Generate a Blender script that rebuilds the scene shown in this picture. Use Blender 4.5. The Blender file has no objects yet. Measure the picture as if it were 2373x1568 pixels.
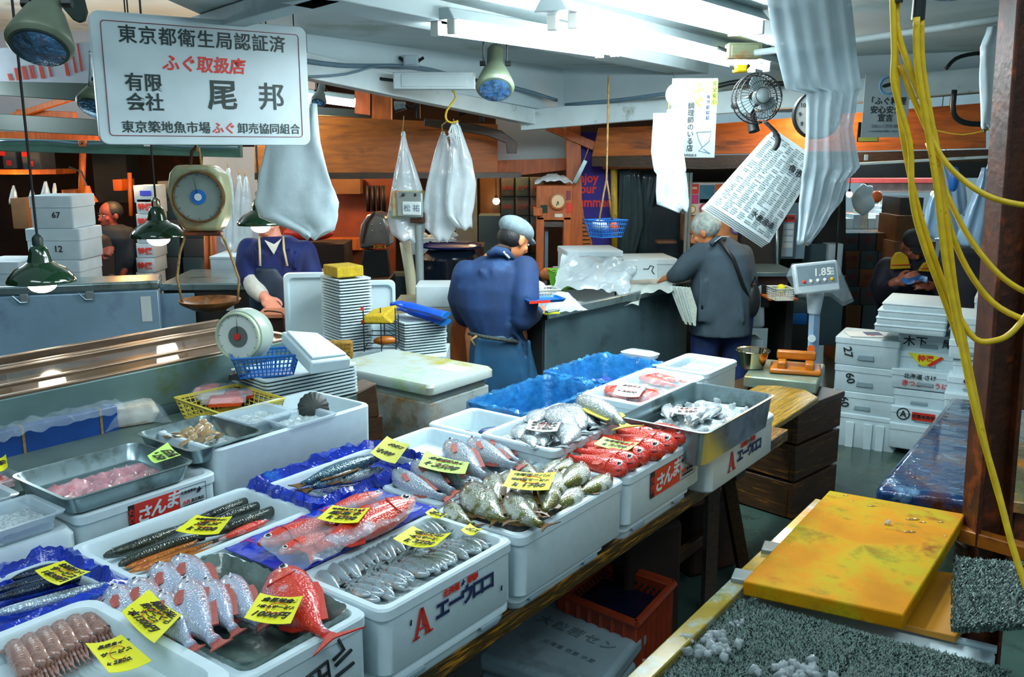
import bpy,bmesh,math,random
from mathutils import Vector,Matrix,noise
random.seed(11)
R=math.radians
sc=bpy.context.scene
col=sc.collection
# ---------------------------------------------------------------- camera, world, lights, exposure
FPX,HCAM,PITCH=2100.0,1.85,math.atan(434/2100.0)
cam=bpy.data.objects.new('camera',bpy.data.cameras.new('camera'))
col.objects.link(cam);sc.camera=cam
cam.location=(0,0,HCAM);cam.rotation_euler=(R(90)-PITCH,0,0)
cam.data.sensor_width=36;cam.data.lens=36*FPX/2373.0
cam.data.clip_start=.05;cam.data.clip_end=200
sc.view_settings.view_transform='Standard';sc.view_settings.look='None'
sc.view_settings.exposure=0.0;sc.view_settings.gamma=1.0;sc.view_settings.use_curve_mapping=False
try:
 cy=sc.cycles
 cy.use_denoising=True;cy.denoiser='OPENIMAGEDENOISE'
 cy.max_bounces=6;cy.diffuse_bounces=3;cy.glossy_bounces=3;cy.transmission_bounces=4
 cy.transparent_max_bounces=10;cy.caustics_reflective=False;cy.caustics_refractive=False
 cy.sample_clamp_indirect=4;cy.use_adaptive_sampling=True;cy.adaptive_threshold=.03
except Exception:pass
world=bpy.data.worlds.new('hall_air');sc.world=world;world.use_nodes=True
bg=world.node_tree.nodes['Background']
bg.inputs[0].default_value=(.62,.86,1.0,1);bg.inputs[1].default_value=.42

def area(name,loc,target,sx,sy,power,colr):
 d=bpy.data.lights.new(name,'AREA');d.shape='RECTANGLE';d.size=sx;d.size_y=sy
 d.energy=power;d.color=colr
 o=bpy.data.objects.new(name,d);col.objects.link(o);o.location=loc
 v=Vector(target)-Vector(loc);o.rotation_euler=v.to_track_quat('-Z','Y').to_euler()
 return o
def point(name,loc,power,colr,rad=.04):
 d=bpy.data.lights.new(name,'POINT');d.energy=power;d.color=colr;d.shadow_soft_size=rad
 o=bpy.data.objects.new(name,d);col.objects.link(o);o.location=loc;return o
COOL=(.80,.95,1.0);WARM=(1.0,.50,.16)
# unseen area lights added high overhead to brighten the boxes
area('overhead_fill',(-1.6,.4,4.3),(-1.0,2.2,.8),2.4,.7,50,COOL)
area('overhead_fill',(1.5,.2,4.3),(.9,2.6,.7),2.4,.7,48,COOL)
area('overhead_fill',(3.6,4.2,4.0),(2.6,5.0,.8),1.6,.5,24,COOL)

# ---------------------------------------------------------------- pixels of the 2373 x 1568 photograph to points of the place
_c,_s=math.cos(PITCH),math.sin(PITCH)
def ray(px,py):
 u=(px-1186.5)/FPX;v=(784.0-py)/FPX
 return Vector((u,_c+v*_s,-_s+v*_c))
def Z(px,py,z):
 r=ray(px,py);t=(z-HCAM)/r.z
 return Vector((r.x*t,r.y*t,z))
def D(px,py,d):
 r=ray(px,py);t=d/r.y
 return Vector((r.x*t,d,HCAM+r.z*t))
def mpp(d):return d/FPX*1.02            # metres per pixel at depth d
EA,EB=Vector((.6,.8,0)),Vector((-.8,.6,0))   # along the counter, across it
YAW=math.atan2(.8,.6)
def AB(a,b,z):return EA*a+EB*b+Vector((0,0,z))

# ---------------------------------------------------------------- naming
def tag(o,label,cat,group=None,kind=None):
 if label:o['label']=label
 if cat:o['category']=cat
 if group:o['group']=group
 if kind:o['kind']=kind
 return o
def thing(name,label,cat,loc=(0,0,0),rz=0,group=None,rot=None):
 o=bpy.data.objects.new(name,None);col.objects.link(o)
 o.empty_display_size=.05
 o.location=loc;o.rotation_euler=rot if rot else(0,0,rz)
 return tag(o,label,cat,group)
KIDS={}
def clone(root,loc=None,rot=None,scale=None,label=None,group=None):
 c=root.copy();col.objects.link(c)
 if loc is not None:c.location=loc
 if rot is not None:c.rotation_euler=rot
 if scale is not None:c.scale=scale
 if label:c['label']=label
 if group:c['group']=group
 for ch in KIDS.get(root.name,[]):
  d=ch.copy();col.objects.link(d);d.parent=c
  KIDS.setdefault(c.name,[]).append(d)
  for g in KIDS.get(ch.name,[]):
   e=g.copy();col.objects.link(e);e.parent=d
   KIDS.setdefault(d.name,[]).append(e)
 return c

# ---------------------------------------------------------------- mesh builder
def rr(w,l,r,z,n=4,cx=0,cy=0):
 p=[]
 r=max(min(r,w/2-1e-4,l/2-1e-4),1e-4)
 for(sx,sy,a0)in((1,1,0),(-1,1,90),(-1,-1,180),(1,-1,270)):
  for k in range(n+1):
   a=R(a0+90*k/n)
   p.append((cx+sx*(w/2-r)+r*math.cos(a),cy+sy*(l/2-r)+r*math.sin(a),z))
 return p
def circ(r,z,n=20,cx=0,cy=0,ry=None):
 return[(cx+r*math.cos(2*math.pi*k/n),cy+(ry or r)*math.sin(2*math.pi*k/n),z)for k in range(n)]
def frame_of(t):
 t=t.normalized()
 up=Vector((0,0,1))if abs(t.z)<.95 else Vector((1,0,0))
 a=t.cross(up).normalized();return a,a.cross(t).normalized()
class MB:
 def __init__(s):s.v=[];s.f=[]
 def add(s,vs,fs):
  b=len(s.v);s.v+=[tuple(x)for x in vs];s.f+=[tuple(b+i for i in f)for f in fs];return s
 def box(s,c,d,rz=0,rot=None):
  m=Matrix.Rotation(rz,3,'Z')if rot is None else rot
  vs=[Vector(c)+m@Vector((x*d[0]/2,y*d[1]/2,z*d[2]/2))for z in(-1,1)for y in(-1,1)for x in(-1,1)]
  return s.add(vs,[(0,2,3,1),(4,5,7,6),(0,1,5,4),(2,6,7,3),(0,4,6,2),(1,3,7,5)])
 def loft(s,rings,cap0=True,cap1=True,loop=False):
  n=len(rings[0]);vs=[p for r in rings for p in r];fs=[]
  m=len(rings)
  for i in range(m if loop else m-1):
   j=(i+1)%m
   for k in range(n):
    fs.append((i*n+k,i*n+(k+1)%n,j*n+(k+1)%n,j*n+k))
  if cap0 and not loop:fs.append(tuple(reversed(range(n))))
  if cap1 and not loop:fs.append(tuple((m-1)*n+k for k in range(n)))
  return s.add(vs,fs)
 def tube(s,pts,r,n=8,cap=True):
  pts=[Vector(p)for p in pts];rings=[]
  rs=r if isinstance(r,(list,tuple))else[r]*len(pts)
  a=None
  for i,p in enumerate(pts):
   t=(pts[min(i+1,len(pts)-1)]-pts[max(i-1,0)])
   if t.length<1e-7:t=Vector((0,0,1))
   t.normalize()
   if a is None:a,_=frame_of(t)
   else:
    a=a-t*a.dot(t)
    a=a.normalized()if a.length>1e-5 else frame_of(t)[0]
   b=t.cross(a)
   rings.append([p+(a*math.cos(2*math.pi*k/n)+b*math.sin(2*math.pi*k/n))*rs[i]for k in range(n)])
  return s.loft(rings,cap,cap)
 def lathe(s,prof,n=24,c=(0,0,0),m=None):
  rings=[]
  for(r,z)in prof:
   ring=[Vector((max(r,1e-4)*math.cos(2*math.pi*k/n),max(r,1e-4)*math.sin(2*math.pi*k/n),z))for k in range(n)]
   if m is not None:ring=[m@p for p in ring]
   rings.append([p+Vector(c)for p in ring])
  return s.loft(rings,True,True)
 def ball(s,c,r,n=10,m=7,sq=(1,1,1),rot=None):
  c=Vector(c);rings=[]
  for i in range(1,m):
   th=math.pi*i/m
   ring=[Vector((math.sin(th)*math.cos(2*math.pi*k/n)*sq[0],math.sin(th)*math.sin(2*math.pi*k/n)*sq[1],-math.cos(th)*sq[2]))*r for k in range(n)]
   rings.append([c+((rot@p)if rot is not None else p)for p in ring])
  return s.loft(rings)
 def prism(s,poly,z0,z1):
  return s.loft([[(x,y,z0)for x,y in poly],[(x,y,z1)for x,y in poly]])
 def slab(s,pts,off):
  """polygon of 3-D points given thickness by the vector off"""
  off=Vector(off)
  return s.loft([[Vector(p)for p in pts],[Vector(p)+off for p in pts]])
 def grid(s,fn,nu,nv):
  vs=[fn(i/nu,j/nv)for j in range(nv+1)for i in range(nu+1)]
  fs=[(j*(nu+1)+i,j*(nu+1)+i+1,(j+1)*(nu+1)+i+1,(j+1)*(nu+1)+i)for j in range(nv)for i in range(nu)]
  return s.add(vs,fs)
 def sheet(s,fn,nu,nv,th=.002):
  """closed thin sheet: the grid and its copy shifted by th along -normal (approx. z)"""
  top=[Vector(fn(i/nu,j/nv))for j in range(nv+1)for i in range(nu+1)]
  n=Vector((0,0,0))
  a,b,c=top[0],top[nu],top[nv*(nu+1)]
  n=(b-a).cross(c-a).normalized()*th
  N=len(top)
  fs=[]
  for j in range(nv):
   for i in range(nu):
    q=(j*(nu+1)+i,j*(nu+1)+i+1,(j+1)*(nu+1)+i+1,(j+1)*(nu+1)+i)
    fs.append(q);fs.append(tuple(N+k for k in reversed(q)))
  edge=[i for i in range(nu+1)]+[j*(nu+1)+nu for j in range(1,nv+1)]+[nv*(nu+1)+i for i in range(nu-1,-1,-1)]+[j*(nu+1)for j in range(nv-1,0,-1)]
  for k in range(len(edge)):
   p,q=edge[k],edge[(k+1)%len(edge)]
   fs.append((p,N+p,N+q,q))
  return s.add(top+[p-n for p in top],fs)
 def build(s,name,m,parent=None,smooth=True,bevel=0,loc=None,angle=38,bseg=2):
  me=bpy.data.meshes.new(name);me.from_pydata(s.v,[],s.f);me.update()
  if smooth:
   me.shade_smooth()
   if angle<180:me.set_sharp_from_angle(angle=R(angle))
  if m:me.materials.append(m)
  o=bpy.data.objects.new(name,me);col.objects.link(o)
  if parent is not None:
   o.parent=parent;KIDS.setdefault(parent.name,[]).append(o)
  if loc is not None:o.location=loc
  if bevel:
   b=o.modifiers.new('edge','BEVEL');b.width=bevel;b.segments=bseg;b.limit_method='ANGLE';b.angle_limit=R(40)
  return o

def rrd(w,l,r,z,N=150):
 """rounded rectangle resampled to N evenly spaced points"""
 P=[Vector(p)for p in rr(w,l,r,z,5)];P.append(P[0])
 S=[0]
 for a,b in zip(P,P[1:]):S.append(S[-1]+(b-a).length)
 out,j=[],0
 for i in range(N):
  s=S[-1]*i/N
  while S[j+1]<s:j+=1
  out.append(P[j].lerp(P[j+1],(s-S[j])/max(S[j+1]-S[j],1e-9)))
 return out
# ---------------------------------------------------------------- materials
def lin(c):
 return tuple((x/12.92 if x<=.04045 else((x+.055)/1.055)**2.4)for x in(v/255.0 for v in c))
MATS={}
def mat(name,rgb,rough=.5,metal=0,var=.06,scale=8,bump=0,bscale=40,stain_or_sheen=None,alpha=1,emit=0,coat=0,trans=0,spec=.5,stretch=None,sss=0,patch=None):
 """stain = (rgb, amount 0..1, scale): dirt, rust, wear or painted highlights in blotches; stretch = scaling of the pattern along x, y, z"""
 if name in MATS:return MATS[name]
 m=bpy.data.materials.new(name);m.use_nodes=True;nt=m.node_tree;N=nt.nodes;L=nt.links
 b=N['Principled BSDF'];c=lin(rgb)
 b.inputs['Roughness'].default_value=rough;b.inputs['Metallic'].default_value=metal
 b.inputs['Specular IOR Level'].default_value=spec
 b.inputs['Coat Weight'].default_value=coat
 b.inputs['Transmission Weight'].default_value=trans
 if sss:
  b.inputs['Subsurface Weight'].default_value=sss;b.inputs['Subsurface Radius'].default_value=(.02,.012,.008)
 tc=N.new('ShaderNodeTexCoord');mp=N.new('ShaderNodeMapping');L.new(tc.outputs['Object'],mp.inputs[0])
 if stretch:mp.inputs['Scale'].default_value=stretch
 n1=N.new('ShaderNodeTexNoise');n1.inputs['Scale'].default_value=scale;n1.inputs['Detail'].default_value=4
 L.new(mp.outputs[0],n1.inputs['Vector'])
 r1=N.new('ShaderNodeMapRange');r1.inputs[1].default_value=.3;r1.inputs[2].default_value=.7
 r1.inputs[3].default_value=1-var*1.6;r1.inputs[4].default_value=1+var
 L.new(n1.outputs['Fac'],r1.inputs[0])
 mx=N.new('ShaderNodeVectorMath');mx.operation='SCALE';mx.inputs[0].default_value=c
 L.new(r1.outputs[0],mx.inputs['Scale']);out=mx.outputs[0]
 for st in([stain_or_sheen]if stain_or_sheen and not isinstance(stain_or_sheen,list)else(stain_or_sheen or[])):
  n2=N.new('ShaderNodeTexNoise');n2.inputs['Scale'].default_value=st[2];n2.inputs['Detail'].default_value=6;n2.inputs['Roughness'].default_value=.65
  L.new(mp.outputs[0],n2.inputs['Vector'])
  r2=N.new('ShaderNodeMapRange');t=.72-.42*st[1]
  r2.inputs[1].default_value=t-.05;r2.inputs[2].default_value=t+.09
  L.new(n2.outputs['Fac'],r2.inputs[0])
  mm=N.new('ShaderNodeMix');mm.data_type='RGBA';L.new(r2.outputs[0],mm.inputs[0])
  L.new(out,mm.inputs[6]);mm.inputs[7].default_value=(*lin(st[0]),1);out=mm.outputs[2]
 L.new(out,b.inputs['Base Color'])
 if alpha<1:b.inputs['Alpha'].default_value=alpha
 if emit:
  L.new(out,b.inputs['Emission Color']);b.inputs['Emission Strength'].default_value=emit
 if bump:
  n3=N.new('ShaderNodeTexNoise');n3.inputs['Scale'].default_value=bscale;n3.inputs['Detail'].default_value=3
  L.new(mp.outputs[0],n3.inputs['Vector'])
  bp=N.new('ShaderNodeBump');bp.inputs['Strength'].default_value=bump;bp.inputs['Distance'].default_value=.01
  L.new(n3.outputs['Fac'],bp.inputs['Height']);L.new(bp.outputs[0],b.inputs['Normal'])
 MATS[name]=m;return m
def fishmat(name,back,side,belly,patch=None,pam=.4,rough=.22,psc=9,metal=.25,yb=.0,head=None,stretch=(1,1,1),bump=.28):
 """colours by the fish's own length (x) and height (y): back above, belly below"""
 m=bpy.data.materials.new(name);m.use_nodes=True;nt=m.node_tree;N=nt.nodes;L=nt.links
 b=N['Principled BSDF'];b.inputs['Roughness'].default_value=rough;b.inputs['Metallic'].default_value=metal
 b.inputs['Coat Weight'].default_value=.6;b.inputs['Coat Roughness'].default_value=.12
 tc=N.new('ShaderNodeTexCoord');sp=N.new('ShaderNodeSeparateXYZ');L.new(tc.outputs['Object'],sp.inputs[0])
 nz=N.new('ShaderNodeTexNoise');nz.inputs['Scale'].default_value=14;nz.inputs['Detail'].default_value=3
 L.new(tc.outputs['Object'],nz.inputs['Vector'])
 ad=N.new('ShaderNodeMath');ad.operation='MULTIPLY_ADD';ad.inputs[1].default_value=.07
 L.new(nz.outputs['Fac'],ad.inputs[0]);L.new(sp.outputs['Y'],ad.inputs[2])
 mr=N.new('ShaderNodeMapRange');mr.inputs[1].default_value=-.11+yb;mr.inputs[2].default_value=.17+yb
 L.new(ad.outputs[0],mr.inputs[0])
 rp=N.new('ShaderNodeValToRGB');e=rp.color_ramp.elements
 e[0].position=.08;e[0].color=(*lin(belly),1);e[1].position=.95;e[1].color=(*lin(back),1)
 k=e.new(.38);k.color=(*lin(side),1);k=e.new(.62);k.color=(*lin(side),1)
 L.new(mr.outputs[0],rp.inputs[0]);out=rp.outputs[0]
 def blend(fac,rgb,o):
  mm=N.new('ShaderNodeMix');mm.data_type='RGBA';L.new(fac,mm.inputs[0]);L.new(o,mm.inputs[6]);mm.inputs[7].default_value=(*lin(rgb),1);return mm.outputs[2]
 if patch:
  mp=N.new('ShaderNodeMapping');mp.inputs['Scale'].default_value=stretch;L.new(tc.outputs['Object'],mp.inputs[0])
  n2=N.new('ShaderNodeTexNoise');n2.inputs['Scale'].default_value=psc;n2.inputs['Detail'].default_value=5
  L.new(mp.outputs[0],n2.inputs['Vector'])
  r2=N.new('ShaderNodeMapRange');t=.70-.4*pam;r2.inputs[1].default_value=t-.04;r2.inputs[2].default_value=t+.08
  L.new(n2.outputs['Fac'],r2.inputs[0]);out=blend(r2.outputs[0],patch,out)
 if head:
  r3=N.new('ShaderNodeMapRange');r3.inputs[1].default_value=-.26;r3.inputs[2].default_value=-.36
  L.new(sp.outputs['X'],r3.inputs[0]);out=blend(r3.outputs[0],head,out)
 L.new(out,b.inputs['Base Color'])
 vo=N.new('ShaderNodeTexVoronoi');vo.inputs['Scale'].default_value=55;L.new(tc.outputs['Object'],vo.inputs['Vector'])
 bp=N.new('ShaderNodeBump');bp.inputs['Strength'].default_value=bump;bp.inputs['Distance'].default_value=.012
 L.new(vo.outputs['Distance'],bp.inputs['Height']);L.new(bp.outputs[0],b.inputs['Normal'])
 MATS[name]=m;return m

M={}
M['foam']=mat('styrofoam',(205,224,230),.55,var=.03,scale=30,bump=.08,bscale=350)
M['foam_dirty']=mat('worn_styrofoam',(196,214,220),.6,var=.05,scale=14,bump=.1,bscale=300,stain_or_sheen=[((120,135,130),.18,7),((170,130,40),.10,4)])
M['foam_far']=mat('far_styrofoam',(190,208,216),.6,var=.05,scale=10)
M['foam_gray']=mat('grey_styrofoam',(138,160,168),.6,var=.08,scale=9,stain_or_sheen=((105,125,130),.3,6))
M['steel']=mat('stainless_steel',(160,182,186),.27,.85,var=.12,scale=5,bump=.05,bscale=12,stain_or_sheen=((96,112,108),.35,5))
M['steel_dull']=mat('dull_stainless',(96,122,130),.42,.6,var=.12,scale=4,stain_or_sheen=((66,86,92),.3,3))
M['steel_green']=mat('algae_stained_steel',(104,132,132),.45,.45,var=.15,scale=5,stain_or_sheen=[((96,116,60),.28,6),((150,90,40),.15,3)])
M['steel_warm']=mat('warm_steel',(128,108,90),.34,.7,var=.2,scale=6,stretch=(1,6,6))
M['paper_dim']=mat('dim_paper',(154,168,172),.7,var=.04)
M['fridge']=mat('brushed_fridge_steel',(150,188,214),.3,.3,var=.1,scale=2,stain_or_sheen=((120,142,176),.4,2),bump=.25,bscale=2.2)
M['ink']=mat('marker_ink',(20,26,28),.6,var=0)
M['black']=mat('black_rubber',(16,18,20),.5,var=.1)
M['navy_ink']=mat('navy_print',(24,38,84),.5,var=0)
M['red_ink']=mat('red_print',(214,44,30),.5,var=0)
M['tag_y']=mat('yellow_price_paper',(226,222,30),.55,var=.03)
M['tag_g']=mat('pale_green_price_paper',(190,238,110),.55,var=.03)
M['tag_w']=mat('white_price_paper',(224,234,226),.4,var=.03)
M['tag_o']=mat('dull_yellow_price_paper',(196,196,84),.55,var=.04)
M['ice']=mat('crushed_ice',(168,186,190),.22,var=.2,scale=60,bump=.8,bscale=70,stain_or_sheen=((226,238,242),.36,45),coat=.3)
M['icechunk']=mat('clear_ice',(214,228,232),.05,var=.1,scale=40,bump=.6,bscale=80,alpha=.5,coat=.6)
M['film']=mat('clear_plastic_film',(200,220,230),.1,var=.15,scale=20,bump=.8,bscale=26,alpha=.14,coat=.5)
M['bag']=mat('plastic_bag',(216,232,238),.1,var=.08,scale=9,bump=.8,bscale=18,alpha=.58,coat=.4)
M['bag_white']=mat('white_bag_stack',(186,206,212),.3,var=.08,scale=6,bump=.4,bscale=9)
M['bluefilm']=mat('blue_plastic_liner',(16,52,176),.16,var=.25,scale=16,bump=1.0,bscale=34,stain_or_sheen=((40,120,190),.22,14),coat=.6)
M['bluebin']=mat('blue_bin_plastic',(42,130,196),.2,var=.2,scale=9,bump=.8,bscale=26,stain_or_sheen=((20,70,170),.35,6),coat=.5)
M['blue']=mat('blue_plastic',(26,104,184),.35,var=.08)
M['graybag']=mat('grey_plastic_liner',(104,124,118),.2,var=.2,scale=9,bump=.9,bscale=17,coat=.5,stain_or_sheen=((120,140,136),.3,8))
M['wood_dk']=mat('dark_wet_wood',(58,38,16),.35,var=.3,scale=10,stretch=(1,8,8),bump=.2,bscale=30)
M['plank']=mat('wet_plank',(70,52,20),.3,var=.25,scale=7,stretch=(1,12,12),stain_or_sheen=((190,128,20),.36,9),bump=.3,bscale=20)
M['wood_or']=mat('orange_plywood',(166,88,18),.5,var=.2,scale=5,stretch=(1,1,7),stain_or_sheen=((104,54,10),.3,3))
M['wood_or2']=mat('orange_wood',(176,86,22),.5,var=.22,scale=6,stretch=(6,6,1))
M['wood_crate']=mat('crate_wood',(66,40,14),.5,var=.3,scale=7,stretch=(1,1,9),stain_or_sheen=((150,92,20),.22,6),bump=.2)
M['board']=mat('yellow_cutting_board',(190,124,6),.62,var=.16,scale=4,stain_or_sheen=[((166,146,20),.52,3.2),((104,108,26),.3,5),((132,74,8),.28,7)],bump=.12,bscale=160,spec=.1)
M['boardside']=mat('plain_yellow_board',(176,118,12),.45,var=.12,scale=4)
M['rust']=mat('rusty_steel',(70,32,8),.5,.1,var=.35,scale=9,stain_or_sheen=((136,62,12),.3,7),bump=.3,bscale=40)
M['turf']=mat('grey_green_turf',(84,108,102),.42,var=.3,scale=60)
M['turf_dk']=mat('turf_backing',(44,60,56),.6,var=.2,scale=60)
M['white']=mat('white_paint',(184,204,208),.5,var=.06,scale=3,stain_or_sheen=((150,168,170),.2,2))
M['ceil']=mat('ceiling_paint',(196,214,216),.7,var=.08,scale=2,stain_or_sheen=((150,160,150),.2,1.2))
M['wallw']=mat('white_wall',(182,202,208),.7,var=.06,scale=2)
M['beam']=mat('white_steel_beam',(196,212,214),.45,var=.08,scale=5,stain_or_sheen=((130,140,130),.14,7))
M['green']=mat('green_enamel',(14,52,26),.12,var=.05,coat=.8)
M['green_dk']=mat('dark_green_beam',(14,44,36),.5,var=.15)
M['lampwhite']=mat('white_enamel',(230,232,226),.35,var=.03)
M['bulb']=mat('lit_bulb',(255,246,226),.4,var=0,emit=7)
M['tube']=mat('fluorescent_tube',(236,250,255),.4,var=0,emit=48)
M['tube_far']=mat('far_lamp',(240,248,255),.4,var=0,emit=5)
M['olive']=mat('olive_lamp_paint',(92,104,84),.45,.1,var=.15,stain_or_sheen=((150,130,20),.12,8))
M['reflector']=mat('blue_reflector_glass',(90,140,190),.1,.7,var=.5,scale=26,bump=.8,bscale=40,coat=1)
M['yellow']=mat('yellow_cord',(216,180,22),.42,var=.12,scale=30,stain_or_sheen=((130,96,10),.15,30))
M['rope']=mat('old_rope',(150,118,66),.8,var=.3,scale=60)
M['jacket']=mat('blue_work_jacket',(17,48,90),.8,var=.3,scale=5,stain_or_sheen=((44,84,126),.3,2.6),bump=.7,bscale=8)  # paler blotches are denim patches and cloth highlights put into the colour
M['apron']=mat('blue_green_apron',(24,72,104),.6,var=.25,scale=5,bump=.3,bscale=8)
M['coat_blue']=mat('royal_blue_coat',(8,30,96),.75,var=.25,scale=6,bump=.3,bscale=11)
M['apron_dk']=mat('dark_apron',(22,44,66),.5,var=.3,scale=6,bump=.4,bscale=8)
M['coat_gray']=mat('slate_coat',(58,74,84),.85,var=.18,scale=6,bump=.3,bscale=9)
M['jeans']=mat('dark_jeans',(16,36,84),.85,var=.3,scale=8,bump=.25,bscale=12)
M['navy']=mat('navy_jacket',(16,18,40),.7,var=.3,scale=6,bump=.3,bscale=10)
M['yel_cloth']=mat('yellow_cloth',(206,164,14),.8,var=.12)
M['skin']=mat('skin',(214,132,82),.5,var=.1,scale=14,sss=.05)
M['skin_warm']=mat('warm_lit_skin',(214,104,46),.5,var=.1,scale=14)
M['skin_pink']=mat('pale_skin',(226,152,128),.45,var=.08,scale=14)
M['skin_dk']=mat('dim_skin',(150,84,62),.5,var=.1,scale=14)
M['hair']=mat('dark_hair',(24,24,26),.6,var=.3,scale=60,bump=.3,bscale=120)
M['hair_gray']=mat('grey_hair',(176,186,178),.7,var=.25,scale=40,bump=.4,bscale=90)
M['cap']=mat('grey_cap_wool',(126,146,150),.9,var=.12,scale=40,bump=.2,bscale=160)
M['cloth_w']=mat('white_cotton',(206,210,206),.85,var=.08,scale=20,bump=.2,bscale=60)
M['paper']=mat('paper',(206,220,222),.7,var=.03)
M['news']=mat('newsprint',(176,196,196),.8,var=.1,scale=12,stain_or_sheen=((96,112,116),.34,60))
M['newsedge']=mat('newspaper_edges',(196,206,190),.8,var=.1,scale=60)
M['glove']=mat('blue_rubber_glove',(20,76,190),.35,var=.12,scale=20,bump=.15,bscale=60)
M['sponge']=mat('yellow_sponge',(180,150,22),.9,var=.12,scale=40,bump=.5,bscale=120,stain_or_sheen=((120,100,20),.15,12))
M['traywhite']=mat('white_tray_plastic',(196,216,222),.4,var=.04)
M['tray_st']=mat('stained_white_trays',(188,208,212),.5,var=.05,stain_or_sheen=((170,140,40),.16,6))
M['trayclear']=mat('clear_tray_plastic',(200,220,230),.2,var=.05,alpha=.45,coat=.5)
M['bask_y']=mat('yellow_basket_plastic',(220,200,80),.4,var=.06)
M['bask_g']=mat('lime_basket_plastic',(130,220,70),.4,var=.06)
M['bask_w']=mat('white_basket_plastic',(206,216,210),.4,var=.04)
M['crate_or']=mat('red_orange_crate_plastic',(146,50,18),.5,var=.15,scale=10)
M['water_dk']=mat('dark_water',(14,22,44),.08,var=.3,scale=6)
M['cream']=mat('worn_cream_enamel',(160,166,130),.4,var=.1,scale=8,stain_or_sheen=[((176,106,36),.38,6),((120,140,110),.25,4)])
M['dial']=mat('grey_green_dial',(124,140,134),.4,var=.06,scale=10)
M['dial_w']=mat('pale_dial',(206,216,210),.35,var=.04)
M['dial_g']=mat('dark_dial_disc',(92,104,98),.45,var=.06)
M['red']=mat('red_plastic',(206,48,34),.4,var=.08)
M['floor']=mat('wet_concrete',(62,84,76),.22,var=.25,scale=1.5,stain_or_sheen=[((92,96,56),.3,2),((36,52,48),.3,3)],bump=.2,bscale=6)
M['cart']=mat('wet_blue_steel',(24,62,110),.09,.1,var=.35,scale=5,stain_or_sheen=[((84,46,22),.5,5),((110,150,180),.3,7)],bump=1.0,bscale=16,coat=.8)  # brown blotches are wear, pale blue ones wet highlights put into the colour
M['dark']=mat('dark_recess',(22,24,22),.8,var=.3,scale=4)
M['dark_br']=mat('dark_brown_board',(46,26,16),.8,var=.35,scale=3,stain_or_sheen=((90,44,14),.2,2))
M['carton']=mat('brown_carton',(110,76,46),.8,var=.12)
M['carton_dk']=mat('dim_carton',(70,74,78),.8,var=.18,scale=5)
M['carton_gr']=mat('slate_carton',(58,82,90),.8,var=.15,scale=4)
M['salmon']=mat('bright_red_fish_cut',(214,52,30),.3,var=.15,scale=20,coat=.4)
M['orange']=mat('orange_plastic',(222,96,24),.5,var=.06)
M['pink']=mat('pink_offal',(196,140,150),.22,var=.2,scale=10,stain_or_sheen=[((200,60,60),.22,9),((226,190,190),.3,14)],bump=.5,bscale=22,coat=.6)
M['squid']=mat('wet_squid',(156,118,106),.22,var=.2,scale=16,stain_or_sheen=[((110,62,44),.3,18),((206,190,190),.22,10)],coat=.5,bump=.2,bscale=30)
M['shell']=mat('clam_shell',(186,150,96),.3,var=.35,scale=14,stain_or_sheen=[((90,54,22),.42,9),((210,214,208),.3,12)],coat=.3,stretch=(1,5,1))
M['shell_dk']=mat('dark_scallop_shell',(34,42,38),.5,var=.2,scale=10,stain_or_sheen=((70,76,66),.15,30),bump=.12,bscale=60)
M['noodle']=mat('roe_filling',(206,158,60),.5,var=.2,scale=18,stain_or_sheen=((214,190,160),.4,9))
M['pale']=mat('pale_food_pack',(214,204,186),.4,var=.15,scale=20)
M['brass']=mat('golden_bowl_reflection_steel',(190,180,150),.12,1,var=.1)
M['wood_lid']=mat('wet_orange_wood',(176,98,16),.35,var=.2,scale=8,stretch=(1,7,7))
M['purple']=mat('purple_banner',(42,26,128),.7,var=.08)
M['ban_red']=mat('banner_red',(222,52,40),.7,var=0)
M['glass']=mat('sliding_glass',(120,96,70),.06,var=.2,scale=2,alpha=.5,coat=.4)
M['pvc']=mat('dim_plastic_curtain',(52,72,76),.2,var=.3,scale=4,bump=.5,bscale=6,alpha=.6,stretch=(3,3,.6))
M['sky_lamp']=M['tube_far']
M['metal_dk']=mat('dark_metal',(40,46,46),.4,.5,var=.2)
M['pipe']=mat('grey_pipe',(132,146,146),.45,.3,var=.1)
M['wire']=mat('grey_cable',(92,120,136),.5,var=.1)
M['rust_y']=mat('rust_streaked_scale',(128,146,130),.4,.4,var=.15,scale=6,stain_or_sheen=((150,116,30),.28,7))
M['lcd']=mat('grey_display_panel',(108,128,136),.3,var=.04)
M['sign']=mat('sign_enamel',(190,208,212),.4,var=.05,scale=6)
M['sign_ink']=mat('sign_dark_green',(20,44,42),.5,var=0)
M['maroon']=mat('maroon_line',(120,30,50),.5,var=0)

# ---------------------------------------------------------------- lettering
def text(s,size,m,parent,loc,rot=(R(90),0,0),name='lettering',bold=0,shear=0,align='CENTER',sx=1,sp=1,line=1.0):
 c=bpy.data.curves.new(name,'FONT');c.body=s;c.size=size;c.align_x=align;c.align_y='CENTER'
 c.extrude=.0006;c.offset=bold*size;c.shear=shear;c.space_character=sp;c.space_line=line;c.resolution_u=2
 c.materials.append(m)
 o=bpy.data.objects.new(name,c);col.objects.link(o);o.location=loc;o.rotation_euler=rot;o.scale=(sx,1,1)
 if parent is not None:o.parent=parent;KIDS.setdefault(parent.name,[]).append(o)
 return o
def ordn(i):return['first','second','third','fourth','fifth','sixth','seventh','eighth','ninth','tenth','eleventh','twelfth','thirteenth','fourteenth','fifteenth'][i]
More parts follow.
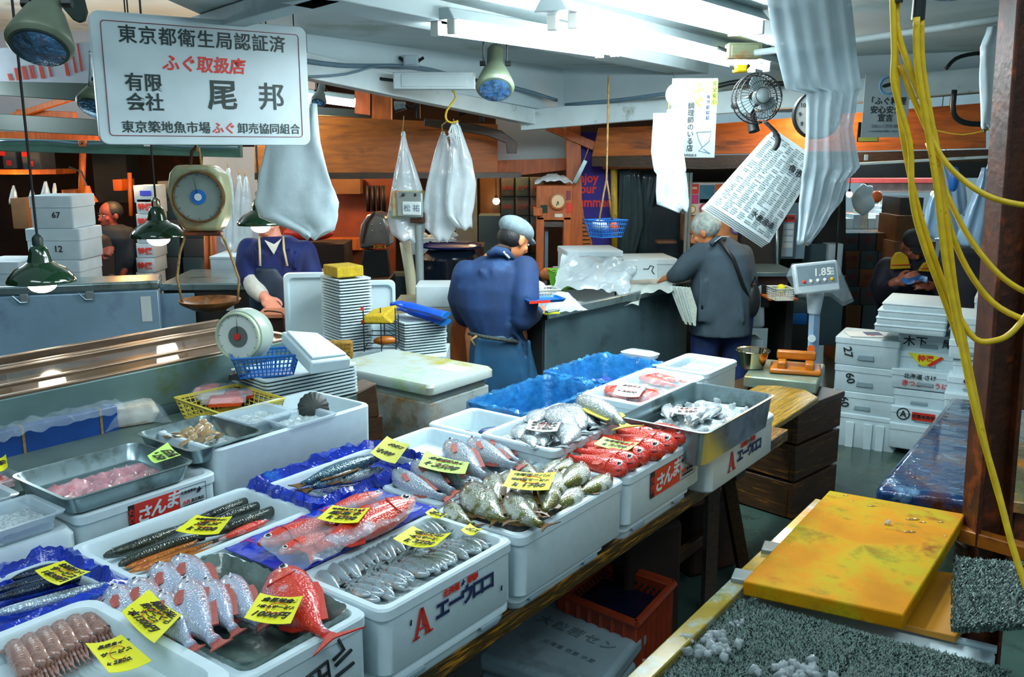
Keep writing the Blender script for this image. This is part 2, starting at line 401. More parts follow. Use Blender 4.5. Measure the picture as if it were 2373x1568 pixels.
# ---------------------------------------------------------------- shared shapes
def pan(name,pts,th,m,label=None,cat=None,kind=None,parent=None,group=None,bevel=0):
 """flat board: pixel corners each at its own depth, thickness th away from the camera"""
 P=[D(*p)for p in pts];o0=sum(P,Vector())/len(P)
 b=MB().slab([p-o0 for p in P],(0,th,0))
 o=b.build(name,m,None,bevel=bevel,loc=o0)
 if parent is not None:o.parent=parent;KIDS.setdefault(parent.name,[]).append(o)
 return tag(o,label,cat,group,kind)
def cb(x0,y0,x1,y1,d,dep):
 """a block whose front face fills a pixel rectangle at depth d"""
 a,c=D(x0,y0,d),D(x1,y1,d)
 return(Vector(((a.x+c.x)/2,d+dep/2,(a.z+c.z)/2)),(abs(c.x-a.x),dep,abs(a.z-c.z)))
def cbox(name,x0,y0,x1,y1,d,dep,m,label=None,cat=None,group=None,kind=None,bevel=.004,rz=0):
 c,s=cb(x0,y0,x1,y1,d,dep)
 o=MB().box((0,0,0),s).build(name,m,None,bevel=bevel,loc=c);o.rotation_euler=(0,0,rz)
 return tag(o,label,cat,group,kind)
def bar(name,p,q,w,h,m,label=None,cat=None,kind=None,parent=None):
 """straight beam of section w x h from p to q"""
 p,q=Vector(p),Vector(q);t=(q-p).normalized();a=t.cross(Vector((0,0,1))).normalized();b=a.cross(t)
 o0=(p+q)/2
 r=lambda e:[e-o0+a*(sx*w/2)+b*(sy*h/2)for sx,sy in((-1,-1),(1,-1),(1,1),(-1,1))]
 o=MB().loft([r(p),r(q)]).build(name,m,None,bevel=.004,loc=o0)
 if parent is not None:o.parent=parent;KIDS.setdefault(parent.name,[]).append(o)
 return tag(o,label,cat,None,kind)
def wirepath(name,pts,r,m,label=None,cat=None,parent=None,n=8,group=None,sub=3):
 """cable or rod through points, smoothed"""
 P=[Vector(p)for p in pts]
 if sub>1 and len(P)>2:
  Q=[]
  for i in range(len(P)-1):
   p0,p1,p2,p3=P[max(i-1,0)],P[i],P[i+1],P[min(i+2,len(P)-1)]
   for k in range(sub):
    t=k/sub
    Q.append(.5*((2*p1)+(p2-p0)*t+(2*p0-5*p1+4*p2-p3)*t*t+(3*p1-p0-3*p2+p3)*t**3))
  P=Q+[P[-1]]
 o0=Vector((0,0,0))if parent is not None else P[len(P)//2]
 o=MB().tube([p-o0 for p in P],r,n).build(name,m,parent,loc=o0,angle=180)
 return tag(o,label,cat,group)

# ---------------------------------------------------------------- the setting
S='structure'
def struct(name,b,m,**k):return tag(b.build(name,m,**k),None,None,None,S)
struct('floor',MB().box((0,9,-.05),(30,26,.1)),M['floor'],smooth=False)
struct('ceiling',MB().box((1.45,8.6,2.47),(5.6,11.4,.08)),M['ceil'],smooth=False)
struct('ceiling_upper',MB().box((-5.2,9.0,2.99),(7.8,10,.08)),M['ceil'],smooth=False)
struct('wall_back',MB().box((-4.6,11.0,1.6),(13.0,.12,3.4)),M['dark_br'],smooth=False)
struct('wall_far',MB().box((7,19.5,2.0),(16,.12,4.2)),M['wallw'],smooth=False)
struct('wall_left',MB().box((-7.6,6.0,2.0),(.12,12,4.2)),M['dark_br'],smooth=False)
# painted upper walls over the header beams, meeting in a corner
def upper_wall(name,a,b,z0,m):
 a,b=Vector(a),Vector(b)
 o0=(a+b)/2
 t=(b-a).normalized();n=Vector((-t.y,t.x,0))*.05
 bb=MB().loft([[p-o0-n for p in(Vector((a.x,a.y,z0[0])),Vector((b.x,b.y,z0[1])),Vector((b.x,b.y,2.43)),Vector((a.x,a.y,2.43)))],
 [p-o0+n for p in(Vector((a.x,a.y,z0[0])),Vector((b.x,b.y,z0[1])),Vector((b.x,b.y,2.43)),Vector((a.x,a.y,2.43)))]])
 return struct(name,bb,m,loc=o0,smooth=False)
c0=D(1300,262,6.7)
aL,aR=D(690,150,4.75),D(2330,180,5.5)
upper_wall('wall_upper_left',aL+Vector((0,.08,0)),c0+Vector((0,.1,0)),(aL.z,c0.z),M['wallw'])
upper_wall('wall_upper_right',c0+Vector((0,.1,0)),aR+Vector((0,.1,0)),(c0.z,aR.z),M['wallw'])
tag(bar('beam_left',aL,D(1240,270,6.6),.09,.125,M['beam']),None,None,None,S)
tag(bar('beam_right',D(1211,279,6.6),aR,.09,.14,M['beam']),None,None,None,S)
tag(bar('beam_joist',Z(700,-28,2.395),Z(1885,216,2.395),.22,.08,M['ceil']),None,None,None,S)
tag(bar('beam_joist_left',Z(440,70,2.39),Z(760,-25,2.39),.10,.07,M['white']),None,None,None,S)
# pieces of wall between the wooden fascias
pan('wall_center',[(1150,275,7.5),(1330,275,7.5),(1330,385,7.5),(1150,385,7.5)],.08,M['wallw'],kind=S)
pan('wall_green_upper',[(690,60,5.4),(900,60,5.4),(900,140,5.4),(690,140,5.4)],.05,M['wallw'],kind=S)
pan('trim_timber',[(1150,372,7.3),(1325,366,7.3),(1325,392,7.3),(1150,412,7.3)],.12,M['wood_or2'],kind=S)
pan('wall_fascia_left',[(590,262,6.9),(1153,288,7.2),(1153,402,7.2),(590,402,6.9)],.05,M['wood_or'],kind=S)
pan('trim_fascia_ledge',[(590,400,6.85),(1208,400,7.15),(1208,412,7.15),(590,416,6.85)],.10,M['wood_dk'],kind=S)
pan('wall_fascia_right',[(1388,296,6.9),(1640,288,6.7),(2285,238,6.0),(2285,343,6.0),(1640,358,6.7),(1372,362,6.9)],.05,M['wood_or'],kind=S)
pan('trim_right_ledge',[(1372,362,6.85),(1640,360,6.65),(2330,345,5.9),(2330,372,5.9),(1640,392,6.65),(1372,385,6.85)],.08,M['wood_dk'],kind=S)
pan('wall_dark_right',[(1400,385,7.3),(1960,372,7.3),(1960,760,7.3),(1400,760,7.3)],.08,M['dark'],kind=S)
pan('wall_orange_left',[(585,398,8.4),(915,398,8.4),(915,660,8.4),(585,660,8.4)],.08,mat('orange_partition',(140,62,20),.55,var=.3,scale=3,stain_or_sheen=((110,48,12),.3,2.5)),kind=S)
pan('wall_white_left',[(470,340,8.2),(600,340,8.2),(600,660,8.2),(470,660,8.2)],.06,mat('blue_white_partition',(146,168,190),.6,var=.1,scale=2,stain_or_sheen=((150,96,50),.12,2)),kind=S)
pan('wall_lilac_top',[(-60,-20,8.9),(220,-20,8.9),(730,-20,8.9),(730,330,8.9),(-60,330,8.9)],.08,mat('lilac_white_panel',(172,184,200),.7,var=.08,scale=2),kind=S)
# dark green roof beams and the wiring rail of the neighbouring stall
tag(bar('beam_green',D(-40,196,6.6),D(240,216,6.6),.08,.13,M['green_dk']),None,None,None,S)
tag(bar('beam_green_lower',D(-40,280,7.0),D(300,300,7.0),.08,.12,M['green_dk']),None,None,None,S)
tag(bar('beam_wiring_rail',D(-40,334,6.2),D(560,350,6.2),.06,.085,mat('rail_green',(70,110,96),.5,var=.15)),None,None,None,S)
tag(bar('trim_orange_brace',D(-20,285,7.6),D(215,212,7.6),.05,.045,M['wood_or2']),None,None,None,S)
tag(bar('trim_orange_rail',D(40,262,7.7),D(175,268,7.7),.05,.06,M['wood_or2']),None,None,None,S)
tag(bar('trim_orange_low',D(-40,312,7.8),D(330,318,7.8),.05,.06,M['wood_or2']),None,None,None,S)
for i,(a,b,dd)in enumerate((((838,196),(838,262),7.2),((884,205),(884,275),7.1))):
 w=(32,44)[i]
 pan('trim_post',[(a[0]-w/2,a[1],dd),(a[0]+w/2,a[1]+6,dd),(b[0]+w/2,b[1]+4,dd),(b[0]-w/2,b[1],dd)],.08,M['wood_or2'],kind=S)
pan('beam_dark_left',[(690,244,7.3),(885,258,7.4),(885,274,7.4),(690,264,7.3)],.1,M['green_dk'],kind=S)
tag(bar('trim_slanted_timber',D(1268,292,7.0),D(1385,342,7.0),.05,.065,M['wood_or2']),None,None,None,S)
pan('pillar_wood',[(1312,284,7.0),(1345,284,7.0),(1352,640,7.0),(1316,640,7.0)],.1,M['wood_or2'],kind=S)
tag(bar('beam_shelf_orange',D(1395,388,7.1),D(1960,384,7.1),.25,.02,M['wood_or2']),None,None,None,S)
# the rusty post in front
pp=[(2333,-30),(2420,-30),(2338,1290),(2242,1290)]
a,b_=D(2377,-40,2.95),D(2288,1300,2.95)
post=MB()
for off,w,dd in((-.052,.016,.11),(.052,.016,.11),(0,.10,.016)):
 post.loft([[Vector((e.x+off+sx*w/2,2.95+sy*dd/2,e.z))for sx,sy in((-1,-1),(1,-1),(1,1),(-1,1))]for e in
 (Vector((b_.x-.06*b_.z*.0,0,0))+Vector((0,0,0)),Vector((a.x,0,a.z+.3)))])
struct('pillar_rusty_post',post,M['rust'],bevel=.004)
# conduit pipes and cables along the beams
def cable(name,pts,r,m,label,cat='cable',**k):return wirepath(name,[D(*p)for p in pts],r,m,label,cat,**k)
cable('cable',[(690,138,4.66),(800,152,4.95),(960,155,5.4),(1080,182,5.8),(1200,205,6.2),(1290,232,6.5)],.012,M['wire'],'thick grey cable running along the top of the left white beam')
cable('cable',[(690,178,4.6),(800,172,4.9),(880,152,5.1),(960,158,5.3)],.006,M['wire'],'thin grey cable looping below the thick one on the left white beam')
cable('cable',[(1310,243,6.45),(1430,232,6.25),(1540,217,6.0),(1640,199,5.85)],.012,M['wire'],'grey cable lying on the right white beam beside the corner')
cable('cable',[(1640,205,5.9),(1720,188,5.9),(1800,194,5.8),(1890,190,5.8)],.016,M['metal_dk'],'dark hose hanging behind the wall fan')
cable('conduit_pipe',[(1750,122,4.7),(1960,96,4.4),(2200,62,4.1),(2335,40,3.9)],.016,M['beam'],'long white conduit pipe under the ceiling at right','pipe',sub=1)
cable('conduit_pipe',[(1660,250,6.3),(2000,228,5.9),(2270,205,5.6)],.03,M['pipe'],'grey water pipe running under the right white beam','pipe',sub=1)
cable('hose',[(2192,160,5.2),(2215,136,5.2),(2260,124,5.2),(2330,122,5.2)],.011,M['metal_dk'],'dark curved hose on the white wall near the rusty post','hose')
cable('hose',[(2212,208,5.4),(2210,262,5.4),(2235,284,5.4),(2285,288,5.4)],.016,M['metal_dk'],'dark green drain hose bending under the right beam','hose')
cable('cable',[(2162,300,5.6),(2230,312,5.5),(2300,298,5.4)],.004,M['yellow'],'thin yellow string sagging over the right fascia','string')
# ---------------------------------------------------------------- lamps of the stall
def fixture(p,q,label,lit0,lit1,w=.15):
 """two-tube fluorescent fixture from p to q, tubes from fraction lit0 to lit1"""
 p,q=Vector(p),Vector(q);mid=(p+q)/2;L=(q-p).length
 rz=math.atan2((q-p).y,(q-p).x)
 t=thing('fluorescent_light',label,'ceiling light',mid,rz,'fluorescent fixtures over the stall')
 b=MB()
 b.loft([[(-L/2,-w/2,.055),(-L/2,w/2,.055),(-L/2,w*.3,.1),(-L/2,-w*.3,.1)],[(L/2,-w/2,.055),(L/2,w/2,.055),(L/2,w*.3,.1),(L/2,-w*.3,.1)]])
 b.build('housing',M['beam'],t,bevel=.004)
 x0,x1=-L/2+L*lit0,-L/2+L*lit1
 for s in(-1,1):
  MB().tube([(x0,s*w*.3,.022),(x1,s*w*.3,.022)],.016,10).build('tube',M['tube'],t,angle=180)
  for x in(x0-.012,x1+.012):
   MB().box((x,s*w*.3,.03),(.024,.042,.06)).build('tube_holder',M['lampwhite'],t,bevel=.004)
 m=mid+Vector((math.cos(rz),math.sin(rz),0))*((x0+x1)/2)
 d=area('tube_light',m+Vector((0,0,-.003)),m+Vector((0,0,-1)),.13,x1-x0,10*(x1-x0),(.84,.97,1.0))
 d.rotation_euler=(0,0,rz-math.pi/2)
 return t
fixture(Z(1020,80,2.30),Z(1410,134,2.30),'two tube fluorescent fixture behind the hanging spot lamp',.03,.98)
fixture(Z(1275,62,2.30),Z(1890,196,2.30),'long white fluorescent fixture with a dark outer end, middle of three',.03,.66)
fixture(Z(1290,-26,2.33),Z(1735,84,2.33),'bright fluorescent fixture nearest the hanging plastic sheet',.03,.97,.19)

def spot(name,px,py,d,rpx,label,tilt,ang,m=None,cond=None):
 """cone reflector lamp; px, py = centre of its mouth"""
 r=rpx*mpp(d);c=D(px,py,d)
 t=thing(name,label,'lamp',c,0,'cone reflector lamps')
 ax=Vector(ang).normalized();q=ax.to_track_quat('Z','Y').to_matrix()   # axis points from mouth to neck
 b=MB().lathe([(r*.9,-.01),(r,0),(r*1.03,.008),(r*.92,r*.45),(r*.62,r*1.25),(r*.46,r*1.5),(r*.44,r*2.6),(r*.36,r*2.75),(.001,r*2.76)],32,(0,0,0),q)
 b.build('lamp_hood',m or M['olive'],t)
 MB().lathe([(.001,r*.10),(r*.5,r*.04),(r*.78,-.012),(r*.80,-.016),(.001,-.03)],32,(0,0,0),q).build('reflector',M['reflector'],t)
 for s in(-1,1):
  e=Vector((s*r*.52,0,0))+ax*r*1.7
  MB().tube([e,e+Vector((s*r*.3,0,0))],r*.14,8).build('knob',M['metal_dk'],t)
  MB().tube([e+Vector((s*r*.1,0,0)),e+Vector((s*r*.1,0,r*2.2))],r*.045,6).build('yoke',M['metal_dk'],t)
 top=Vector((0,0,r*2.4))+ax*r*1.7
 up=2.43-c.z
 if up>top.z:MB().tube([top+Vector((-r*.6,0,-r*.2)),top+Vector((r*.6,0,-r*.2))],r*.05,6).build('yoke',M['metal_dk'],t);MB().tube([top+Vector((0,0,-r*.2)),Vector((top.x,top.y,up))],r*.06,6).build('hanger',M['metal_dk'],t)
 return t
spot('spot_lamp',92,104,2.55,68,'big olive spot lamp with blue reflector in the top left corner',0,(-.06,.55,.8))
spot('spot_lamp',226,250,4.6,46,'olive spot lamp with violet reflector half hidden behind the hanging signboard',0,(.15,.55,.8))
spot('spot_lamp',1147,204,4.6,42,'olive spot lamp hanging in front of the fluorescent fixture',0,(0,.62,.78))
spot('spot_lamp',2220,-38,3.2,74,'round spot lamp cut off by the top edge above the yellow cords',0,(.0,.3,.95))
spot('spot_lamp',738,235,6.2,17,'small dark spot lamp behind the upper edge of the big bag stack',0,(.1,.5,.8),M['pipe'])

def pendant(px,py,d,rpx,label,top=None):
 """green enamel shade; px, py = middle of its lower rim"""
 r=rpx*mpp(d);c=D(px,py,d)
 t=thing('pendant_lamp',label,'lamp',c,0,'green enamel pendant lamps')
 MB().lathe([(r*.94,.0),(r,-.002),(r,.006),(r*.93,r*.18),(r*.74,r*.40),(r*.50,r*.52),(r*.36,r*.62),(r*.31,r*.80),(r*.27,r*1.0),(r*.2,r*1.1),(r*.12,r*1.16)],36).build('lamp_shade',M['green'],t)
 MB().lathe([(r*.16,r*1.12),(r*.16,r*1.36),(r*.10,r*1.45),(r*.03,r*1.5)],16).build('socket',M['brass']if top else M['green_dk'],t)
 MB().ball((0,0,-.012),r*.42,16,10,(1,1,.62)).build('light_bulb',M['bulb'],t,angle=180)
 MB().tube([(0,0,r*1.48),(-.0,0,2.0)],.005,6).build('cord',M['black'],t)
 point('pendant_glow',c+Vector((0,0,-.06)),3.5,(1,.86,.64),.05)
 return t
pendant(97,652,3.6,73,'leftmost green pendant lamp, hanging lowest')
pendant(367,548,4.6,60,'green pendant lamp with a metal socket beside the hanging dial scale',1)
pendant(604,520,4.9,52,'green pendant lamp half covered by the big white bag stack')
# far fluorescent and small lit lamps in the depth of the hall
def farlamp(name,x0,y0,x1,y1,d,label):
 t=thing(name,label,'lamp',D((x0+x1)/2,(y0+y1)/2,d),0)
 o=t.location
 MB().tube([D(x0,y0,d)-o,D(x1,y1,d)-o],.035,10).build('tube',M['tube_far'],t,angle=180)
 MB().tube([D(x0,y0-9,d)-o,D(x1,y1-9,d)-o],.03,8).build('housing',M['pipe'],t)
farlamp('fluorescent_light',700,222,822,238,7.0,'short lit fluorescent tube at left above the wooden fascia')
def orb(px,py,d,rpx,label,e=None):
 t=thing('hanging_lamp',label,'lamp',D(px,py,d),0)
 MB().ball((0,0,0),rpx*mpp(d),14,9).build('light_bulb',M['bulb'],t,angle=180)
 MB().lathe([(rpx*mpp(d)*.6,.02),(rpx*mpp(d)*.3,rpx*mpp(d)*1.6),(.003,rpx*mpp(d)*1.8)],12).build('socket',M['metal_dk'],t)
 MB().tube([(0,0,rpx*mpp(d)),(0,0,rpx*mpp(d)+1.05)],.004,5).build('cord',M['black'],t)
orb(1150,466,9.5,8,'small bright bulb glowing between the bags and the capped man')
orb(1968,450,9.0,7,'small bright bulb right of the tall plastic sheet')
orb(2165,449,8.6,8,'bright bulb behind the yellow cords, left of two');orb(2182,449,8.7,7,'bright bulb behind the yellow cords, right of two')
t=thing('desk_lamp','small warm lit lamp in the dark neighbouring stall','lamp',D(206,468,8.0))
MB().lathe([(.075,0),(.075,.01),(.03,.09),(.02,.14)],16).build('lamp_shade',M['orange'],t)
MB().ball((0,0,0),.05,12,8,(1,1,.5)).build('light_bulb',M['bulb'],t,angle=180)
MB().tube([(0,0,.13),(-.05,.02,.26),(-.16,.03,.3)],.008,6).build('arm',M['metal_dk'],t)
for loc,p,c in(((-3.2,7.6,1.7),26,WARM),((-1.6,7.7,1.9),34,WARM),((-.1,8.6,2.0),40,WARM),((2.0,6.2,2.05),26,(1,.62,.3)),((-4.6,8.4,1.5),16,WARM)):
 point('warm_bulb',loc,p,c,.08)
for loc,p in(((4.2,12.5,2.6),420),((6.4,13.5,2.8),420),((3.2,8.3,2.2),36),((-1.75,6.75,2.2),34),((-4.0,6.2,2.2),70)):
 point('cool_fill',loc,p,COOL,.2)  # cool lights added to brighten far hall and left stall, one beside the tube
# ---------------------------------------------------------------- hanging signboard
def frame_from(pl,pr):
 """yaw of a hanging board whose left and right ends are at the two points"""
 v=pr-pl;return math.atan2(v.y,v.x)
s0,s1=D(217,175,3.62),D(712,207,4.12)
t=thing('hanging_signboard','white enamel signboard with black and red Japanese lettering hanging at upper left','sign',(s0+s1)/2,frame_from(s0,s1))
SW=(s1-s0).length;SH=.50
b=MB();pts=[(p[0],p[1])for p in rr(SW,SH,.035,0,5)]
b.loft([[(x,.014,y)for x,y in pts],[(x,-.014,y)for x,y in pts]])
b.build('board',M['sign'],t,bevel=.003)
o=[(x,-.0155,y)for x,y in[(p[0],p[1])for p in rr(SW-.075,SH-.07,.014,0,4)]]
MB().tube(o+[o[0]],.0016,5).build('border_line',M['maroon'],t)
def st(s,size,x,y,m,**k):return text(s,size,m,t,(x,-.0155,y),**k)
st('東京都衛生局認証済',.072,.0,.165,M['sign_ink'],bold=.012,sp=1.1)
st('ふぐ取扱店',.068,-.012,.066,M['red_ink'],bold=.02,shear=.12,sp=.98)
st('有限\n会社',.072,-.255,-.052,M['sign_ink'],bold=.018,line=1.05)
st('尾',.128,.055,-.055,M['sign_ink'],bold=.02)
st('邦',.118,.265,-.055,M['sign_ink'],bold=.012)
st('東京築地魚市場',.0495,-.178,-.184,M['sign_ink'],bold=.010,sp=1.02)
st('ふぐ',.05,.052,-.184,M['red_ink'],bold=.014)
st('卸売協同組合',.0465,.248,-.184,M['sign_ink'],bold=.010)
for x in(-.30,-.29,.24,.262,.385):
 MB().tube([(x,0,SH/2-.05),(x,0,SH/2+.5)],.003,5).build('hanging_wire',M['metal_dk'],t)

# ---------------------------------------------------------------- foam fish boxes
def foam(name,label,A0,A1,B0,B1,z0,z1,m=None,floor_z=None,wall=.022,group=None,lip=True,yaw=YAW,org=None,cat='box',rad=.028):
 """open foam box on the counter grid (A along, B across); local x along A, y towards B"""
 w,l,h=A1-A0,B1-B0,z1-z0
 c=org or AB((A0+A1)/2,(B0+B1)/2,z0)
 t=thing(name,label,cat,c,yaw,group or 'foam fish boxes on the counter')
 fz=(floor_z-z0)if floor_z is not None else .03
 k=.006 if lip else 0
 rings=[rr(w-.02,l-.02,rad,0),rr(w-.008,l-.008,rad,.008)]
 if lip:rings+=[rr(w-.008,l-.008,rad,h-.03),rr(w,l,rad,h-.026)]
 rings+=[rr(w,l,rad,h-.005),rr(w-.008,l-.008,rad,h),rr(w-2*wall+.006,l-2*wall+.006,rad*.9,h),rr(w-2*wall-.004,l-2*wall-.004,rad*.8,h-.006),
 rr(w-2*wall-.016,l-2*wall-.016,rad*.7,fz+.004),rr(w-2*wall-.03,l-2*wall-.03,rad*.7,fz)]
 MB().loft(rings).build('box_body',m or M['foam'],t)
 t['h']=h;t['w']=w;t['l']=l
 return t
def lowerbox(A0,A1,B0,B1,z0,z1,label,m=None):
 t=thing('foam_box',label,'box',AB((A0+A1)/2,(B0+B1)/2,z0),YAW,'foam boxes under the display boxes')
 w,l,h=A1-A0,B1-B0,z1-z0
 MB().loft([rr(w-.03,l-.03,.03,0),rr(w-.02,l-.02,.03,.01),rr(w-.016,l-.016,.03,h*.55),rr(w,l,.03,h*.6),rr(w,l,.03,h-.01),rr(w-.014,l-.014,.03,h)]).build('box_body',m or M['foam'],t)
 for s in(-1,1):
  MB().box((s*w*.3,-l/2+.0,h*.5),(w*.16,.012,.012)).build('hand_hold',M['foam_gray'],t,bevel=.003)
 return t
def ice_in(name,label,A0,A1,B0,B1,z,amp=.012,m=None,inset=.03,n=34,cat='ice'):
 w,l=A1-A0-2*inset,B1-B0-2*inset;c=AB((A0+A1)/2,(B0+B1)/2,z)
 sd=random.random()*40
 def f(u,v):
  x,y=(u-.5)*w,(v-.5)*l
  e=min(u,v,1-u,1-v)*8
  return(x,y,amp*(noise.noise(Vector((x*26+sd,y*26,0)))+.6*noise.noise(Vector((x*70+sd,y*70,3))))*min(1,e+.3))
 b=MB().sheet(f,n,max(8,int(n*l/w)),.012)
 o=b.build(name,m or M['ice'],None,loc=c,angle=60);o.rotation_euler=(0,0,YAW)
 return tag(o,label,cat,None,'stuff')
ZR=.90
BX={}
# near row, B 1.27 to 1.54 (the corner tray and the sea perch box lie the other way)
BX['F1']=foam('foam_tray','white foam tray of brown squid in the bottom left corner',.40,.888,1.28,1.785,.76,.925,floor_z=.87,wall=.03,rad=.045)
BX['F2']=foam('foam_box','foam box lined with grey plastic holding pink sea perch and one red fish',.90,1.222,1.29,1.80,.68,ZR,floor_z=.855)
BX['F3']=foam('foam_box','foam box with big red A and navy katakana holding rows of small silver fish',1.235,1.70,1.265,1.55,.735,ZR,floor_z=.845)
BX['F4']=foam('foam_box','plain foam box heaped with olive silver fish at the counter edge',1.713,2.235,1.255,1.55,.725,ZR,floor_z=.845)
BX['F5']=foam('foam_box','foam box with red and black label holding bright red fish',2.25,2.765,1.255,1.55,.735,ZR,floor_z=.86)
BX['F6']=foam('foam_box','foam box with red A lettering under the steel tray of ice',2.785,3.375,1.23,1.545,.68,.84,floor_z=.825)
lowerbox(1.24,1.70,1.275,1.545,.68,.735,'foam box below the small silver fish, with raised ledge')
lowerbox(1.72,2.16,1.275,1.545,.68,.725,'foam box below the olive silver fish, shorter than the one on it')
lowerbox(2.26,2.72,1.275,1.545,.68,.735,'foam box below the bright red fish, dirty along its seam')
lowerbox(.42,.885,1.30,1.78,.68,.76,'foam box below the squid tray in the corner')
# second row
BX['2a']=foam('foam_box','wide foam box with long dark fish and orange sticks, left of the blue liners',1.0,1.525,1.81,2.115,.68,ZR,floor_z=.84)
BX['2c']=foam('foam_box','foam box covered by a blue sheet under the plastic wrapped red fish',1.245,1.715,1.56,1.79,.68,ZR-.005,floor_z=.86)
BX['2d']=foam('foam_box','foam box of silver fish with red fins, middle of the counter',1.755,2.245,1.565,1.80,.68,ZR,floor_z=.86)
BX['2b']=foam('foam_box','foam box hidden in a dark blue liner with mackerel',1.535,2.0,1.81,2.08,.68,ZR,floor_z=.84)
BX['2e']=foam('foam_box','nearly empty foam box with dark blue fish behind the white tray',2.30,2.565,1.80,2.11,.68,ZR,floor_z=.82)
BX['2f']=foam('foam_box','half hidden foam box behind the silver fish with red fins',2.02,2.285,1.82,2.08,.68,ZR,floor_z=.85)
BX['tr']=foam('foam_tray','white foam tray of silver fish on wet ice in the middle of the counter',2.195,2.675,1.485,1.785,.86,.95,floor_z=.895)
BX['2i']=foam('foam_tray','white foam tray with plastic wrapped red fish near the blue bins',2.86,3.41,1.545,1.82,.83,.935,floor_z=.87)
BX['2j']=foam('foam_tray','white foam box with clear inner tray farthest along the counter',3.445,3.775,1.56,1.81,.68,.935,floor_z=.885)
for(A0,A1,B0,B1,z1,lab)in((2.3,2.75,1.56,1.79,.86,'foam box propping up the white tray of silver fish'),(2.87,3.40,1.56,1.81,.83,'foam box propping up the tray of wrapped red fish')):
 lowerbox(A0,A1,B0,B1,.68,z1,lab)

# ice beds
ice_in('crushed_ice','wet grey ice under the small silver fish',1.235,1.70,1.265,1.55,.864,.006)
ice_in('crushed_ice','wet ice under the olive silver fish',1.713,2.235,1.255,1.55,.874)
ice_in('crushed_ice','wet ice under the bright red fish',2.25,2.765,1.255,1.55,.885,.008)
ice_in('crushed_ice','wet ice under the silver fish with red fins',1.755,2.245,1.565,1.80,.878)
ice_in('crushed_ice','wet ice in the white tray of silver fish',2.195,2.675,1.485,1.785,.925)
ice_in('crushed_ice','ice under the mackerel in the blue liner',1.56,1.98,1.83,2.06,.862,.006)
ice_in('crushed_ice','ice under the long dark fish',1.0,1.525,1.81,2.115,.846,.003,M['foam'])
def liner(name,label,A0,A1,B0,B1,z1,zf,m,hang=.05,over=.012,n=18,ruff=.013,cat='liner',tray=None):
 """plastic liner draped in a box: floor, walls, over the rim and hanging outside"""
 w,l=A1-A0,B1-B0
 spec=[(w-.09,l-.09,zf-z1),(w-.08,l-.08,(zf-z1)*.7),(w-.066,l-.066,(zf-z1)*.35),(w-.055,l-.055,-.006),(w-.03,l-.03,.020 if ruff>.01 else .01),(w+over,l+over,.008),(w+over+.008,l+over+.008,-.012),(w+over+.012,l+over+.012,-hang)]
 rings=[]
 sd=random.random()*30
 for i,(a,b2,z)in enumerate(spec):
  base=rrd(a,b2,.035,z)
  ring=[]
  for k,p in enumerate(base):
   v=Vector(p);q=(noise.noise(Vector((p[0]*22+sd,p[1]*22,i*.9)))+.8*noise.noise(Vector((p[0]*70+sd,p[1]*70,i*2.3))))*ruff*(1 if i else .4)
   d=Vector((p[0],p[1],0)).normalized()
   ring.append(v+d*q+Vector((0,0,q*1.1*(1.6 if i==len(spec)-1 else 1))))
  rings.append(ring)
 inner=[[p*.985 if False else Vector(p)for p in r]for r in rings]
 b=MB().loft([rings[0]]+rings[1:],True,False)
 o=b.build(name,m,None,loc=AB((A0+A1)/2,(B0+B1)/2,z1),angle=50);o.rotation_euler=(0,0,YAW)
 s=o.modifiers.new('film','SOLIDIFY');s.thickness=.0015;s.offset=1
 return tag(o,label,cat)
liner('plastic_liner','crinkled dark blue liner around the mackerel',1.525,2.015,1.80,2.10,.906,.868,M['bluefilm'],.07)
liner('plastic_liner','grey plastic liner in the sea perch box',.905,1.217,1.30,1.795,.901,.868,M['graybag'],.016,-.03,ruff=.006)
# printed and handwritten fronts
def face_txt(t,s,size,m,x,z,**k):return text(s,size,m,t,(x,-t['l']/2-.0012,z),**k)
def big_a(t,x,z,h):
 """red serif A with an inner triangle"""
 y=-t['l']/2-.0008;b=MB()
 def q(pts):b.slab([(x+p[0]*h,y,z+p[1]*h)for p in pts],(0,.0006,0))
 q([(-.42,-.5),(-.30,-.5),(.02,.5),(-.12,.5)]);q([(.16,-.5),(.36,-.5),(.02,.5),(-.12,.5)])
 q([(-.5,-.5),(-.18,-.5),(-.18,-.43),(-.5,-.43)]);q([(.06,-.5),(.46,-.5),(.46,-.43),(.06,-.43)])
 q([(-.2,-.24),(.16,-.24),(.14,-.17),(-.18,-.17)])
 q([(-.06,-.10),(.06,-.10),(.0,.14)])
 b.build('letter_logo',M['red'],t,smooth=False)
def star(t,x,z,r,m):
 y=-t['l']/2-.001;b=MB()
 pts=[(-.9,-.5),(-.35,-.1),(-.55,.35),(-.1,.2),(.2,.95),(.45,.35),(1,.1),(.4,-.1),(.3,-.7),(0,-.3),(-.4,-.9),(-.3,-.4)]
 b.slab([(x+p[0]*r,y,z+p[1]*r)for p in pts],(0,.0006,0)).build('map_emblem',m,t,smooth=False)
def aurok(t,z0,k=1.0):
 big_a(t,-.118*k,z0+.004,.074*k)
 for ch,dx in zip('エーウロコ',(0,.047,.094,.138,.181)):
  face_txt(t,ch,.054*k,M['navy_ink'],(-.048+dx)*k,z0+.004+.0*k,bold=.035)
 face_txt(t,'北海道',.021*k,M['red_ink'],.0-.014*k,z0+.042*k,bold=.03)
 face_txt(t,'厚岸',.021*k,M['red_ink'],.069*k,z0+.042*k,bold=.03)
 star(t,.030*k,z0+.044*k,.011*k,M['navy_ink'])
aurok(BX['F3'],.088,.93)
aurok(BX['F6'],.072,.98)
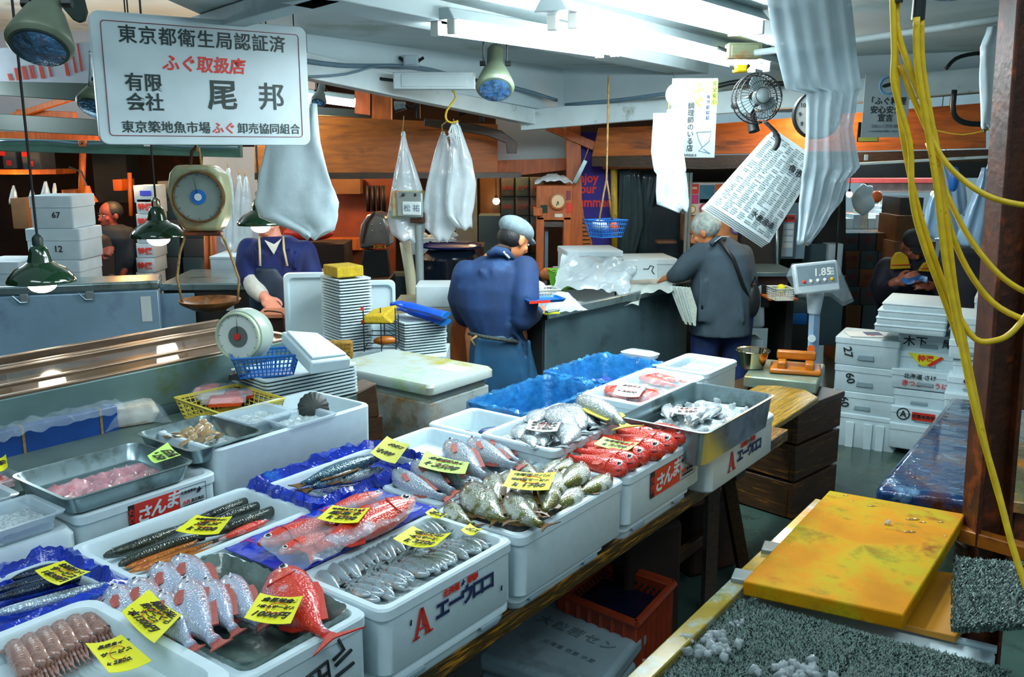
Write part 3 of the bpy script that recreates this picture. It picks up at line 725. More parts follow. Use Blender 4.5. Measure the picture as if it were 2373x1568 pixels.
def sanma(t,x,z0,k=1.0):
 y=-t['l']/2-.0006
 MB().box((x-.115*k,y,z0),(.022*k,.001,.078*k)).build('label_strip',M['ink'],t,smooth=False)
 MB().box((x-.022*k,y,z0),(.164*k,.001,.078*k)).build('label_panel',M['red'],t,smooth=False)
 face_txt(t,'丸\n西',.026*k,M['red_ink'],x-.115*k,z0,bold=.02)
 for ch,dx,dz in(('さ',-.075,-.008),('ん',-.022,0),('ま',.03,.008)):
  face_txt(t,ch,.058*k,M['foam'],x+dx*k,z0+dz*k,bold=.03,shear=.25)
 b=MB()
 for(cx,cz,sx,sz)in((.113,.039,.1,.0012),(.113,-.039,.1,.0012),(.163,0,.0012,.078)):
  b.box((x+cx*k,y,z0+cz*k),(sx*k,.0008,sz*k))
 b.build('label_outline',M['ink'],t,smooth=False)
 face_txt(t,'北海道厚岸',.012*k,M['ink'],x+.095*k,z0+.022*k);star(t,x+.135*k,z0+.016*k,.014*k,M['ink'])
 face_txt(t,'丸西',.014*k,M['red_ink'],x+.085*k,z0-.014*k,bold=.02);face_txt(t,'渡辺商店',.013*k,M['ink'],x+.128*k,z0-.014*k,bold=.01)
 face_txt(t,'北海道厚岸郡厚岸町湾月',.007*k,M['ink'],x+.112*k,z0-.027*k)
sanma(BX['F5'],.02,.095,1.08)
# black brush marks on the sea perch box
t=BX['F2'];y=-t['l']/2-.001
def stroke(t,pts,r,m,y=None,name='brush_mark'):
 y=-t['l']/2-.0006 if y is None else y
 b=MB()
 P=[Vector((p[0],y,p[1]))for p in pts]
 o=b.tube(P,r,6).build(name,m,t,angle=180);return o
for pts in([(-.03,.10),(-.02,.155),(.04,.165),(.045,.12),(-.01,.11)],[(-.015,.135),(.04,.14)],[(.0,.15),(.005,.115)],[(.018,.155),(.022,.118)],
 [(-.03,.10),(-.028,.06),(.045,.065),(.043,.105)],[(-.005,.10),(-.008,.062)],[(.02,.10),(.02,.065)],
 [(-.06,.075),(-.085,.09),(-.10,.07),(-.08,.055),(-.06,.08),(-.045,.09),(-.04,.07),(-.06,.075)],
 [(.07,.20),(.085,.17),(.055,.16)],[(.06,.145),(.105,.16)],[(.06,.12),(.11,.128)]):
 stroke(t,pts,.0035,M['ink'])
face_txt(t,'の',.05,mat('purple_ink',(160,130,200),.6,var=0),-.135,.07,bold=.02)
for dx,dz in((.175,.05),(-.15,.1)):stroke(BX['F3'],[(dx,dz),(dx+.002,dz+.012)],.002,M['ink'])
# ---------------------------------------------------------------- fish (one unit long, nose at x -0.5, back towards +y, lying flat)
FM={
 'perch':fishmat('sea_perch_skin',(176,106,96),(172,186,208),(214,222,232),(196,110,100),.14,psc=6,yb=.03),
 'redfish':fishmat('alfonsino_skin',(222,48,24),(216,60,40),(206,140,150),(200,176,196),.24,psc=7,metal=.1,yb=-.03),
 'sea_bream':fishmat('red_fin_silver_skin',(146,124,130),(146,162,176),(190,200,208),(196,92,70),.10,psc=7,yb=.05),
 'sardine':fishmat('small_silver_skin',(64,86,92),(150,170,178),(206,190,176),(160,88,48),.2,psc=10,yb=.03,bump=.06),
 'rockfish':fishmat('olive_silver_skin',(54,48,14),(140,150,136),(196,206,196),(92,92,14),.44,psc=6,yb=-.01,head=(96,58,22)),
 'thornyhead':fishmat('bright_red_skin',(196,60,40),(214,46,20),(220,64,34),(206,150,156),.12,psc=20,metal=.05,stretch=(1,3,3)),
 'greenling':fishmat('dark_green_skin',(26,34,26),(44,54,42),(86,76,44),(16,22,20),.3,psc=8,metal=.1,stretch=(1,3,3)),
 'mackerel':fishmat('mackerel_skin',(22,46,60),(70,104,118),(206,214,212),(18,36,46),.22,psc=9,yb=.01),
 'rosefish':fishmat('mottled_red_skin',(218,52,26),(220,62,36),(218,90,70),(200,176,186),.22,psc=6,metal=.05),
 'saury':fishmat('black_blue_skin',(12,24,44),(18,42,66),(60,104,140),(10,16,30),.2,psc=8),
 'cutlassfish':fishmat('bright_silver_skin',(110,150,176),(184,206,218),(214,226,232),(120,160,190),.2,psc=5,stretch=(.4,4,4),metal=.5),
 'pomfret':fishmat('pale_silver_skin',(104,122,128),(142,156,162),(186,198,202),(206,214,218),.2,psc=6,stretch=(1,3,3),metal=.4),
 'amberjack':fishmat('yellow_green_silver_skin',(150,160,60),(170,182,180),(206,214,216),(110,126,110),.12,psc=6,metal=.35,yb=.03),
 'bluefish':fishmat('dark_blue_skin',(18,40,96),(26,52,112),(60,90,150),(14,24,54),.3,psc=9),
 'stripfish':fishmat('orange_strip_skin',(120,60,20),(206,116,24),(206,170,60),(146,50,40),.3,psc=9,stretch=(.5,8,8),metal=0),
 }
M['fin_red']=mat('red_fin',(214,54,30),.35,var=.2,scale=30,bump=.5,bscale=60,stretch=(1,8,8))
M['fin_perch']=mat('pale_red_fin',(198,100,88),.35,var=.25,scale=30,bump=.5,bscale=60,stretch=(1,8,8))
M['fin_silver']=mat('silver_fin',(132,146,148),.35,var=.2,scale=30,bump=.5,bscale=60)
M['fin_olive']=mat('olive_fin',(104,72,24),.4,var=.25,scale=30)
M['fin_dark']=mat('dark_fin',(34,42,44),.4,var=.25,scale=30)
M['fin_yellow']=mat('yellow_fin',(186,180,30),.4,var=.2,scale=30)
M['fin_orange']=mat('orange_red_fin',(232,76,30),.35,var=.25,scale=30,bump=.5,bscale=60,stretch=(1,8,8))
M['eye_w']=mat('fish_eye_white',(226,230,224),.15,var=0,coat=1)
M['eye_b']=mat('fish_pupil',(8,10,12),.08,var=0,coat=1)
M['gill']=mat('gill_opening',(58,16,24),.5,var=.1)
PROF={   # x, back, belly (half heights)
 'perch':[(-.5,.014,.014),(-.47,.05,.045),(-.40,.095,.085),(-.30,.132,.12),(-.17,.146,.132),(-.02,.132,.122),(.12,.10,.092),(.23,.064,.058),(.31,.043,.04),(.37,.04,.038),(.42,.044,.042)],
 'deep':[(-.5,.012,.012),(-.47,.05,.045),(-.40,.10,.09),(-.30,.145,.13),(-.16,.165,.15),(0,.15,.14),(.14,.115,.105),(.26,.068,.062),(.33,.045,.042),(.38,.042,.04)],
 'round':[(-.5,.02,.02),(-.47,.08,.07),(-.40,.15,.13),(-.28,.20,.19),(-.12,.205,.20),(.04,.17,.165),(.16,.11,.10),(.26,.055,.05),(.33,.036,.034),(.37,.034,.032)],
 'slim':[(-.5,.008,.008),(-.46,.032,.03),(-.38,.06,.056),(-.25,.082,.076),(-.08,.088,.084),(.1,.075,.07),(.25,.045,.042),(.35,.024,.022),(.40,.02,.02)],
 'eel':[(-.5,.010,.010),(-.46,.026,.024),(-.38,.042,.04),(-.2,.052,.050),(0,.055,.052),(.2,.046,.044),(.36,.026,.024),(.44,.015,.014),(.47,.012,.012)],
 'bighead':[(-.5,.03,.045),(-.46,.085,.085),(-.38,.13,.12),(-.25,.145,.13),(-.1,.125,.12),(.06,.095,.09),(.2,.062,.058),(.3,.042,.04),(.36,.038,.036)],
 }
#        profile, thickness, bend, fins, tail spread, eye size, fin material, extras
FK={
 'perch':('perch',.20,.12,'fin_perch',.075,.024,('patch','mouth')),'redfish':('round',.20,.16,'fin_red',.19,.036,('gillline',)),
 'sea_bream':('perch',.19,.12,'fin_perch',.09,.024,('patch',)),'sardine':('slim',.12,.06,'fin_silver',.08,.022,()),
 'rockfish':('deep',.18,.22,'fin_olive',.11,.035,()),'thornyhead':('bighead',.21,.05,'fin_orange',.12,.042,('patch','lip','gillline')),
 'greenling':('eel',.10,.06,'fin_dark',.05,.015,()),'mackerel':('slim',.14,.05,'fin_olive',.08,.016,()),
 'rosefish':('deep',.17,.03,'fin_red',.12,.04,('gillline',)),'saury':('eel',.085,.05,'fin_dark',.05,.008,()),
 'cutlassfish':('eel',.07,.04,'fin_silver',.03,.010,()),'pomfret':('deep',.15,.10,'fin_silver',.1,.02,()),
 'amberjack':('slim',.16,.05,'fin_yellow',.13,.018,()),'bluefish':('deep',.18,.08,'fin_dark',.1,.02,()),'stripfish':('eel',.06,.04,'fin_dark',.03,.008,()),
 }
PROTO={}
def fish_build(name,kind,bend,parts=True):
 prof,th,bd,finm,tsp,eye,ex=FK[kind];P=PROF[prof];bd*=bend
 t=thing(name,None,'fish')
 yb=lambda x:bd*((x+.05)**2*2.2-.18)
 n=14;rings=[]
 zc=th/2
 hmax=max(p[1]for p in P)
 for(x,a,b2)in P:
  k=((a+b2)/(2*hmax));hz=th/2*min(1,k**.75)
  ring=[]
  for i in range(n):
   an=2*math.pi*i/n;cy,sz=math.cos(an),math.sin(an)
   y=(a if cy>0 else b2)*cy
   ring.append((x,yb(x)+y,zc+hz*math.copysign(abs(sz)**.85,sz)))
  rings.append(ring)
 rings.reverse()
 MB().loft(rings).build('fish_body',FM[kind],t,angle=180)
 fm=M[finm]
 def fin(nm,pts,z=zc,m=None,th2=.008):
  MB().slab([(p[0],yb(p[0])+p[1],z-th2/2)for p in pts],(0,0,th2)).build(nm,m or fm,t,smooth=False)
 xe=P[-1][0]
 fin('tail_fin',[(xe-.02,.03),(xe-.02,-.03),(xe+.05,-.045),(.5,-tsp),(xe+.08,-.01),(xe+.08,.01),(.5,tsp),(xe+.05,.045)])
 if not parts:return t
 top=lambda x:[max(1e-3,p0[1]+(p1[1]-p0[1])*(x-p0[0])/(p1[0]-p0[0]))for p0,p1 in zip(P,P[1:])if p0[0]<=x<=p1[0]][0]
 hz=lambda x:th/2*min(1,(top(x)/hmax)**.75)
 if prof!='eel':
  fin('dorsal_fin',[(-.2,top(-.2)-.02),(.22,top(.22)-.015),(.25,top(.22)+.03),(.1,top(.1)+.035),(-.05,top(-.05)+.04),(-.16,top(-.16)+.03)])
  fin('anal_fin',[(.06,-top(.06)+.02),(.24,-top(.24)+.015),(.2,-top(.2)-.04),(.1,-top(.1)-.035)])
 for s in((1,-1)if prof!='eel' else(1,)):
  ez=zc+s*hz(-.40)*.86;ex0=-.405
  e=MB().ball((ex0,yb(ex0)+top(-.4)*.30,ez),eye,12,8,(1,1,.3)).build('eye',M['eye_w'],t,angle=180)
  p=MB().ball((ex0,yb(ex0)+top(-.4)*.30,ez+s*eye*.16),eye*.66,10,6,(1,1,.5)).build('pupil',M['eye_b'],e,angle=180)
  if 'patch' in ex or 'patch_o' in ex:
   x0=-.19;z=zc+s*(hz(x0)+.004)
   MB().slab([(x0,yb(x0)-.01,z),(x0+.03,yb(x0)+.025,z),(x0+.15,yb(x0+.1)-.02,z-s*.012),(x0+.14,yb(x0+.1)-.06,z-s*.012),(x0+.04,yb(x0)-.05,z-s*.004)],(0,0,.006)).build('pectoral_fin',fm,t,smooth=False)
  if 'mouth' in ex:
   z=zc+s*hz(-.27)*.86
   MB().slab([(-.30,yb(-.3)+.06,z),(-.255,yb(-.26)-.02,z+s*.004),(-.27,yb(-.27)-.10,z-s*.012),(-.29,yb(-.29)-.03,z)],(0,0,.004)).build('gill_slit',M['gill'],t,smooth=False)
  if 'gillline' in ex:
   pts=[(-.27+.03*math.sin(k*.5),yb(-.27)+.12-.045*k,zc+s*(hz(-.27)*math.sqrt(max(.1,1-((.12-.045*k)/.2)**2))+.001))for k in range(6)]
   MB().tube(pts,.006,5).build('gill_cover_edge',fm,t,angle=180)
  if 'lip' in ex:
   pts=[(-.5,yb(-.5)-.01,zc+s*.01),(-.46,yb(-.46)-.045,zc+s*hz(-.46)*.85),(-.42,yb(-.42)-.07,zc+s*hz(-.42)*.86)]
   MB().tube(pts,.007,5).build('mouth',M['gill'],t,angle=180)
 return t
FIRSTUSE=set()
def fish(kind,nose,tail,label,group=None,flip=1,roll=0,bend=1,z=None,name=None,parts=True,sc_=(1,1)):
 """nose, tail: pixels at height z (or points)"""
 key=(kind,bend,parts);nm=name or{'sardine':'small_silver_fish'}.get(kind,kind)
 if key not in PROTO:PROTO[key]=fish_build(nm,kind,bend,parts);o=PROTO[key]
 else:o=clone(PROTO[key])
 th=FK[kind][1]/2*sc_[1];hm=max(p[1]for p in PROF[FK[kind][0]])*sc_[0]
 r=math.sqrt((th*math.cos(R(roll)))**2+(hm*math.sin(R(roll)))**2)   # half height of the rolled body
 L=(Z(*tail,z)-Z(*nose,z)).length
 a,b=Z(*nose,z+r*L),Z(*tail,z+r*L*.8)
 x=(b-a);L=x.length;x.normalize()
 zz=Vector((0,0,1 if flip>0 else-1));zz=(zz-x*zz.dot(x)).normalized()
 zz=Matrix.Rotation(R(roll),3,x)@zz
 yy=zz.cross(x);m=Matrix((x,yy,zz)).transposed()
 o.location=(a+b)/2-zz*(th*L);o.rotation_euler=m.to_euler();o.scale=(L,L*sc_[0],L*sc_[1])
 tag(o,label,'fish',group);return o
# sea perch and one red fish in the grey lined box
zi=.872
pl=[((247,1370),(372,1480),'leftmost pink sea perch, its mouth open at the corner of the grey liner'),
 ((302,1352),(400,1478),'second pink sea perch from the left, head above the yellow price card'),
 ((352,1318),(470,1428),'third pink sea perch from the left with an open dark gill'),
 ((403,1298),(515,1410),'sea perch lying highest against the back rim of the grey liner'),
 ((519,1342),(600,1462),'pink sea perch whose tail hides under the price card of the red fish')]
for i,(a,b2,lab)in enumerate(pl):fish('perch',a,b2,lab,'pink sea perch in the grey liner',z=zi+.002*i,roll=20,bend=(1,.4)[i%2],sc_=(1.12,1.2))
pf=[((366,1380),(447,1512),'front sea perch with its red eye up, tail lowest of all'),((420,1352),(492,1508),'front sea perch with red tail, second from the left of the lower layer'),((470,1350),(545,1472),'rightmost front sea perch with red tail')]
for i,(a,b2,lab)in enumerate(pf):fish('perch',a,b2,lab,'pink sea perch in the grey liner',z=zi+.022,roll=20,bend=(1,.4)[(i+1)%2],sc_=(1.05,1.2))
fish('redfish',(636,1328),(762,1500),'single bright red fish with forked tail beside the sea perch',z=zi+.004,roll=16,bend=1,sc_=(.86,1))
# squid
SQ=None
def squid(top,bot,z,label):
 global SQ
 a,b=Z(*top,z),Z(*bot,z);x=(b-a);L=x.length
 if SQ is None:
  SQ=thing('squid',None,'squid')
  MB().loft([[(x0,y*math.cos(k*math.pi/6)*r,.07+r*.8*math.sin(k*math.pi/6))for k in range(12)for y in(1,)]for x0,r in((-.5,.01),(-.45,.05),(-.3,.085),(0,.10),(.2,.09),(.27,.08))]).build('mantle',M['squid'],SQ,angle=180)
  for s in(-1,1):MB().slab([(-.5,0,.07),(-.2,s*.06,.07),(-.28,s*.17,.07),(-.38,s*.14,.07)],(0,0,.012)).build('fin',M['squid'],SQ,smooth=False)
  for k in range(5):MB().tube([(.26,(k-2)*.03,.06),(.38,(k-2)*.035,.04),(.5,(k-2)*.05,.03)],[.018,.014,.006],6).build('tentacle',M['squid'],SQ,angle=180)
  MB().ball((.24,.06,.10),.022,8,6).build('eye',M['eye_b'],SQ,angle=180);o=SQ
 else:o=clone(SQ)
 o.location=(a+b)/2;o.rotation_euler=(0,0,math.atan2(x.y,x.x));o.scale=(L,L,L)
 tag(o,label,'squid','brown squid in the corner tray')
for i in range(8):
 squid((22+i*33,1492-i*17),(85+i*34,1610-i*20),.885,(ordn(i)+' brown squid from the left in the corner tray')if i<7 else 'last brown squid at the right end of the corner tray')
# small silver fish in two rows
N1=30
for i in range(N1):
 t=i/(N1-1);jx,jy=random.uniform(-4,4),random.uniform(-4,4)
 nx,ny=706+t*300+jx,1322-t*136+jy
 tx,ty=nx+random.uniform(68,88)*(1-.3*t),ny+random.uniform(42,54)*(1-.32*t)
 fish('sardine',(nx,ny),(tx,ty),'small silver fish in the back row, heads toward the wrapped red fish','back row of small silver fish',z=.868+random.uniform(0,.004),bend=(1,-1)[i%2],roll=random.uniform(14,34),name='small_silver_fish',sc_=(1.55,1.5),flip=1)
N2=32
for i in range(N2):
 t=i/(N2-1)
 hx,hy=893+t*260+random.uniform(-8,6),1376-t*122+random.uniform(-6,6)
 if i==3:hx,hy=917,1384
 fish('sardine',(hx,hy),(hx-random.uniform(80,98)*(1-.3*t),hy-random.uniform(22,34)*(1-.3*t)),'small silver fish in the front row, its eye toward the counter edge','front row of small silver fish',z=.868+random.uniform(0,.005),bend=(1,-1)[i%2],roll=random.uniform(-36,-16),flip=-1,sc_=(1.6,1.5))
for i,(a,b2)in enumerate((((880,1392),(806,1372)),((862,1404),(800,1388)),((858,1380),(802,1360)))):
 fish('sardine',a,b2,'small silver fish in the near corner of its box','front row of small silver fish',z=.870+i*.006,flip=-1,roll=-24,sc_=(1.7,1.5))
# olive silver fish heap
ml=[((1034,1166),(1096,1226)),((1080,1122),(1146,1216)),((1116,1136),(1164,1220)),((1140,1100),(1152,1172)),((1176,1096),(1168,1176)),((1206,1072),(1250,1112)),
 ((1172,1146),(1256,1232)),((1206,1136),(1248,1204)),((1234,1126),(1246,1204)),((1302,1066),(1246,1112)),((1300,1096),(1236,1180)),((1360,1078),(1288,1142)),((1350,1126),(1256,1192)),((1420,1104),(1332,1150)),((1330,1066),(1270,1100)),((1270,1116),(1266,1196))]
mlab=['at the left end of the heap','with its brown head up left of the heap','third from the left in the heap','left of the yellow price card','under the left end of the price card','behind the price card',
 'with its tail over the counter side rim','curled just below the price card','below the middle of the price card','farthest back in the heap with brown head','under the right end of the price card','high on the right of the heap',
 'broad and pale at the right front of the heap','at the right end of the heap pointing to the red fish','small one behind the right end of the price card','curved below the right end of the price card']
for i,(a,b2)in enumerate(ml):fish('rockfish',a,b2,'olive silver fish '+mlab[i],'olive silver fish heap',z=.882+(i%4)*.009,bend=(1,.5)[i%2],flip=(-1 if i>9 else 1),roll=random.uniform(6,26)*(-1 if i>9 else 1),sc_=(1.0,1.1))
# bright red fish
kl=[((1452,1092),(1304,1056)),((1477,1076),(1316,1040)),((1500,1064),(1346,1024)),((1537,1050),(1372,1008)),((1564,1036),(1410,992)),((1588,1018),(1448,980)),((1440,1040),(1312,1030)),((1520,1012),(1392,984))]
klab=['nearest bright red fish, its mouth open toward the counter edge','second bright red fish from the near end','third bright red fish, head just right of the price card','fourth bright red fish, its big eye up','fifth bright red fish from the near end','farthest bright red fish beside the steel tray','bright red fish mostly hidden under its price card','bright red fish showing only its back at the rear of the box']
for i,(a,b2)in enumerate(kl):fish('thornyhead',a,b2,klab[i],'bright red fish in one box',z=.887+(.010 if i in(6,7)else(.007 if i%2 else 0)),flip=-1,roll=-38,sc_=(1.0,1.05),bend=1)
# silver fish with red fins
for i,(a,b2)in enumerate((((906,1096),(1034,1163)),((954,1074),(1054,1146)),((1000,1070),(1086,1132)),((1034,1027),(1130,1116)),((1082,1022),(1200,1090)),((1120,1016),(1208,1078)))):
 fish('sea_bream',a,b2,'silver fish with red fins, '+['nearest one of six in its box','second from the near end of its box','under the pale green price card','left of the upper three','middle of the upper three','right of the upper three against the white tray'][i],'silver fish with red fins',z=.88+(.010 if i==3 else 0),roll=20,bend=(1,.5)[i%2],sc_=(.9,1.15))
# long dark fish, one red fish and orange strips
for i,(a,b2)in enumerate((((243,1290),(455,1212)),((272,1308),(470,1236)),((600,1150),(430,1216)),((622,1162),(448,1228)),((654,1174),(466,1246)))):
 fish('greenling',a,b2,['long dark fish on the left with its snout at the box corner','long dark fish with visible white eye, front of the left pair','long dark fish at the right, rearmost of three','long dark fish at the right, middle of three','long dark fish at the right, nearest of three'][i],'long dark fish in the wide box',z=.852,bend=(1,-1)[i%2],flip=(1 if i<2 else-1),sc_=(1.3,1.3))
fish('rosefish',(622,1204),(488,1258),'slender red fish beside the long dark fish',z=.852,bend=1,sc_=(.5,.7))
for i,(a,b2)in enumerate((((292,1316),(470,1250)),((300,1326),(500,1254)),((340,1322),(520,1262)))):
 fish('stripfish',a,b2,ordn(i)+' orange striped thin fish from the rear, along the rim of the wide box','orange striped thin fish',z=.852+.003*i,sc_=(1.0,1.2))
# mackerel
for i,(a,b2,f)in enumerate((((880,1058),(676,1128),1),((890,1086),(742,1128),-1),((760,1150),(684,1136),-1),((868,1070),(700,1140),-1))):
 fish('mackerel',a,b2,['mackerel with a dark blue back, topmost in the blue liner','mackerel showing its white belly in the blue liner','small mackerel half hidden at the near end of the blue liner','mackerel under the other mackerel in the blue liner'][i],'mackerel in the blue liner',z=.876+(.012 if i==0 else 0),flip=f,sc_=(1.05,1.1))
# red fish wrapped in plastic over a blue sheet
sheet=MB().sheet(lambda u,v:((u-.5)*.50,(v-.5)*.245,.006*noise.noise(Vector((u*9,v*6,1)))),24,12,.003).build('blue_sheet',mat('blue_printed_sheet',(24,56,190),.25,var=.12,bump=.6,bscale=30,coat=.5),None,loc=AB(1.475,1.67,.906))
sheet.rotation_euler=(0,0,YAW);tag(sheet,'blue plastic sheet with red characters under the wrapped red fish','sheet')
for k,ch in enumerate('下田明金太'):text(ch,.035,mat('magenta_print',(150,30,130),.5,var=0),sheet,(-.2+k*.085,.088,.0085),(0,0,R(8)),bold=.05)
for i,(a,b2,f)in enumerate((((597,1262),(850,1190),1),((645,1282),(815,1222),1),((964,1156),(700,1290),-1),((888,1142),(745,1190),-1))):
 fish('rosefish',a,b2,['wrapped red fish with a large ringed eye, leftmost','wrapped red fish in the near corner, second head from the left','longest wrapped red fish with its eye to the right','wrapped red fish at the back with only its tail half showing'][i],'wrapped red fish',z=.910+(.012 if i==1 else 0),flip=f,roll=24*f,sc_=(.72,.8),bend=1)
def film(name,label,quad,z,amp=.012,n=30,m=None,cat='film'):
 P=[Z(p[0],p[1],z)for p in quad];o0=sum(P,Vector())/4;sd=random.random()*50
 def f(u,v):
  p=(P[0]*(1-u)+P[1]*u)*(1-v)+(P[3]*(1-u)+P[2]*u)*v-o0
  e=min(1,6*min(u,v,1-u,1-v))
  return p+Vector((0,0,amp*(.7*noise.noise(Vector((p.x*14+sd,p.y*14,0)))+.6*noise.noise(Vector((p.x*44,p.y*30+sd,2))))-(1-e)*amp*.9))
 b=MB().sheet(f,n,n,.0008)
 return tag(b.build(name,m or M['film'],None,loc=o0,angle=70),label,cat)
film('plastic_wrap','clear plastic wrap stretched over the red fish on the blue sheet',[(590,1245),(880,1125),(980,1165),(690,1315)],.955,.012)
# blue black fish and the silver cutlassfish at the left edge
BX['sn']=foam('foam_box','foam box hidden in a blue liner with blue black fish at the left edge',.50,.965,1.80,2.10,.68,ZR,floor_z=.84)
liner('plastic_liner','crinkled blue liner around the blue black fish at the left edge',.49,.98,1.79,2.11,.906,.868,M['bluefilm'],.05)
for i,(a,b2)in enumerate((((-40,1356),(226,1292)),((-40,1376),(222,1312)),((-46,1396),(210,1330)))):
 fish('saury',(b2[0],b2[1]),a,ordn(i)+' blue black fish from the rear in the left blue liner','blue black fish in the left liner',z=.874+.004*i,sc_=(1.35,1.2))
fish('cutlassfish',(-20,1426),(262,1348),'long bright silver fish along the near rim of the left blue liner',z=.892,sc_=(1.25,1.4))
# silver fish on ice, amberjack
for i,(a,b2)in enumerate((((1284,944),(1342,1010)),((1306,940),(1362,1004)),((1328,938),(1378,994)),((1350,942),(1394,984)),((1214,984),(1196,1022)),((1216,1008),(1244,1040)),((1262,1004),(1254,1040)),((1318,984),(1312,1038)),((1256,950),(1230,990)))):
 fish('pomfret',a,b2,'pale silver fish on ice, '+['left of the bright four','second of the bright four','third of the bright four','rightmost of the bright four by the yellow tailed fish','at the near left of the tray','below the white price card','below the middle of the white price card','right of the white price card','behind the white price card'][i],'pale silver fish in the white tray',z=.928+(i%3)*.004,sc_=(1.25,1.3),flip=(-1)**i)
fish('amberjack',(1340,922),(1462,990),'yellow tailed silver fish lying across the rim of the white tray',z=.953,sc_=(1.3,1.2),flip=-1)
# wrapped red fish in the far tray
for i,(a,b2)in enumerate((((1392,898),(1520,930)),((1530,906),(1440,940)),((1478,872),(1574,896)),((1500,868),(1590,886)))):
 fish('rosefish',a,b2,['red fish pointing left in the far white tray','red fish nearest the rim of the far white tray','red fish behind the white price card in the far tray','rearmost red fish in the far white tray'][i],'red fish in the far white tray',z=.895,sc_=(.9,1),flip=(-1)**i)
film('plastic_wrap','clear plastic wrap over the red fish in the far white tray',[(1405,905),(1485,862),(1595,880),(1500,936)],.932,.012)
for i,(a,b2)in enumerate((((1062,1000),(1122,1016)),((1110,1002),(1172,990)))):
 fish('bluefish',a,b2,['dark blue fish at the near side of the nearly empty box','dark blue fish at the far side of the nearly empty box'][i],z=.845,sc_=(1.2,1.2))
# ---------------------------------------------------------------- price cards
def card(corners,z,lines,m,label,dz=(0,0),ink=None,sizes=None,curl=.006,ring=True,lift=0):
 P=[Z(p[0],p[1],z)for p in corners]           # top-left, top-right, bottom-right, bottom-left
 o0=sum(P,Vector())/4
 x=((P[1]-P[0])+(P[2]-P[3])).normalized();y=((P[0]-P[3])+(P[1]-P[2]));y=(y-x*y.dot(x)).normalized()
 w=((P[1]-P[0]).length+(P[2]-P[3]).length)/2;h=((P[0]-P[3])+(P[1]-P[2])).dot(y)/2
 t=thing('price_card',label,'price card',o0,0,'handwritten price cards')
 t.rotation_euler=Matrix((x,y,x.cross(y))).transposed().to_euler()
 inv=Matrix((x,y,x.cross(y)))
 Q=[inv@(p-o0)for p in P]
 cz=lambda u:curl*((2*u-1)**2)
 MB().sheet(lambda u,v:(Q[3]*(1-u)+Q[2]*u)*(1-v)+(Q[0]*(1-u)+Q[1]*u)*v+Vector((0,0,cz(u))),8,2,.0008).build('card',m,t)
 n=len(lines);k=0
 hs=sizes or[1]*n;tot=sum(hs);yy=h*.44
 for s,q in zip(lines,hs):
  lh=h*.86*q/tot
  wch=sum(1 if ord(c)>255 else .56 for c in s)
  size=min(lh*.98,w*.92/max(wch,1))
  text(s,size,M['ink'],t,(0,yy-lh/2,.0016+curl*.35),(0,0,R(2)),'handwriting',bold=.018,shear=.28,sx=min(1.35,w*.86/max(wch*size,.001)))
  yy-=lh
 if ring:
  MB().tube([(w*.22*math.cos(a)+w*.05,h*.2*math.sin(a),.002+curl*.35)for a in[k*.42+.5 for k in range(13)]],min(w,h)*.009,5).build('red_circle',M['red_ink'],t,angle=180)
 return t
Yc,Gc,Wc=M['tag_y'],M['tag_g'],M['tag_w']
card([(198,1496),(281,1476),(352,1537),(253,1565)],.955,['長崎白イカ','サービス','k 2800.'],Yc,'yellow price card reading 2800 on the squid',sizes=[1,.7,1.2])
card([(346,1371),(421,1430),(358,1496),(282,1423)],.955,['島根(浜田)','釣のどくろ','サービス','1本1300円'],Yc,'yellow price card reading 1300 yen on the sea perch',sizes=[1,1,.7,1.2])
card([(603,1379),(703,1386),(674,1450),(566,1437)],.95,['金目地金ス','1本→サービス','1000円'],Yc,'yellow price card reading 1000 yen on the red fish',sizes=[1,.8,1.2])
card([(149,1303),(211,1329),(137,1361),(81,1327)],.935,['北海道サンマ','サービス','1本300円'],Yc,'yellow price card reading 300 yen on the blue black fish')
card([(456,1197),(539,1200),(507,1241),(407,1234)],.915,['北海道釧路カジカ','活〆','k 3500'],Yc,'yellow price card on the long dark fish',sizes=[1,.8,1.2])
card([(771,1174),(858,1180),(830,1215),(735,1206)],.967,['銚子金目つりもの','脂あり','k 3700'],Yc,'yellow price card reading 3700 on the wrapped red fish',sizes=[1,.8,1.2])
card([(897,1014),(950,1032),(916,1078),(858,1053)],.955,['水氷(ゴマ)','k2,000'],M['tag_o'],'dull yellow price card reading 2,000 at the end of the blue liner',ring=False)
card([(985,1048),(1087,1075),(1078,1102),(970,1083)],.945,['北海道釣きんき','k 3500'],Gc,'pale green price card reading 3500 on the silver fish with red fins')
card([(1185,1093),(1289,1097),(1272,1139),(1165,1130)],.965,['北海道メバル','羅臼産サービス','k 1700'],Yc,'yellow price card reading 1700 on the olive silver fish')
card([(957,1228),(1048,1243),(1010,1275),(911,1258)],.925,['千葉はたはた','一本→サービス','k 3200'],Yc,'curled yellow price card reading 3200 on the small silver fish',curl=.012)
card([(1090,1217),(1119,1228),(1098,1244),(1068,1232)],.915,['メス'],Yc,'small yellow card with two characters at the far end of the small silver fish',ring=False)
card([(1003,1180),(1038,1195),(1020,1205),(985,1192)],.92,['オス'],Yc,'small curled yellow card beside the blue sheet',ring=False)
card([(1399,1015),(1483,1028),(1456,1047),(1376,1032)],.945,['北海道きんき','k 7,700'],Gc,'pale green price card on the bright red fish')
card([(1226,975),(1300,981),(1291,1002),(1218,997)],.972,['徳島県鯛','サービス','k 1,800'],Wc,'white price card on the ice of the white tray')
card([(1437,884),(1500,893),(1481,922),(1420,915)],.948,['岩手きんき','k 2500'],Wc,'white price card on the plastic wrap of the far tray')
card([(1566,944),(1630,944),(1616,962),(1551,957)],.945,['するめいか','k 500'],Wc,'white price card on the ice of the steel tray')
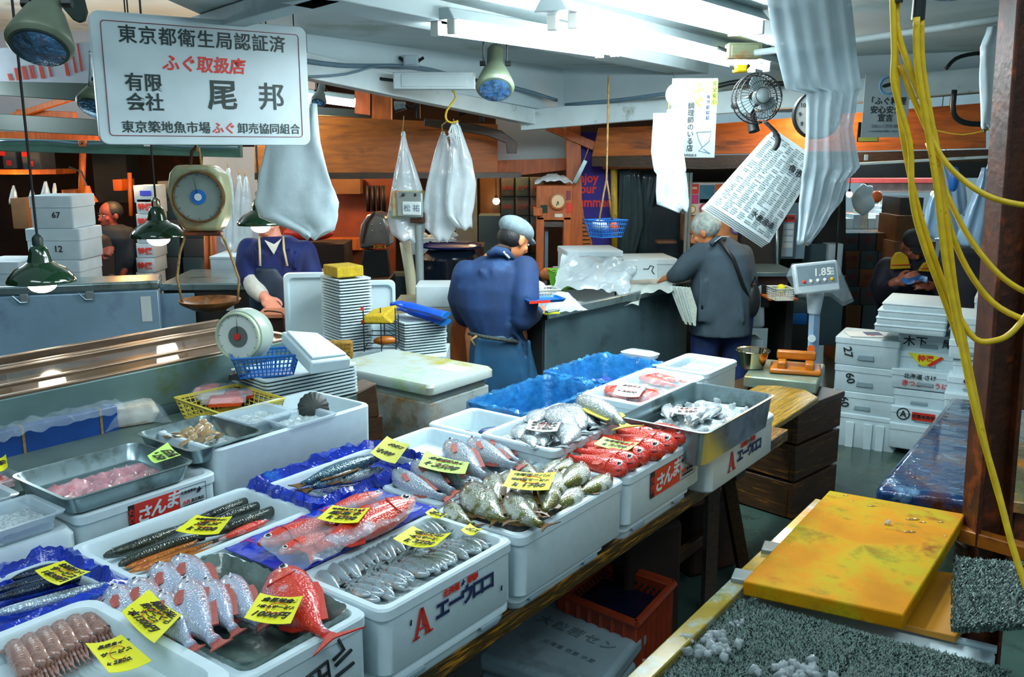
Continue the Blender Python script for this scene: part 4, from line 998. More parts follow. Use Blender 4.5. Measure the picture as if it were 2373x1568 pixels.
card([(389,1029),(420,1058),(362,1077),(342,1060)],1.01,['白肝','k 250'],Gc,'pale green price card at the corner of the pink offal tray',ring=False)
card([(-12,1066),(14,1056),(19,1085),(-8,1096)],.985,['旬'],Yc,'yellow price card cut by the left edge',ring=False)
# ---------------------------------------------------------------- the counter itself
t=thing('display_counter','long wet wooden counter of planks carrying the foam boxes','counter',AB(2.0,1.4,.68),YAW)
MB().box((-.3,.09,-.025),(4.0,.40,.05)).build('front_plank',M['plank'],t,bevel=.004)
MB().box((-.15,.655,-.03),(4.0,.72,.05)).build('table_top',M['wood_dk'],t,bevel=.004)
for A in(-1.5,1.45):
 b=MB()
 for s in(-1,1):b.box((A,.67+s*.25,-.365),(.06,.06,.63))
 b.build('leg',M['wood_dk'],t)
pts=[(3.42,1.36),(4.30,1.36),(4.40,1.46),(4.40,1.60),(4.34,1.69),(3.42,1.69)]
t=thing('plank_end','wet yellow brown plank jutting out beyond the last foam box','plank',AB(3.9,1.5,.65),YAW)
MB().prism([(a-3.9,b2-1.5)for a,b2 in pts],-.0,.03).build('board',mat('yellow_wet_plank',(150,116,24),.25,var=.2,scale=6,stretch=(1,14,14),stain_or_sheen=[((84,60,14),.3,7),((200,160,40),.25,5)],bump=.25,bscale=18,coat=.4),t,bevel=.006)
def trestle(A,label,sp=.26):
 t=thing('trestle',label,'trestle',AB(A,1.55,0),YAW)
 for sx in(-1,1):
  for sy in(-1,1):
   p,q=Vector((sx*.05,sy*.10,.60)),Vector((sx*sp*.75,sy*.17,0))
   MB().tube([p,q],.034,4).build('leg',M['wood_dk'],t,angle=30)
 MB().box((0,0,.585),(.10,.40,.07)).build('top_bar',M['wood_dk'],t,bevel=.004)
 MB().box((0,0,.2),(.3,.03,.05)).build('stretcher',M['wood_crate'],t,bevel=.004)
trestle(3.35,'dark wooden trestle under the plank beside the wooden crate')
# ---------------------------------------------------------------- stainless counter, glass freezer, chest freezer
t=thing('steel_counter','dull green grey steel counter at left in front of the glass freezer','counter',AB(.95,2.65,0),YAW)
MB().box((-.05,.04,.91),(3.04,.33,.03)).build('counter_top',mat('dull_green_steel_top',(98,118,112),.4,.3,var=.15,scale=5,stain_or_sheen=((72,90,84),.35,4)),t,bevel=.003)
MB().box((-.05,.04,.45),(2.9,.30,.88)).build('cabinet',M['steel_dull'],t)
t=thing('glass_freezer','long freezer with sliding glass top behind the dull steel counter','freezer',AB(.9,3.165,0),YAW)
MB().box((0,0,.5),(3.0,.58,1.0)).build('cabinet',M['steel_dull'],t,bevel=.004)
MB().box((0,-.28,1.03),(3.0,.022,.14)).build('front_panel',M['steel_green'],t,bevel=.003)
for y,hgt in((-.275,.02),(-.12,.012),(.10,.02),(.16,.012),(.27,.03)):
 MB().box((0,y,1.10),(3.0,.022,hgt)).build('rail',M['steel_warm'],t,bevel=.003)
MB().box((0,-.0,1.015),(2.96,.5,.03)).build('inner_floor',mat('amber_interior',(96,60,26),.4,var=.35,scale=3,stretch=(.6,5,1),stain_or_sheen=((150,150,130),.25,2)),t)
for x0,x1,z in((-1.48,-.15,1.088),(.05,1.48,1.096)):
 MB().box(((x0+x1)/2,-.08,z),(x1-x0,.38,.006)).build('glass_pane',M['glass'],t)
 for x in(x0,x1):MB().box((x,-.08,z+.004),(.03,.38,.016)).build('pane_frame',M['steel_warm'],t,bevel=.002)
MB().box((.12,-.2,1.102),(.35,.05,.002)).build('notice',M['foam_gray'],t)
a,b_=Z(-120,672,1.05),Z(366,652,1.05)
yw=math.atan2((b_-a).y,(b_-a).x);L=(b_-a).length
def loc2(p,q,z):m=(p+q)/2;return Vector((m.x,m.y,z))
t=thing('chest_freezer','stainless steel chest freezer with clip latches at far left','freezer',loc2(a,b_,0),yw)
MB().box((0,.16,.5),(L,.32,1.0)).build('cabinet',M['fridge'],t,bevel=.01)
MB().box((0,.16,1.03),(L+.02,.34,.055)).build('lid',M['steel'],t,bevel=.012)
for x in(-.18,.18,-.5):
 la=MB().box((x,-.012,.985),(.05,.02,.05)).build('latch',M['pipe'],t,bevel=.006)
 MB().tube([(x-.06,-.02,1.0),(x-.02,-.03,.96),(x+.02,-.03,.96)],.006,6).build('latch_wire',M['steel'],la)
MB().box((L/2-.08,-.003,.88),(.06,.004,.16)).build('notice',M['paper'],t)
# second steel unit behind, under the hanging scale pan
a,b_=Z(372,662,1.0),Z(585,660,1.0)
t=thing('steel_cabinet','rust edged steel cabinet below the hanging scale pan','cabinet',loc2(a,b_,0),math.atan2((b_-a).y,(b_-a).x))
L=(b_-a).length
MB().box((.2,.4,.48),(L+.4,.7,.96)).build('cabinet_body',mat('dark_rusty_cabinet',(44,46,44),.5,.2,var=.3,scale=4,stain_or_sheen=((130,74,30),.3,4)),t,bevel=.006)
MB().box((.2,.39,.985),(L+.44,.74,.05)).build('top_rim',M['steel'],t,bevel=.01)
MB().box((-L/2+.1,-.0,.5),(.22,.02,.9)).build('end_panel',M['fridge'],t,bevel=.004)
for x in(.0,.13):MB().box((x,.045,.86),(.05,.01,.07)).build('sticker',M['paper'],t)
# foam boxes stacked behind the chest freezer
def ybox(name,label,pl,pr,z1,h,dep,m,group=None,lid=0,cat='box',bevel=.012):
 """block whose top front edge runs between two pixels at height z1"""
 a,b=Z(pl[0],pl[1],z1),Z(pr[0],pr[1],z1)
 L=(b-a).length;yw=math.atan2((b-a).y,(b-a).x)
 t=thing(name,label,cat,loc2(a,b,z1-h),yw,group)
 t['w']=L;t['l']=0.0
 hb=h-lid
 MB().loft([rr(L-.024,dep-.024,.02,0,3,0,dep/2),rr(L-.012,dep-.012,.02,.012,3,0,dep/2),rr(L-.008,dep-.008,.02,hb,3,0,dep/2)]).build('box_body',m,t)
 if lid:MB().loft([rr(L,dep,.02,hb+.002,3,0,dep/2),rr(L,dep,.02,h-.006,3,0,dep/2),rr(L-.012,dep-.012,.02,h,3,0,dep/2)]).build('lid',m,t)
 return t
def dbox(name,label,x0,y0,x1,y1,d,dep,m,group=None,lid=0,yaw=0,cat='box',txt=None):
 c,s=cb(x0,y0,x1,y1,d,dep)
 t=thing(name,label,cat,(c.x,d,c.z-s[2]/2),yaw,group);t['w']=s[0];t['l']=0.0
 h,L=s[2],s[0]/math.cos(yaw);t['w']=L;hb=h-lid
 MB().loft([rr(L-.016,dep-.016,.014,0,3,0,dep/2),rr(L-.008,dep-.008,.014,.008,3,0,dep/2),rr(L-.008,dep-.008,.014,hb,3,0,dep/2)]).build('box_body',m,t)
 if lid:MB().loft([rr(L,dep,.014,hb+.002,3,0,dep/2),rr(L,dep,.014,h-.004,3,0,dep/2),rr(L-.01,dep-.01,.014,h,3,0,dep/2)]).build('lid',m,t)
 for s_,size,x,z,mm in(txt or[]):text(s_,size,mm,t,(x,-.002,z),bold=.01)
 return t
G='foam boxes stacked behind the chest freezer'
g=lambda lab,x0,y0,x1,y1,d,**k:dbox('foam_box',lab,x0,y0,x1,y1,d,.34,M['foam_far'],G,**k)
g('foam box numbered 67 on top of the stack behind the chest freezer',64,453,172,529,5.95,lid=.08,txt=[('67',.055,.03,.085,M['ink'])])
g('foam box numbered 12 in the stack behind the chest freezer',56,530,190,602,5.95,lid=.08,txt=[('12',.06,.03,.07,M['ink'])])
g('foam box under the one numbered 12 behind the chest freezer',40,603,192,690,5.95,lid=.08)
g('wide foam box at the left edge behind the lowest pendant lamp',-60,606,52,690,5.7,lid=.08)
tag(cbox('side_table',-80,690,200,700,5.7,.7,M['dark'],None,None),'dark low table carrying foam boxes behind the chest freezer','table')
for i,(x,z)in enumerate(((0,0),)):
 pass
# ---------------------------------------------------------------- left counter goods
BX['L1']=foam('foam_box','foam box with red and black label below the pink offal tray',1.06,1.475,2.165,2.46,.77,.945,M['foam'],floor_z=.93)
sanma(BX['L1'],.03,.129,.82)
lowerbox(1.07,1.47,2.175,2.45,.68,.77,'dirty foam box below the labelled left box',M['foam_dirty'])
t=thing('foam_box','dirty white foam box under the clear trays at the left edge','box',AB(.80,2.33,.70),YAW)
MB().loft([rr(.47,.36,.03,0),rr(.49,.38,.03,.03),rr(.49,.38,.03,.215),rr(.47,.36,.03,.232)]).build('box_body',M['foam_dirty'],t)
t=thing('yellow_board','yellow board leaning along the foot of the left foam boxes','board',AB(.76,2.125,.70),YAW)
MB().box((0,0,.04),(.60,.02,.13)).build('board',mat('bright_yellow_board',(214,200,40),.5,var=.08,stain_or_sheen=((150,150,30),.2,9)),t,bevel=.003)
BX['L2']=foam('foam_box','large open foam box with a scallop shell leaning inside',1.49,2.115,2.19,2.51,.68,1.0,M['foam'],floor_z=.93,wall=.018,lip=False)
def steeltray(name,label,A0,A1,B0,B1,z0,z1,m=None,th=.0):
 w,l,h=A1-A0,B1-B0,z1-z0
 t=thing(name,label,'tray',AB((A0+A1)/2,(B0+B1)/2,z0),YAW,'stainless trays')
 MB().loft([rr(w-.05,l-.05,.03,0),rr(w-.034,l-.034,.03,.006),rr(w-.012,l-.012,.03,h-.006),rr(w,l,.03,h-.004),rr(w+.004,l+.004,.03,h),rr(w-.012,l-.012,.028,h+.001),rr(w-.018,l-.018,.028,h-.006),rr(w-.040,l-.040,.026,.010),rr(w-.052,l-.052,.024,.005)]).build('tray_body',m or M['steel'],t)
 return t
steeltray('steel_tray','stainless tray of pink offal beside the clear plastic trays',1.035,1.40,2.155,2.46,.946,1.0)
ice_in('pink_offal','heap of pink fish offal in the left stainless tray',1.06,1.385,2.18,2.41,.962,.020,M['pink'],.03,30,'offal')
steeltray('steel_tray','stainless tray of brown clams on ice at left',1.42,1.675,2.20,2.50,.96,1.012)
ice_in('crushed_ice','ice around the brown clams',1.42,1.675,2.20,2.50,.975,.010,None,.03,20)
SH_=None
for i in range(15):
 px,py=[(388,1012),(402,1006),(418,1014),(432,1002),(446,1010),(458,996),(470,1006),(482,994),(496,1002),(440,1022),(426,1026),(508,1010),(462,1022),(486,1016),(474,984)][i]
 if SH_ is None:
  SH_=thing('clam',None,'clam')
  for s in(-1,1):
   MB().loft([[(math.cos(k*math.pi/8)*.5*r,math.sin(k*math.pi/8)*.28*r,s*(1-r)*.16)for k in range(16)]for r in(1,.92,.75,.5,.2)][::s]).build('shell',M['shell'],SH_)
  MB().box((.1,0,0),(.7,.42,.035)).build('meat',M['pale'],SH_,bevel=.01);o=SH_
 else:o=clone(SH_)
 o.location=Z(px,py,.995);o.rotation_euler=(random.uniform(-.9,.9),random.uniform(-.6,.6),random.uniform(0,3));k=random.uniform(.042,.058);o.scale=(k,k,k*1.1)
 tag(o,'brown clam among the clams heaped on ice in the stainless tray','clam','brown clams in the stainless tray')
def cleartray(A,B,label,z=.932,w=.2,l=.16,h=.05,fill=M['foam'],m=None,fz=.025):
 t=thing('plastic_tray',label,'tray',AB(A,B,z),YAW,'clear plastic trays of tiny white fish')
 b=MB().loft([rr(w-.05,l-.05,.02,0,8),rr(w-.03,l-.03,.02,h-.008,8),rr(w-.004,l-.004,.02,h-.004,8),rr(w,l,.02,h,8),rr(w-.03,l-.03,.018,h-.002,8),rr(w-.055,l-.055,.018,.004,8)])
 b.build('tray_body',m or M['trayclear'],t)
 if fill:
  sd=random.random()*9
  o=MB().sheet(lambda u,v:((u-.5)*(w-.052),(v-.5)*(l-.052),fz+.008*noise.noise(Vector((u*7+sd,v*6,0)))),14,10,.018).build('filling',fill,t);o['kind']='stuff'
 return t
M['shirasu']=mat('tiny_white_fish',(184,200,206),.5,var=.25,scale=120,bump=1,bscale=160)
for A,B,lab in((.92,2.44,'clear tray of tiny white fish farthest right at the back'),(.935,2.235,'clear tray of tiny white fish at the front right over the foam box edge'),(.735,2.44,'clear tray of tiny white fish second from the right at the back'),(.735,2.235,'clear tray of tiny white fish second from the right at the front'),(.54,2.24,'clear tray of tiny white fish cut by the left edge')):
 cleartray(A,B,lab,fill=M['shirasu'],w=.185,l=.19)
cleartray(1.02,2.60,'shrink wrapped pack of red roe beside the blue case',z=.927,w=.19,l=.13,h=.03,fill=mat('red_roe',(206,90,84),.25,var=.2,stain_or_sheen=((214,190,196),.4,25),bump=.6,bscale=60),fz=.02,m=M['film'])['group']='wrapped food packs'
# blue case with film, stuffed packs
a,b_=Z(-30,1060,.94),Z(276,985,.94)
t=thing('blue_case','long blue plastic case wrapped in film on the dull steel counter','case',loc2(a,b_,.925),math.atan2((b_-a).y,(b_-a).x))
L=(b_-a).length
MB().box((0,.05,.04),(L,.10,.09)).build('case',mat('deep_blue_case',(18,66,140),.3,var=.15,coat=.5),t,bevel=.004)
MB().box((.0,.05,.069),(L-.02,.09,.006)).build('case_filling',M['pale'],t)
for x in(-.1,L/2-.06):MB().box((x,.05,.04),(.008,.104,.092)).build('rubber_band',M['rope'],t)
b=MB().sheet(lambda u,v:((u-.5)*(L+.03),.05+(v-.5)*.16,.10+.02*noise.noise(Vector((u*12,v*5,0)))-.03*(2*v-1)**4),40,10,.001);b.build('wrap_film',M['film'],t)
def pack(px,py,z,w,l,h,m1,label,rz=.5):
 t=thing('food_pack',label,'food pack',Z(px,py,z),rz,'wrapped food packs')
 MB().loft([rr(w*.8,l*.8,.02,0),rr(w,l,.03,h*.5),rr(w*.86,l*.86,.03,h*.9),rr(w*.6,l*.5,.02,h)]).build('food',m1,t)
 b=MB().sheet(lambda u,v:((u-.5)*w*1.3,(v-.5)*l*1.25,h*1.05*max(0,1-((2*u-1)**4+(2*v-1)**4)*.8)+.006*noise.noise(Vector((u*9,v*9,1)))),16,12,.001);b.build('wrap_film',M['film'],t)
pack(308,946,.928,.20,.12,.085,M['noodle'],'film wrapped pack of golden roe behind the pale pack',.6)
pack(300,978,.928,.19,.12,.075,M['pale'],'film wrapped pale pack with orange edge right of the blue case',.6)
pack(95,1000,.928,.18,.10,.05,M['pale'],'film wrapped pale bundle behind the blue case',.9)
pack(205,962,.928,.22,.10,.05,M['pale'],'flat film wrapped pack behind the middle of the blue case',.9)
def basket(name,label,loc,w,l,h,m,rz=0,nx=14,ny=10,nz=5,taper=.85,group=None,parent=None,th=.0045):
 t=thing(name,label,'basket',loc,rz,group)
 b=MB()
 def P(u,s,z):   # side s, position u -1..1
  k=taper+(1-taper)*z/h
  if s<2:return Vector((u*w/2*k,(1 if s else-1)*l/2*k,z))
  return Vector(((1 if s-2 else-1)*w/2*k,u*l/2*k,z))
 for s in range(4):
  n=nx if s<2 else ny
  for i in range(n+1):
   u=-1+2*i/n;b.tube([P(u,s,0),P(u,s,h)],th/2,4)
  for j in range(nz+1):
   z=h*j/nz;b.tube([P(-1,s,z),P(1,s,z)],th/2,4)
 b.build('lattice',m,t,smooth=False)
 k=taper
 MB().box((0,0,.002),(w*k,l*k,.004)).build('basket_bottom',m,t)
 MB().loft([rr(w+.004,l+.004,.012,h-.008),rr(w+.012,l+.012,.014,h),rr(w-.006,l-.006,.01,h+.001),rr(w-.008,l-.008,.01,h-.008)],loop=True,cap0=False,cap1=False).build('basket_rim',m,t)
 return t
basket('plastic_basket','pale yellow plastic basket of red wrapped packs',AB(1.865,2.64,.927),.25,.30,.075,M['bask_y'],YAW-.08)
for i,(px,py,m1,rz)in enumerate(((476,912,M['salmon'],.3),(500,926,M['pale'],.5),(522,938,M['salmon'],.2),(540,908,M['navy'],.9),(556,922,M['salmon'],.4),(584,916,M['salmon'],1.0))):
 t=thing('fish_pack',['red fish pack at the left of the yellow basket','white fish pack in the middle of the yellow basket','red fish pack at the front of the yellow basket','dark violet pack at the back of the yellow basket','red fish pack right of the middle in the yellow basket','red fish pack at the right of the yellow basket'][i],'food pack',Z(px,py,.965),rz,'packs in the yellow basket')
 MB().loft([rr(.11,.05,.01,0),rr(.13,.06,.015,.015),rr(.10,.04,.01,.032)]).build('pack_body',m1,t)
 MB().sheet(lambda u,v:((u-.5)*.15,(v-.5)*.075,.036-.02*(2*v-1)**4+.004*noise.noise(Vector((u*9,v*5,i)))),10,6,.001).build('wrap_film',M['film'],t)
# trays of ice and the scallop in the large box
cleartray(1.80,2.40,'clear tray of crushed ice in the large foam box, left of two',z=.955,w=.20,l=.19,fill=M['ice'],fz=.03)['group']='clear trays of ice'
cleartray(1.86,2.26,'clear tray of crushed ice in the large foam box, nearest its front',z=.955,w=.20,l=.16,fill=M['ice'],fz=.03)['group']='clear trays of ice'
t=thing('scallop','dark ribbed scallop shell leaning in the large foam box','scallop',Z(726,946,1.0),0)
rt=Matrix.Rotation(R(62),3,'X')@Matrix.Rotation(R(20),3,'Y')
rings=[]
for k,r in enumerate((1.0,.96,.8,.55,.25)):
 rings.append([rt@Vector((math.cos(a)*.052*r*(1+.03*math.cos(a*17)),math.sin(a)*.056*r*(1+.03*math.cos(a*17)),.004+.020*(1-r*r)))for a in[2*math.pi*i/68 for i in range(68)]])
MB().loft([[p-(rt@Vector((0,0,.010)))for p in rings[0]]]+rings).build('upper_shell',M['shell_dk'],t)
MB().lathe([(.001,-.018),(.035,-.012),(.05,.0)],40,(0,0,0),rt).build('lower_shell',M['shell'],t)
# ---------------------------------------------------------------- dial scales
def dial_face(t,c,r,q,m,hub_m,hub_r,hand=90,num=True,rim=None):
 """dial in the plane whose normal is column z of q"""
 f=lambda x,y,z:Vector(c)+q@Vector((x,y,z))
 def disc(rad,z0,z1,mm,nm,par=t,n=40):return MB().loft([[f(rad*math.cos(2*math.pi*k/n),rad*math.sin(2*math.pi*k/n),z)for k in range(n)]for z in(z0,z1)]).build(nm,mm,par)
 dl=disc(r,-.004,.002,m,'dial')
 b=MB()
 for k in range(60):
  a=2*math.pi*k/60;l0=.93 if k%5 else .86
  p0,p1=f(r*l0*math.cos(a),r*l0*math.sin(a),.0028),f(r*.97*math.cos(a),r*.97*math.sin(a),.0028)
  b.tube([p0,p1],r*(.006 if k%5 else .010),4)
 b.build('graduation',M['ink'],dl,smooth=False)
 disc(hub_r,.0025,.006,hub_m,'hub')
 a=R(hand)
 MB().tube([f(0,0,.008),f(r*.84*math.cos(a),r*.84*math.sin(a),.008)],[r*.02,r*.006],5).build('pointer',M['ink'],t)
 n=40;MB().loft([[f(rad*math.cos(2*math.pi*k/n),rad*math.sin(2*math.pi*k/n),z)for k in range(n)]for rad,z in((r*.98,.004),(r*1.0,.014),(r*1.06,.012),(r*1.08,-.01))],loop=False,cap0=False,cap1=False).build('dial_rim',rim or M['cream'],t)
 return disc
def face_to_cam(tilt=0,turn=0):return Matrix.Rotation(R(turn),3,'Z')@Matrix.Rotation(R(90+tilt),3,'X')
# hanging scale
d=4.35;k=mpp(d);c=D(456,456,d)
t=thing('hanging_scale','rusty cream hanging dial scale with wire pan hanging at left','scale',c)
oc=[(-52,66),(36,66),(60,40),(66,-20),(44,-74),(-44,-78),(-62,-30),(-68,20)]
oc=[(-48,70),(30,70),(56,48),(60,0),(54,-50),(40,-78),(-38,-78),(-60,-36),(-70,10),(-62,52)]
MB().slab([(x*k,.01,y*k)for x,y in oc],(0,.14,0)).build('scale_case',M['cream'],t,bevel=.02,bseg=3)
q=face_to_cam(0,4)
disc=dial_face(t,(.012,-.012,0),54*k,q,M['dial'],M['blue'],17*k,100,rim=mat('rust_ring',(110,76,30),.5,.3,var=.3,scale=20))
disc(8*k,.007,.010,M['paper'],'hub_label')
MB().tube([(-18*k,.05,66*k),(-12*k,.05,100*k),(0,.05,112*k)],.008,6).build('hook',M['rust'],t);MB().tube([(8*k,.05,66*k),(4*k,.05,108*k)],.006,6).build('hook',M['rope'],t)
MB().tube([(0,.05,100*k),(0,.05,2.40-c.z)],.006,6).build('hanger',M['rope'],t)
MB().box((0,.06,-84*k),(86*k,.05,10*k)).build('hang_bar',M['rust'],t,bevel=.004)
for s in(-1,1):
 MB().tube([Vector((s*42*k,.06,-88*k)),Vector((s*58*k,.06,-130*k)),Vector((s*72*k+3*k,.06,-190*k)),Vector((s*64*k+4*k,.06,-245*k))],.006,6).build('wire_arm',M['rope'],t,angle=180)
MB().lathe([(.001,-262*k),(40*k,-260*k),(66*k,-246*k),(70*k,-238*k),(64*k,-244*k),(38*k,-256*k),(.001,-257*k)],28,(4*k,.06,0)).build('scale_pan',mat('rusty_pan',(122,74,28),.45,.4,var=.4,scale=18,stain_or_sheen=((120,130,126),.25,16)),t)
# counter scale
zb=1.045;p=Z(556,868,zb);d=p.y;k=mpp(d)
t=thing('dial_scale','pale round dial scale with red centre standing on the tray stack','scale',p)
q=face_to_cam(-4,-14);cc=Vector((5*k,0,92*k))
rings=[]
for z,r in((.005,60),(-.02,64),(-.06,63),(-.09,56),(-.10,30)):rings.append([cc+q@Vector((r*k*math.cos(2*math.pi*i/40),r*k*math.sin(2*math.pi*i/40),z))for i in range(40)])
MB().loft(rings[::-1]).build('scale_case',mat('pale_green_enamel',(176,192,178),.3,var=.08,stain_or_sheen=((150,140,60),.15,9),coat=.3),t)
disc=dial_face(t,cc+q@Vector((0,0,.008)),53*k,q,M['dial_w'],M['dial_g'],24*k,92,rim=mat('pale_green_enamel_rim',(186,200,170),.3))
disc(8*k,.007,.011,M['red'],'centre_cap')
MB().loft([rr(24*k,.05,.008,0),rr(16*k,.04,.008,14*k),rr(20*k,.05,.01,38*k)]).build('stem',M['cream'],t)
MB().loft([rr(40*k,.10,.012,-.008),rr(36*k,.09,.012,.01)]).build('scale_base',M['metal_dk'],t)
# ---------------------------------------------------------------- foam trays, lids, baskets at the back left of the counter
TRAY={}
def traystack(name,label,org,yaw,w,l,n,pitch,z0,m,group):
 """n nested foam trays, each an object of its own"""
 first=None
 for i in range(n):
  jx,jy=random.uniform(-.003,.003),random.uniform(-.003,.003)
  if first is None:
   h=pitch*1.0
   first=o=MB().loft([rr(w-.05,l-.05,.02,0,2),rr(w-.02,l-.02,.02,h*.30,2),rr(w-.012,l-.012,.02,h*.40,2),rr(w,l,.02,h*.42,2),rr(w,l,.02,h*.92,2),rr(w-.03,l-.03,.018,h*.93,2),rr(w-.06,l-.06,.018,h*.5,2)]).build(name,m,None)
  else:o=first.copy();col.objects.link(o)
  o.location=Vector(org)+Vector((jx,jy,z0+i*pitch));o.rotation_euler=(0,0,yaw+random.uniform(-.006,.006))
  tag(o,label,'tray',group)
YT=math.atan2(.56,.83)
p=AB(2.20,2.69,0)
traystack('foam_tray','thin white foam tray in the low stack under the blue basket',(p.x,p.y,0),YAW-.15,.40,.27,9,.0132,.927,M['tray_st'],'thin foam trays under the blue basket')
basket('plastic_basket','small blue plastic basket in front of the pale dial scale',Z(616,864,1.045),.235,.15,.078,M['blue'],.32,14,9,5,.8)
t=thing('styrofoam_cover','white foam box lid tipped over the tray stack','lid',Z(752,858,1.06),0)
e=[Z(652,766,1.20),Z(736,772,1.185),Z(815,828,1.105),Z(722,840,1.115)]
n=((e[1]-e[0]).cross(e[3]-e[0])).normalized();n=n if n.z<0 else-n
o0=t.location.copy();inn=[(p-sum(e,Vector())/4)*.86+sum(e,Vector())/4 for p in e]
b=MB().loft([[p-o0 for p in inn],[p-o0 for p in e],[p-o0+n*.055 for p in e],[p-o0+n*.055 for p in e]][1:3]);b.build('lid_body',M['foam'],t,bevel=.008)
MB().loft([[p-o0-n*.001 for p in inn],[p-o0-n*.012 for p in inn]]).build('raised_panel',M['foam'],t,bevel=.004)
# tall stack of trays with a sponge, and the trays standing on edge
p=D(797,812,4.55)
traystack('foam_tray','thin white foam tray in the tall stack under the yellow sponge',(p.x,p.y+.12,0),.62,.19,.24,25,.0150,.84,M['traywhite'],'thin foam trays in the tall stack')
st_top=.84+25*.015
t=thing('work_table','worn steel work table behind the tray stacks','table',(p.x+.04,p.y+.22,0),.3)
MB().box((0,0,.815),(.62,.40,.04)).build('table_top',M['foam_dirty'],t,bevel=.006)
MB().box((0,0,.40),(.5,.3,.79)).build('table_body',mat('stained_cabinet',(150,156,140),.5,var=.15,stain_or_sheen=((160,120,30),.25,5)),t)
t=thing('sponge','yellow sponge block on the tall stack of foam trays','sponge',(p.x-.01,p.y+.12,st_top+.004),.62)
MB().box((0,0,.028),(.15,.17,.055)).build('sponge_body',M['sponge'],t,bevel=.006)
def upright(label,px0,py0,px1,py1,d,lean=.06):
 a,b=D(px0,py1,d),D(px1,py0,d);w,h=abs(b.x-a.x),b.z-a.z
 t=thing('foam_tray',label,'tray',((a.x+b.x)/2,d,a.z),0,'foam trays standing on edge',(R(-5),0,.12))
 r=[[(x,0,y+h/2)for x,y,_ in rr(w,h,.025,0)],[(x,.02,y+h/2)for x,y,_ in rr(w,h,.025,0)]]
 MB().loft([[(x,.006,y+h/2)for x,y,_ in rr(w*.74,h*.74,.03,0)],[(x,.006,y+h/2)for x,y,_ in rr(w*.8,h*.8,.03,0)],[(x,-.014,y+h/2)for x,y,_ in rr(w*.86,h*.86,.03,0)],[(x,-.014,y+h/2)for x,y,_ in rr(w*.97,h*.97,.03,0)],[(x,-.006,y+h/2)for x,y,_ in rr(w,h,.03,0)],[(x,.03,y+h/2)for x,y,_ in rr(w,h,.03,0)]]).build('tray_body',M['traywhite'],t)
upright('large foam tray standing on edge left of the tall tray stack',664,632,790,792,p.y+.30)
upright('foam tray standing on edge right of the tall tray stack',822,650,915,800,p.y+.32)
p2=Z(958,834,.78)
traystack('foam_tray','thin white foam tray in the stack below the blue gloves',(p2.x,p2.y+.16,0),.5,.25,.28,13,.0145,.79,M['tray_st'],'thin foam trays below the blue gloves')
tag(MB().box((0,0,.4),(.34,.34,.8)).build('stand_box',M['foam_dirty'],None,loc=(p2.x,p2.y+.16,0)),'stained stand under the trays below the blue gloves','stand')
# blue rubber gloves
def glove(label,org,rz):
 t=thing('rubber_glove',label,'glove',org,rz,'blue rubber gloves',(0,.16,rz));t.scale=(.78,)*3
 b=MB().loft([[(x,math.cos(a)*w,.03+math.sin(a)*hh)for a in[2*math.pi*k/12 for k in range(12)]]for x,w,hh in((-.10,.035,.02),(-.07,.048,.026),(0,.05,.026),(.05,.04,.024),(.10,.048,.024),(.18,.062,.022),(.22,.066,.02))]);b.build('glove_body',M['glove'],t)
 for i,(y,L)in enumerate(((-.034,.07),(-.011,.085),(.012,.082),(.034,.062))):
  MB().tube([(-.08,y,.03),(-.10-L*.5,y*1.15,.034),(-.10-L,y*1.25,.02)],[.013,.0125,.009],8).build('finger',M['glove'],t,angle=180)
 MB().tube([(-.03,.04,.03),(-.07,.075,.032),(-.10,.085,.026)],[.015,.014,.01],8).build('thumb',M['glove'],t,angle=180)
 MB().loft([[(.215,math.cos(a)*.068,.03+math.sin(a)*.022)for a in[2*math.pi*k/12 for k in range(12)]],[(.225,math.cos(a)*.07,.03+math.sin(a)*.023)for a in[2*math.pi*k/12 for k in range(12)]]]).build('cuff',M['blue'],t)
zt=.79+13*.0145
glove('blue rubber glove on top, its cuff toward the capped man',Vector((p2.x+.01,p2.y+.06,zt+.045)),-.35)
glove('blue rubber glove lying under the other one',Vector((p2.x+.02,p2.y+.14,zt)),-.6)
# wire rack with sponge and brush
c=D(880,806,4.5);k=mpp(4.5)
t=thing('wire_rack','thin wire rack holding a folded yellow sponge beside the tray stack','rack',c)
b=MB()
for x in(-36,4,38):
 b.tube([(x*k,0,-.02),(x*k,0,95*k)],.003,5);b.tube([(x*k,.12,0),(x*k,.12,70*k)],.003,5);
 for z in(0,58):b.tube([(x*k,0,z*k),(x*k,.12,z*k)],.003,5)
for z in(0,30,58):b.tube([(-36*k,0,z*k),(38*k,0,z*k)],.003,5);b.tube([(-36*k,.12,z*k),(38*k,.12,z*k)],.003,5)
b.build('wire_frame',M['metal_dk'],t)
for z in(92,62):MB().box((-38*k,0,z*k),(6*k,.012,8*k)).build('clip',M['red'],t)
t=thing('folded_sponge','folded yellow brown sponge on the wire rack','sponge',c+Vector((0,.0,60*k)))
MB().loft([[(-34*k,-.03,0),(34*k,-.03,0),(34*k,.09,0),(-34*k,.09,0)],[(-34*k,-.03,18*k),(12*k,-.03,20*k),(38*k,.09,36*k),(-16*k,.09,26*k)]]).build('sponge_body',M['sponge'],t,bevel=.008)
t=thing('scrub_brush','brown scrubbing brush on the lower shelf of the wire rack','brush',c+Vector((.02,.05,4*k)),.2)
MB().ball((0,0,.02),.06,12,8,(1,.42,.4)).build('brush_body',M['wood_lid'],t)
t=thing('fibre_pad','brown fibrous pad standing behind the tipped foam lid','pad',D(786,834,4.3),.1)
MB().box((0,.03,.045),(.13,.06,.09)).build('pad_body',mat('brown_fibre',(140,104,30),.9,var=.35,scale=60,bump=.6,bscale=90),t,bevel=.01)
t=thing('wood_block','dark brown broken wooden block between the large foam box and the cooler','wooden block',D(820,965,3.45),.5)
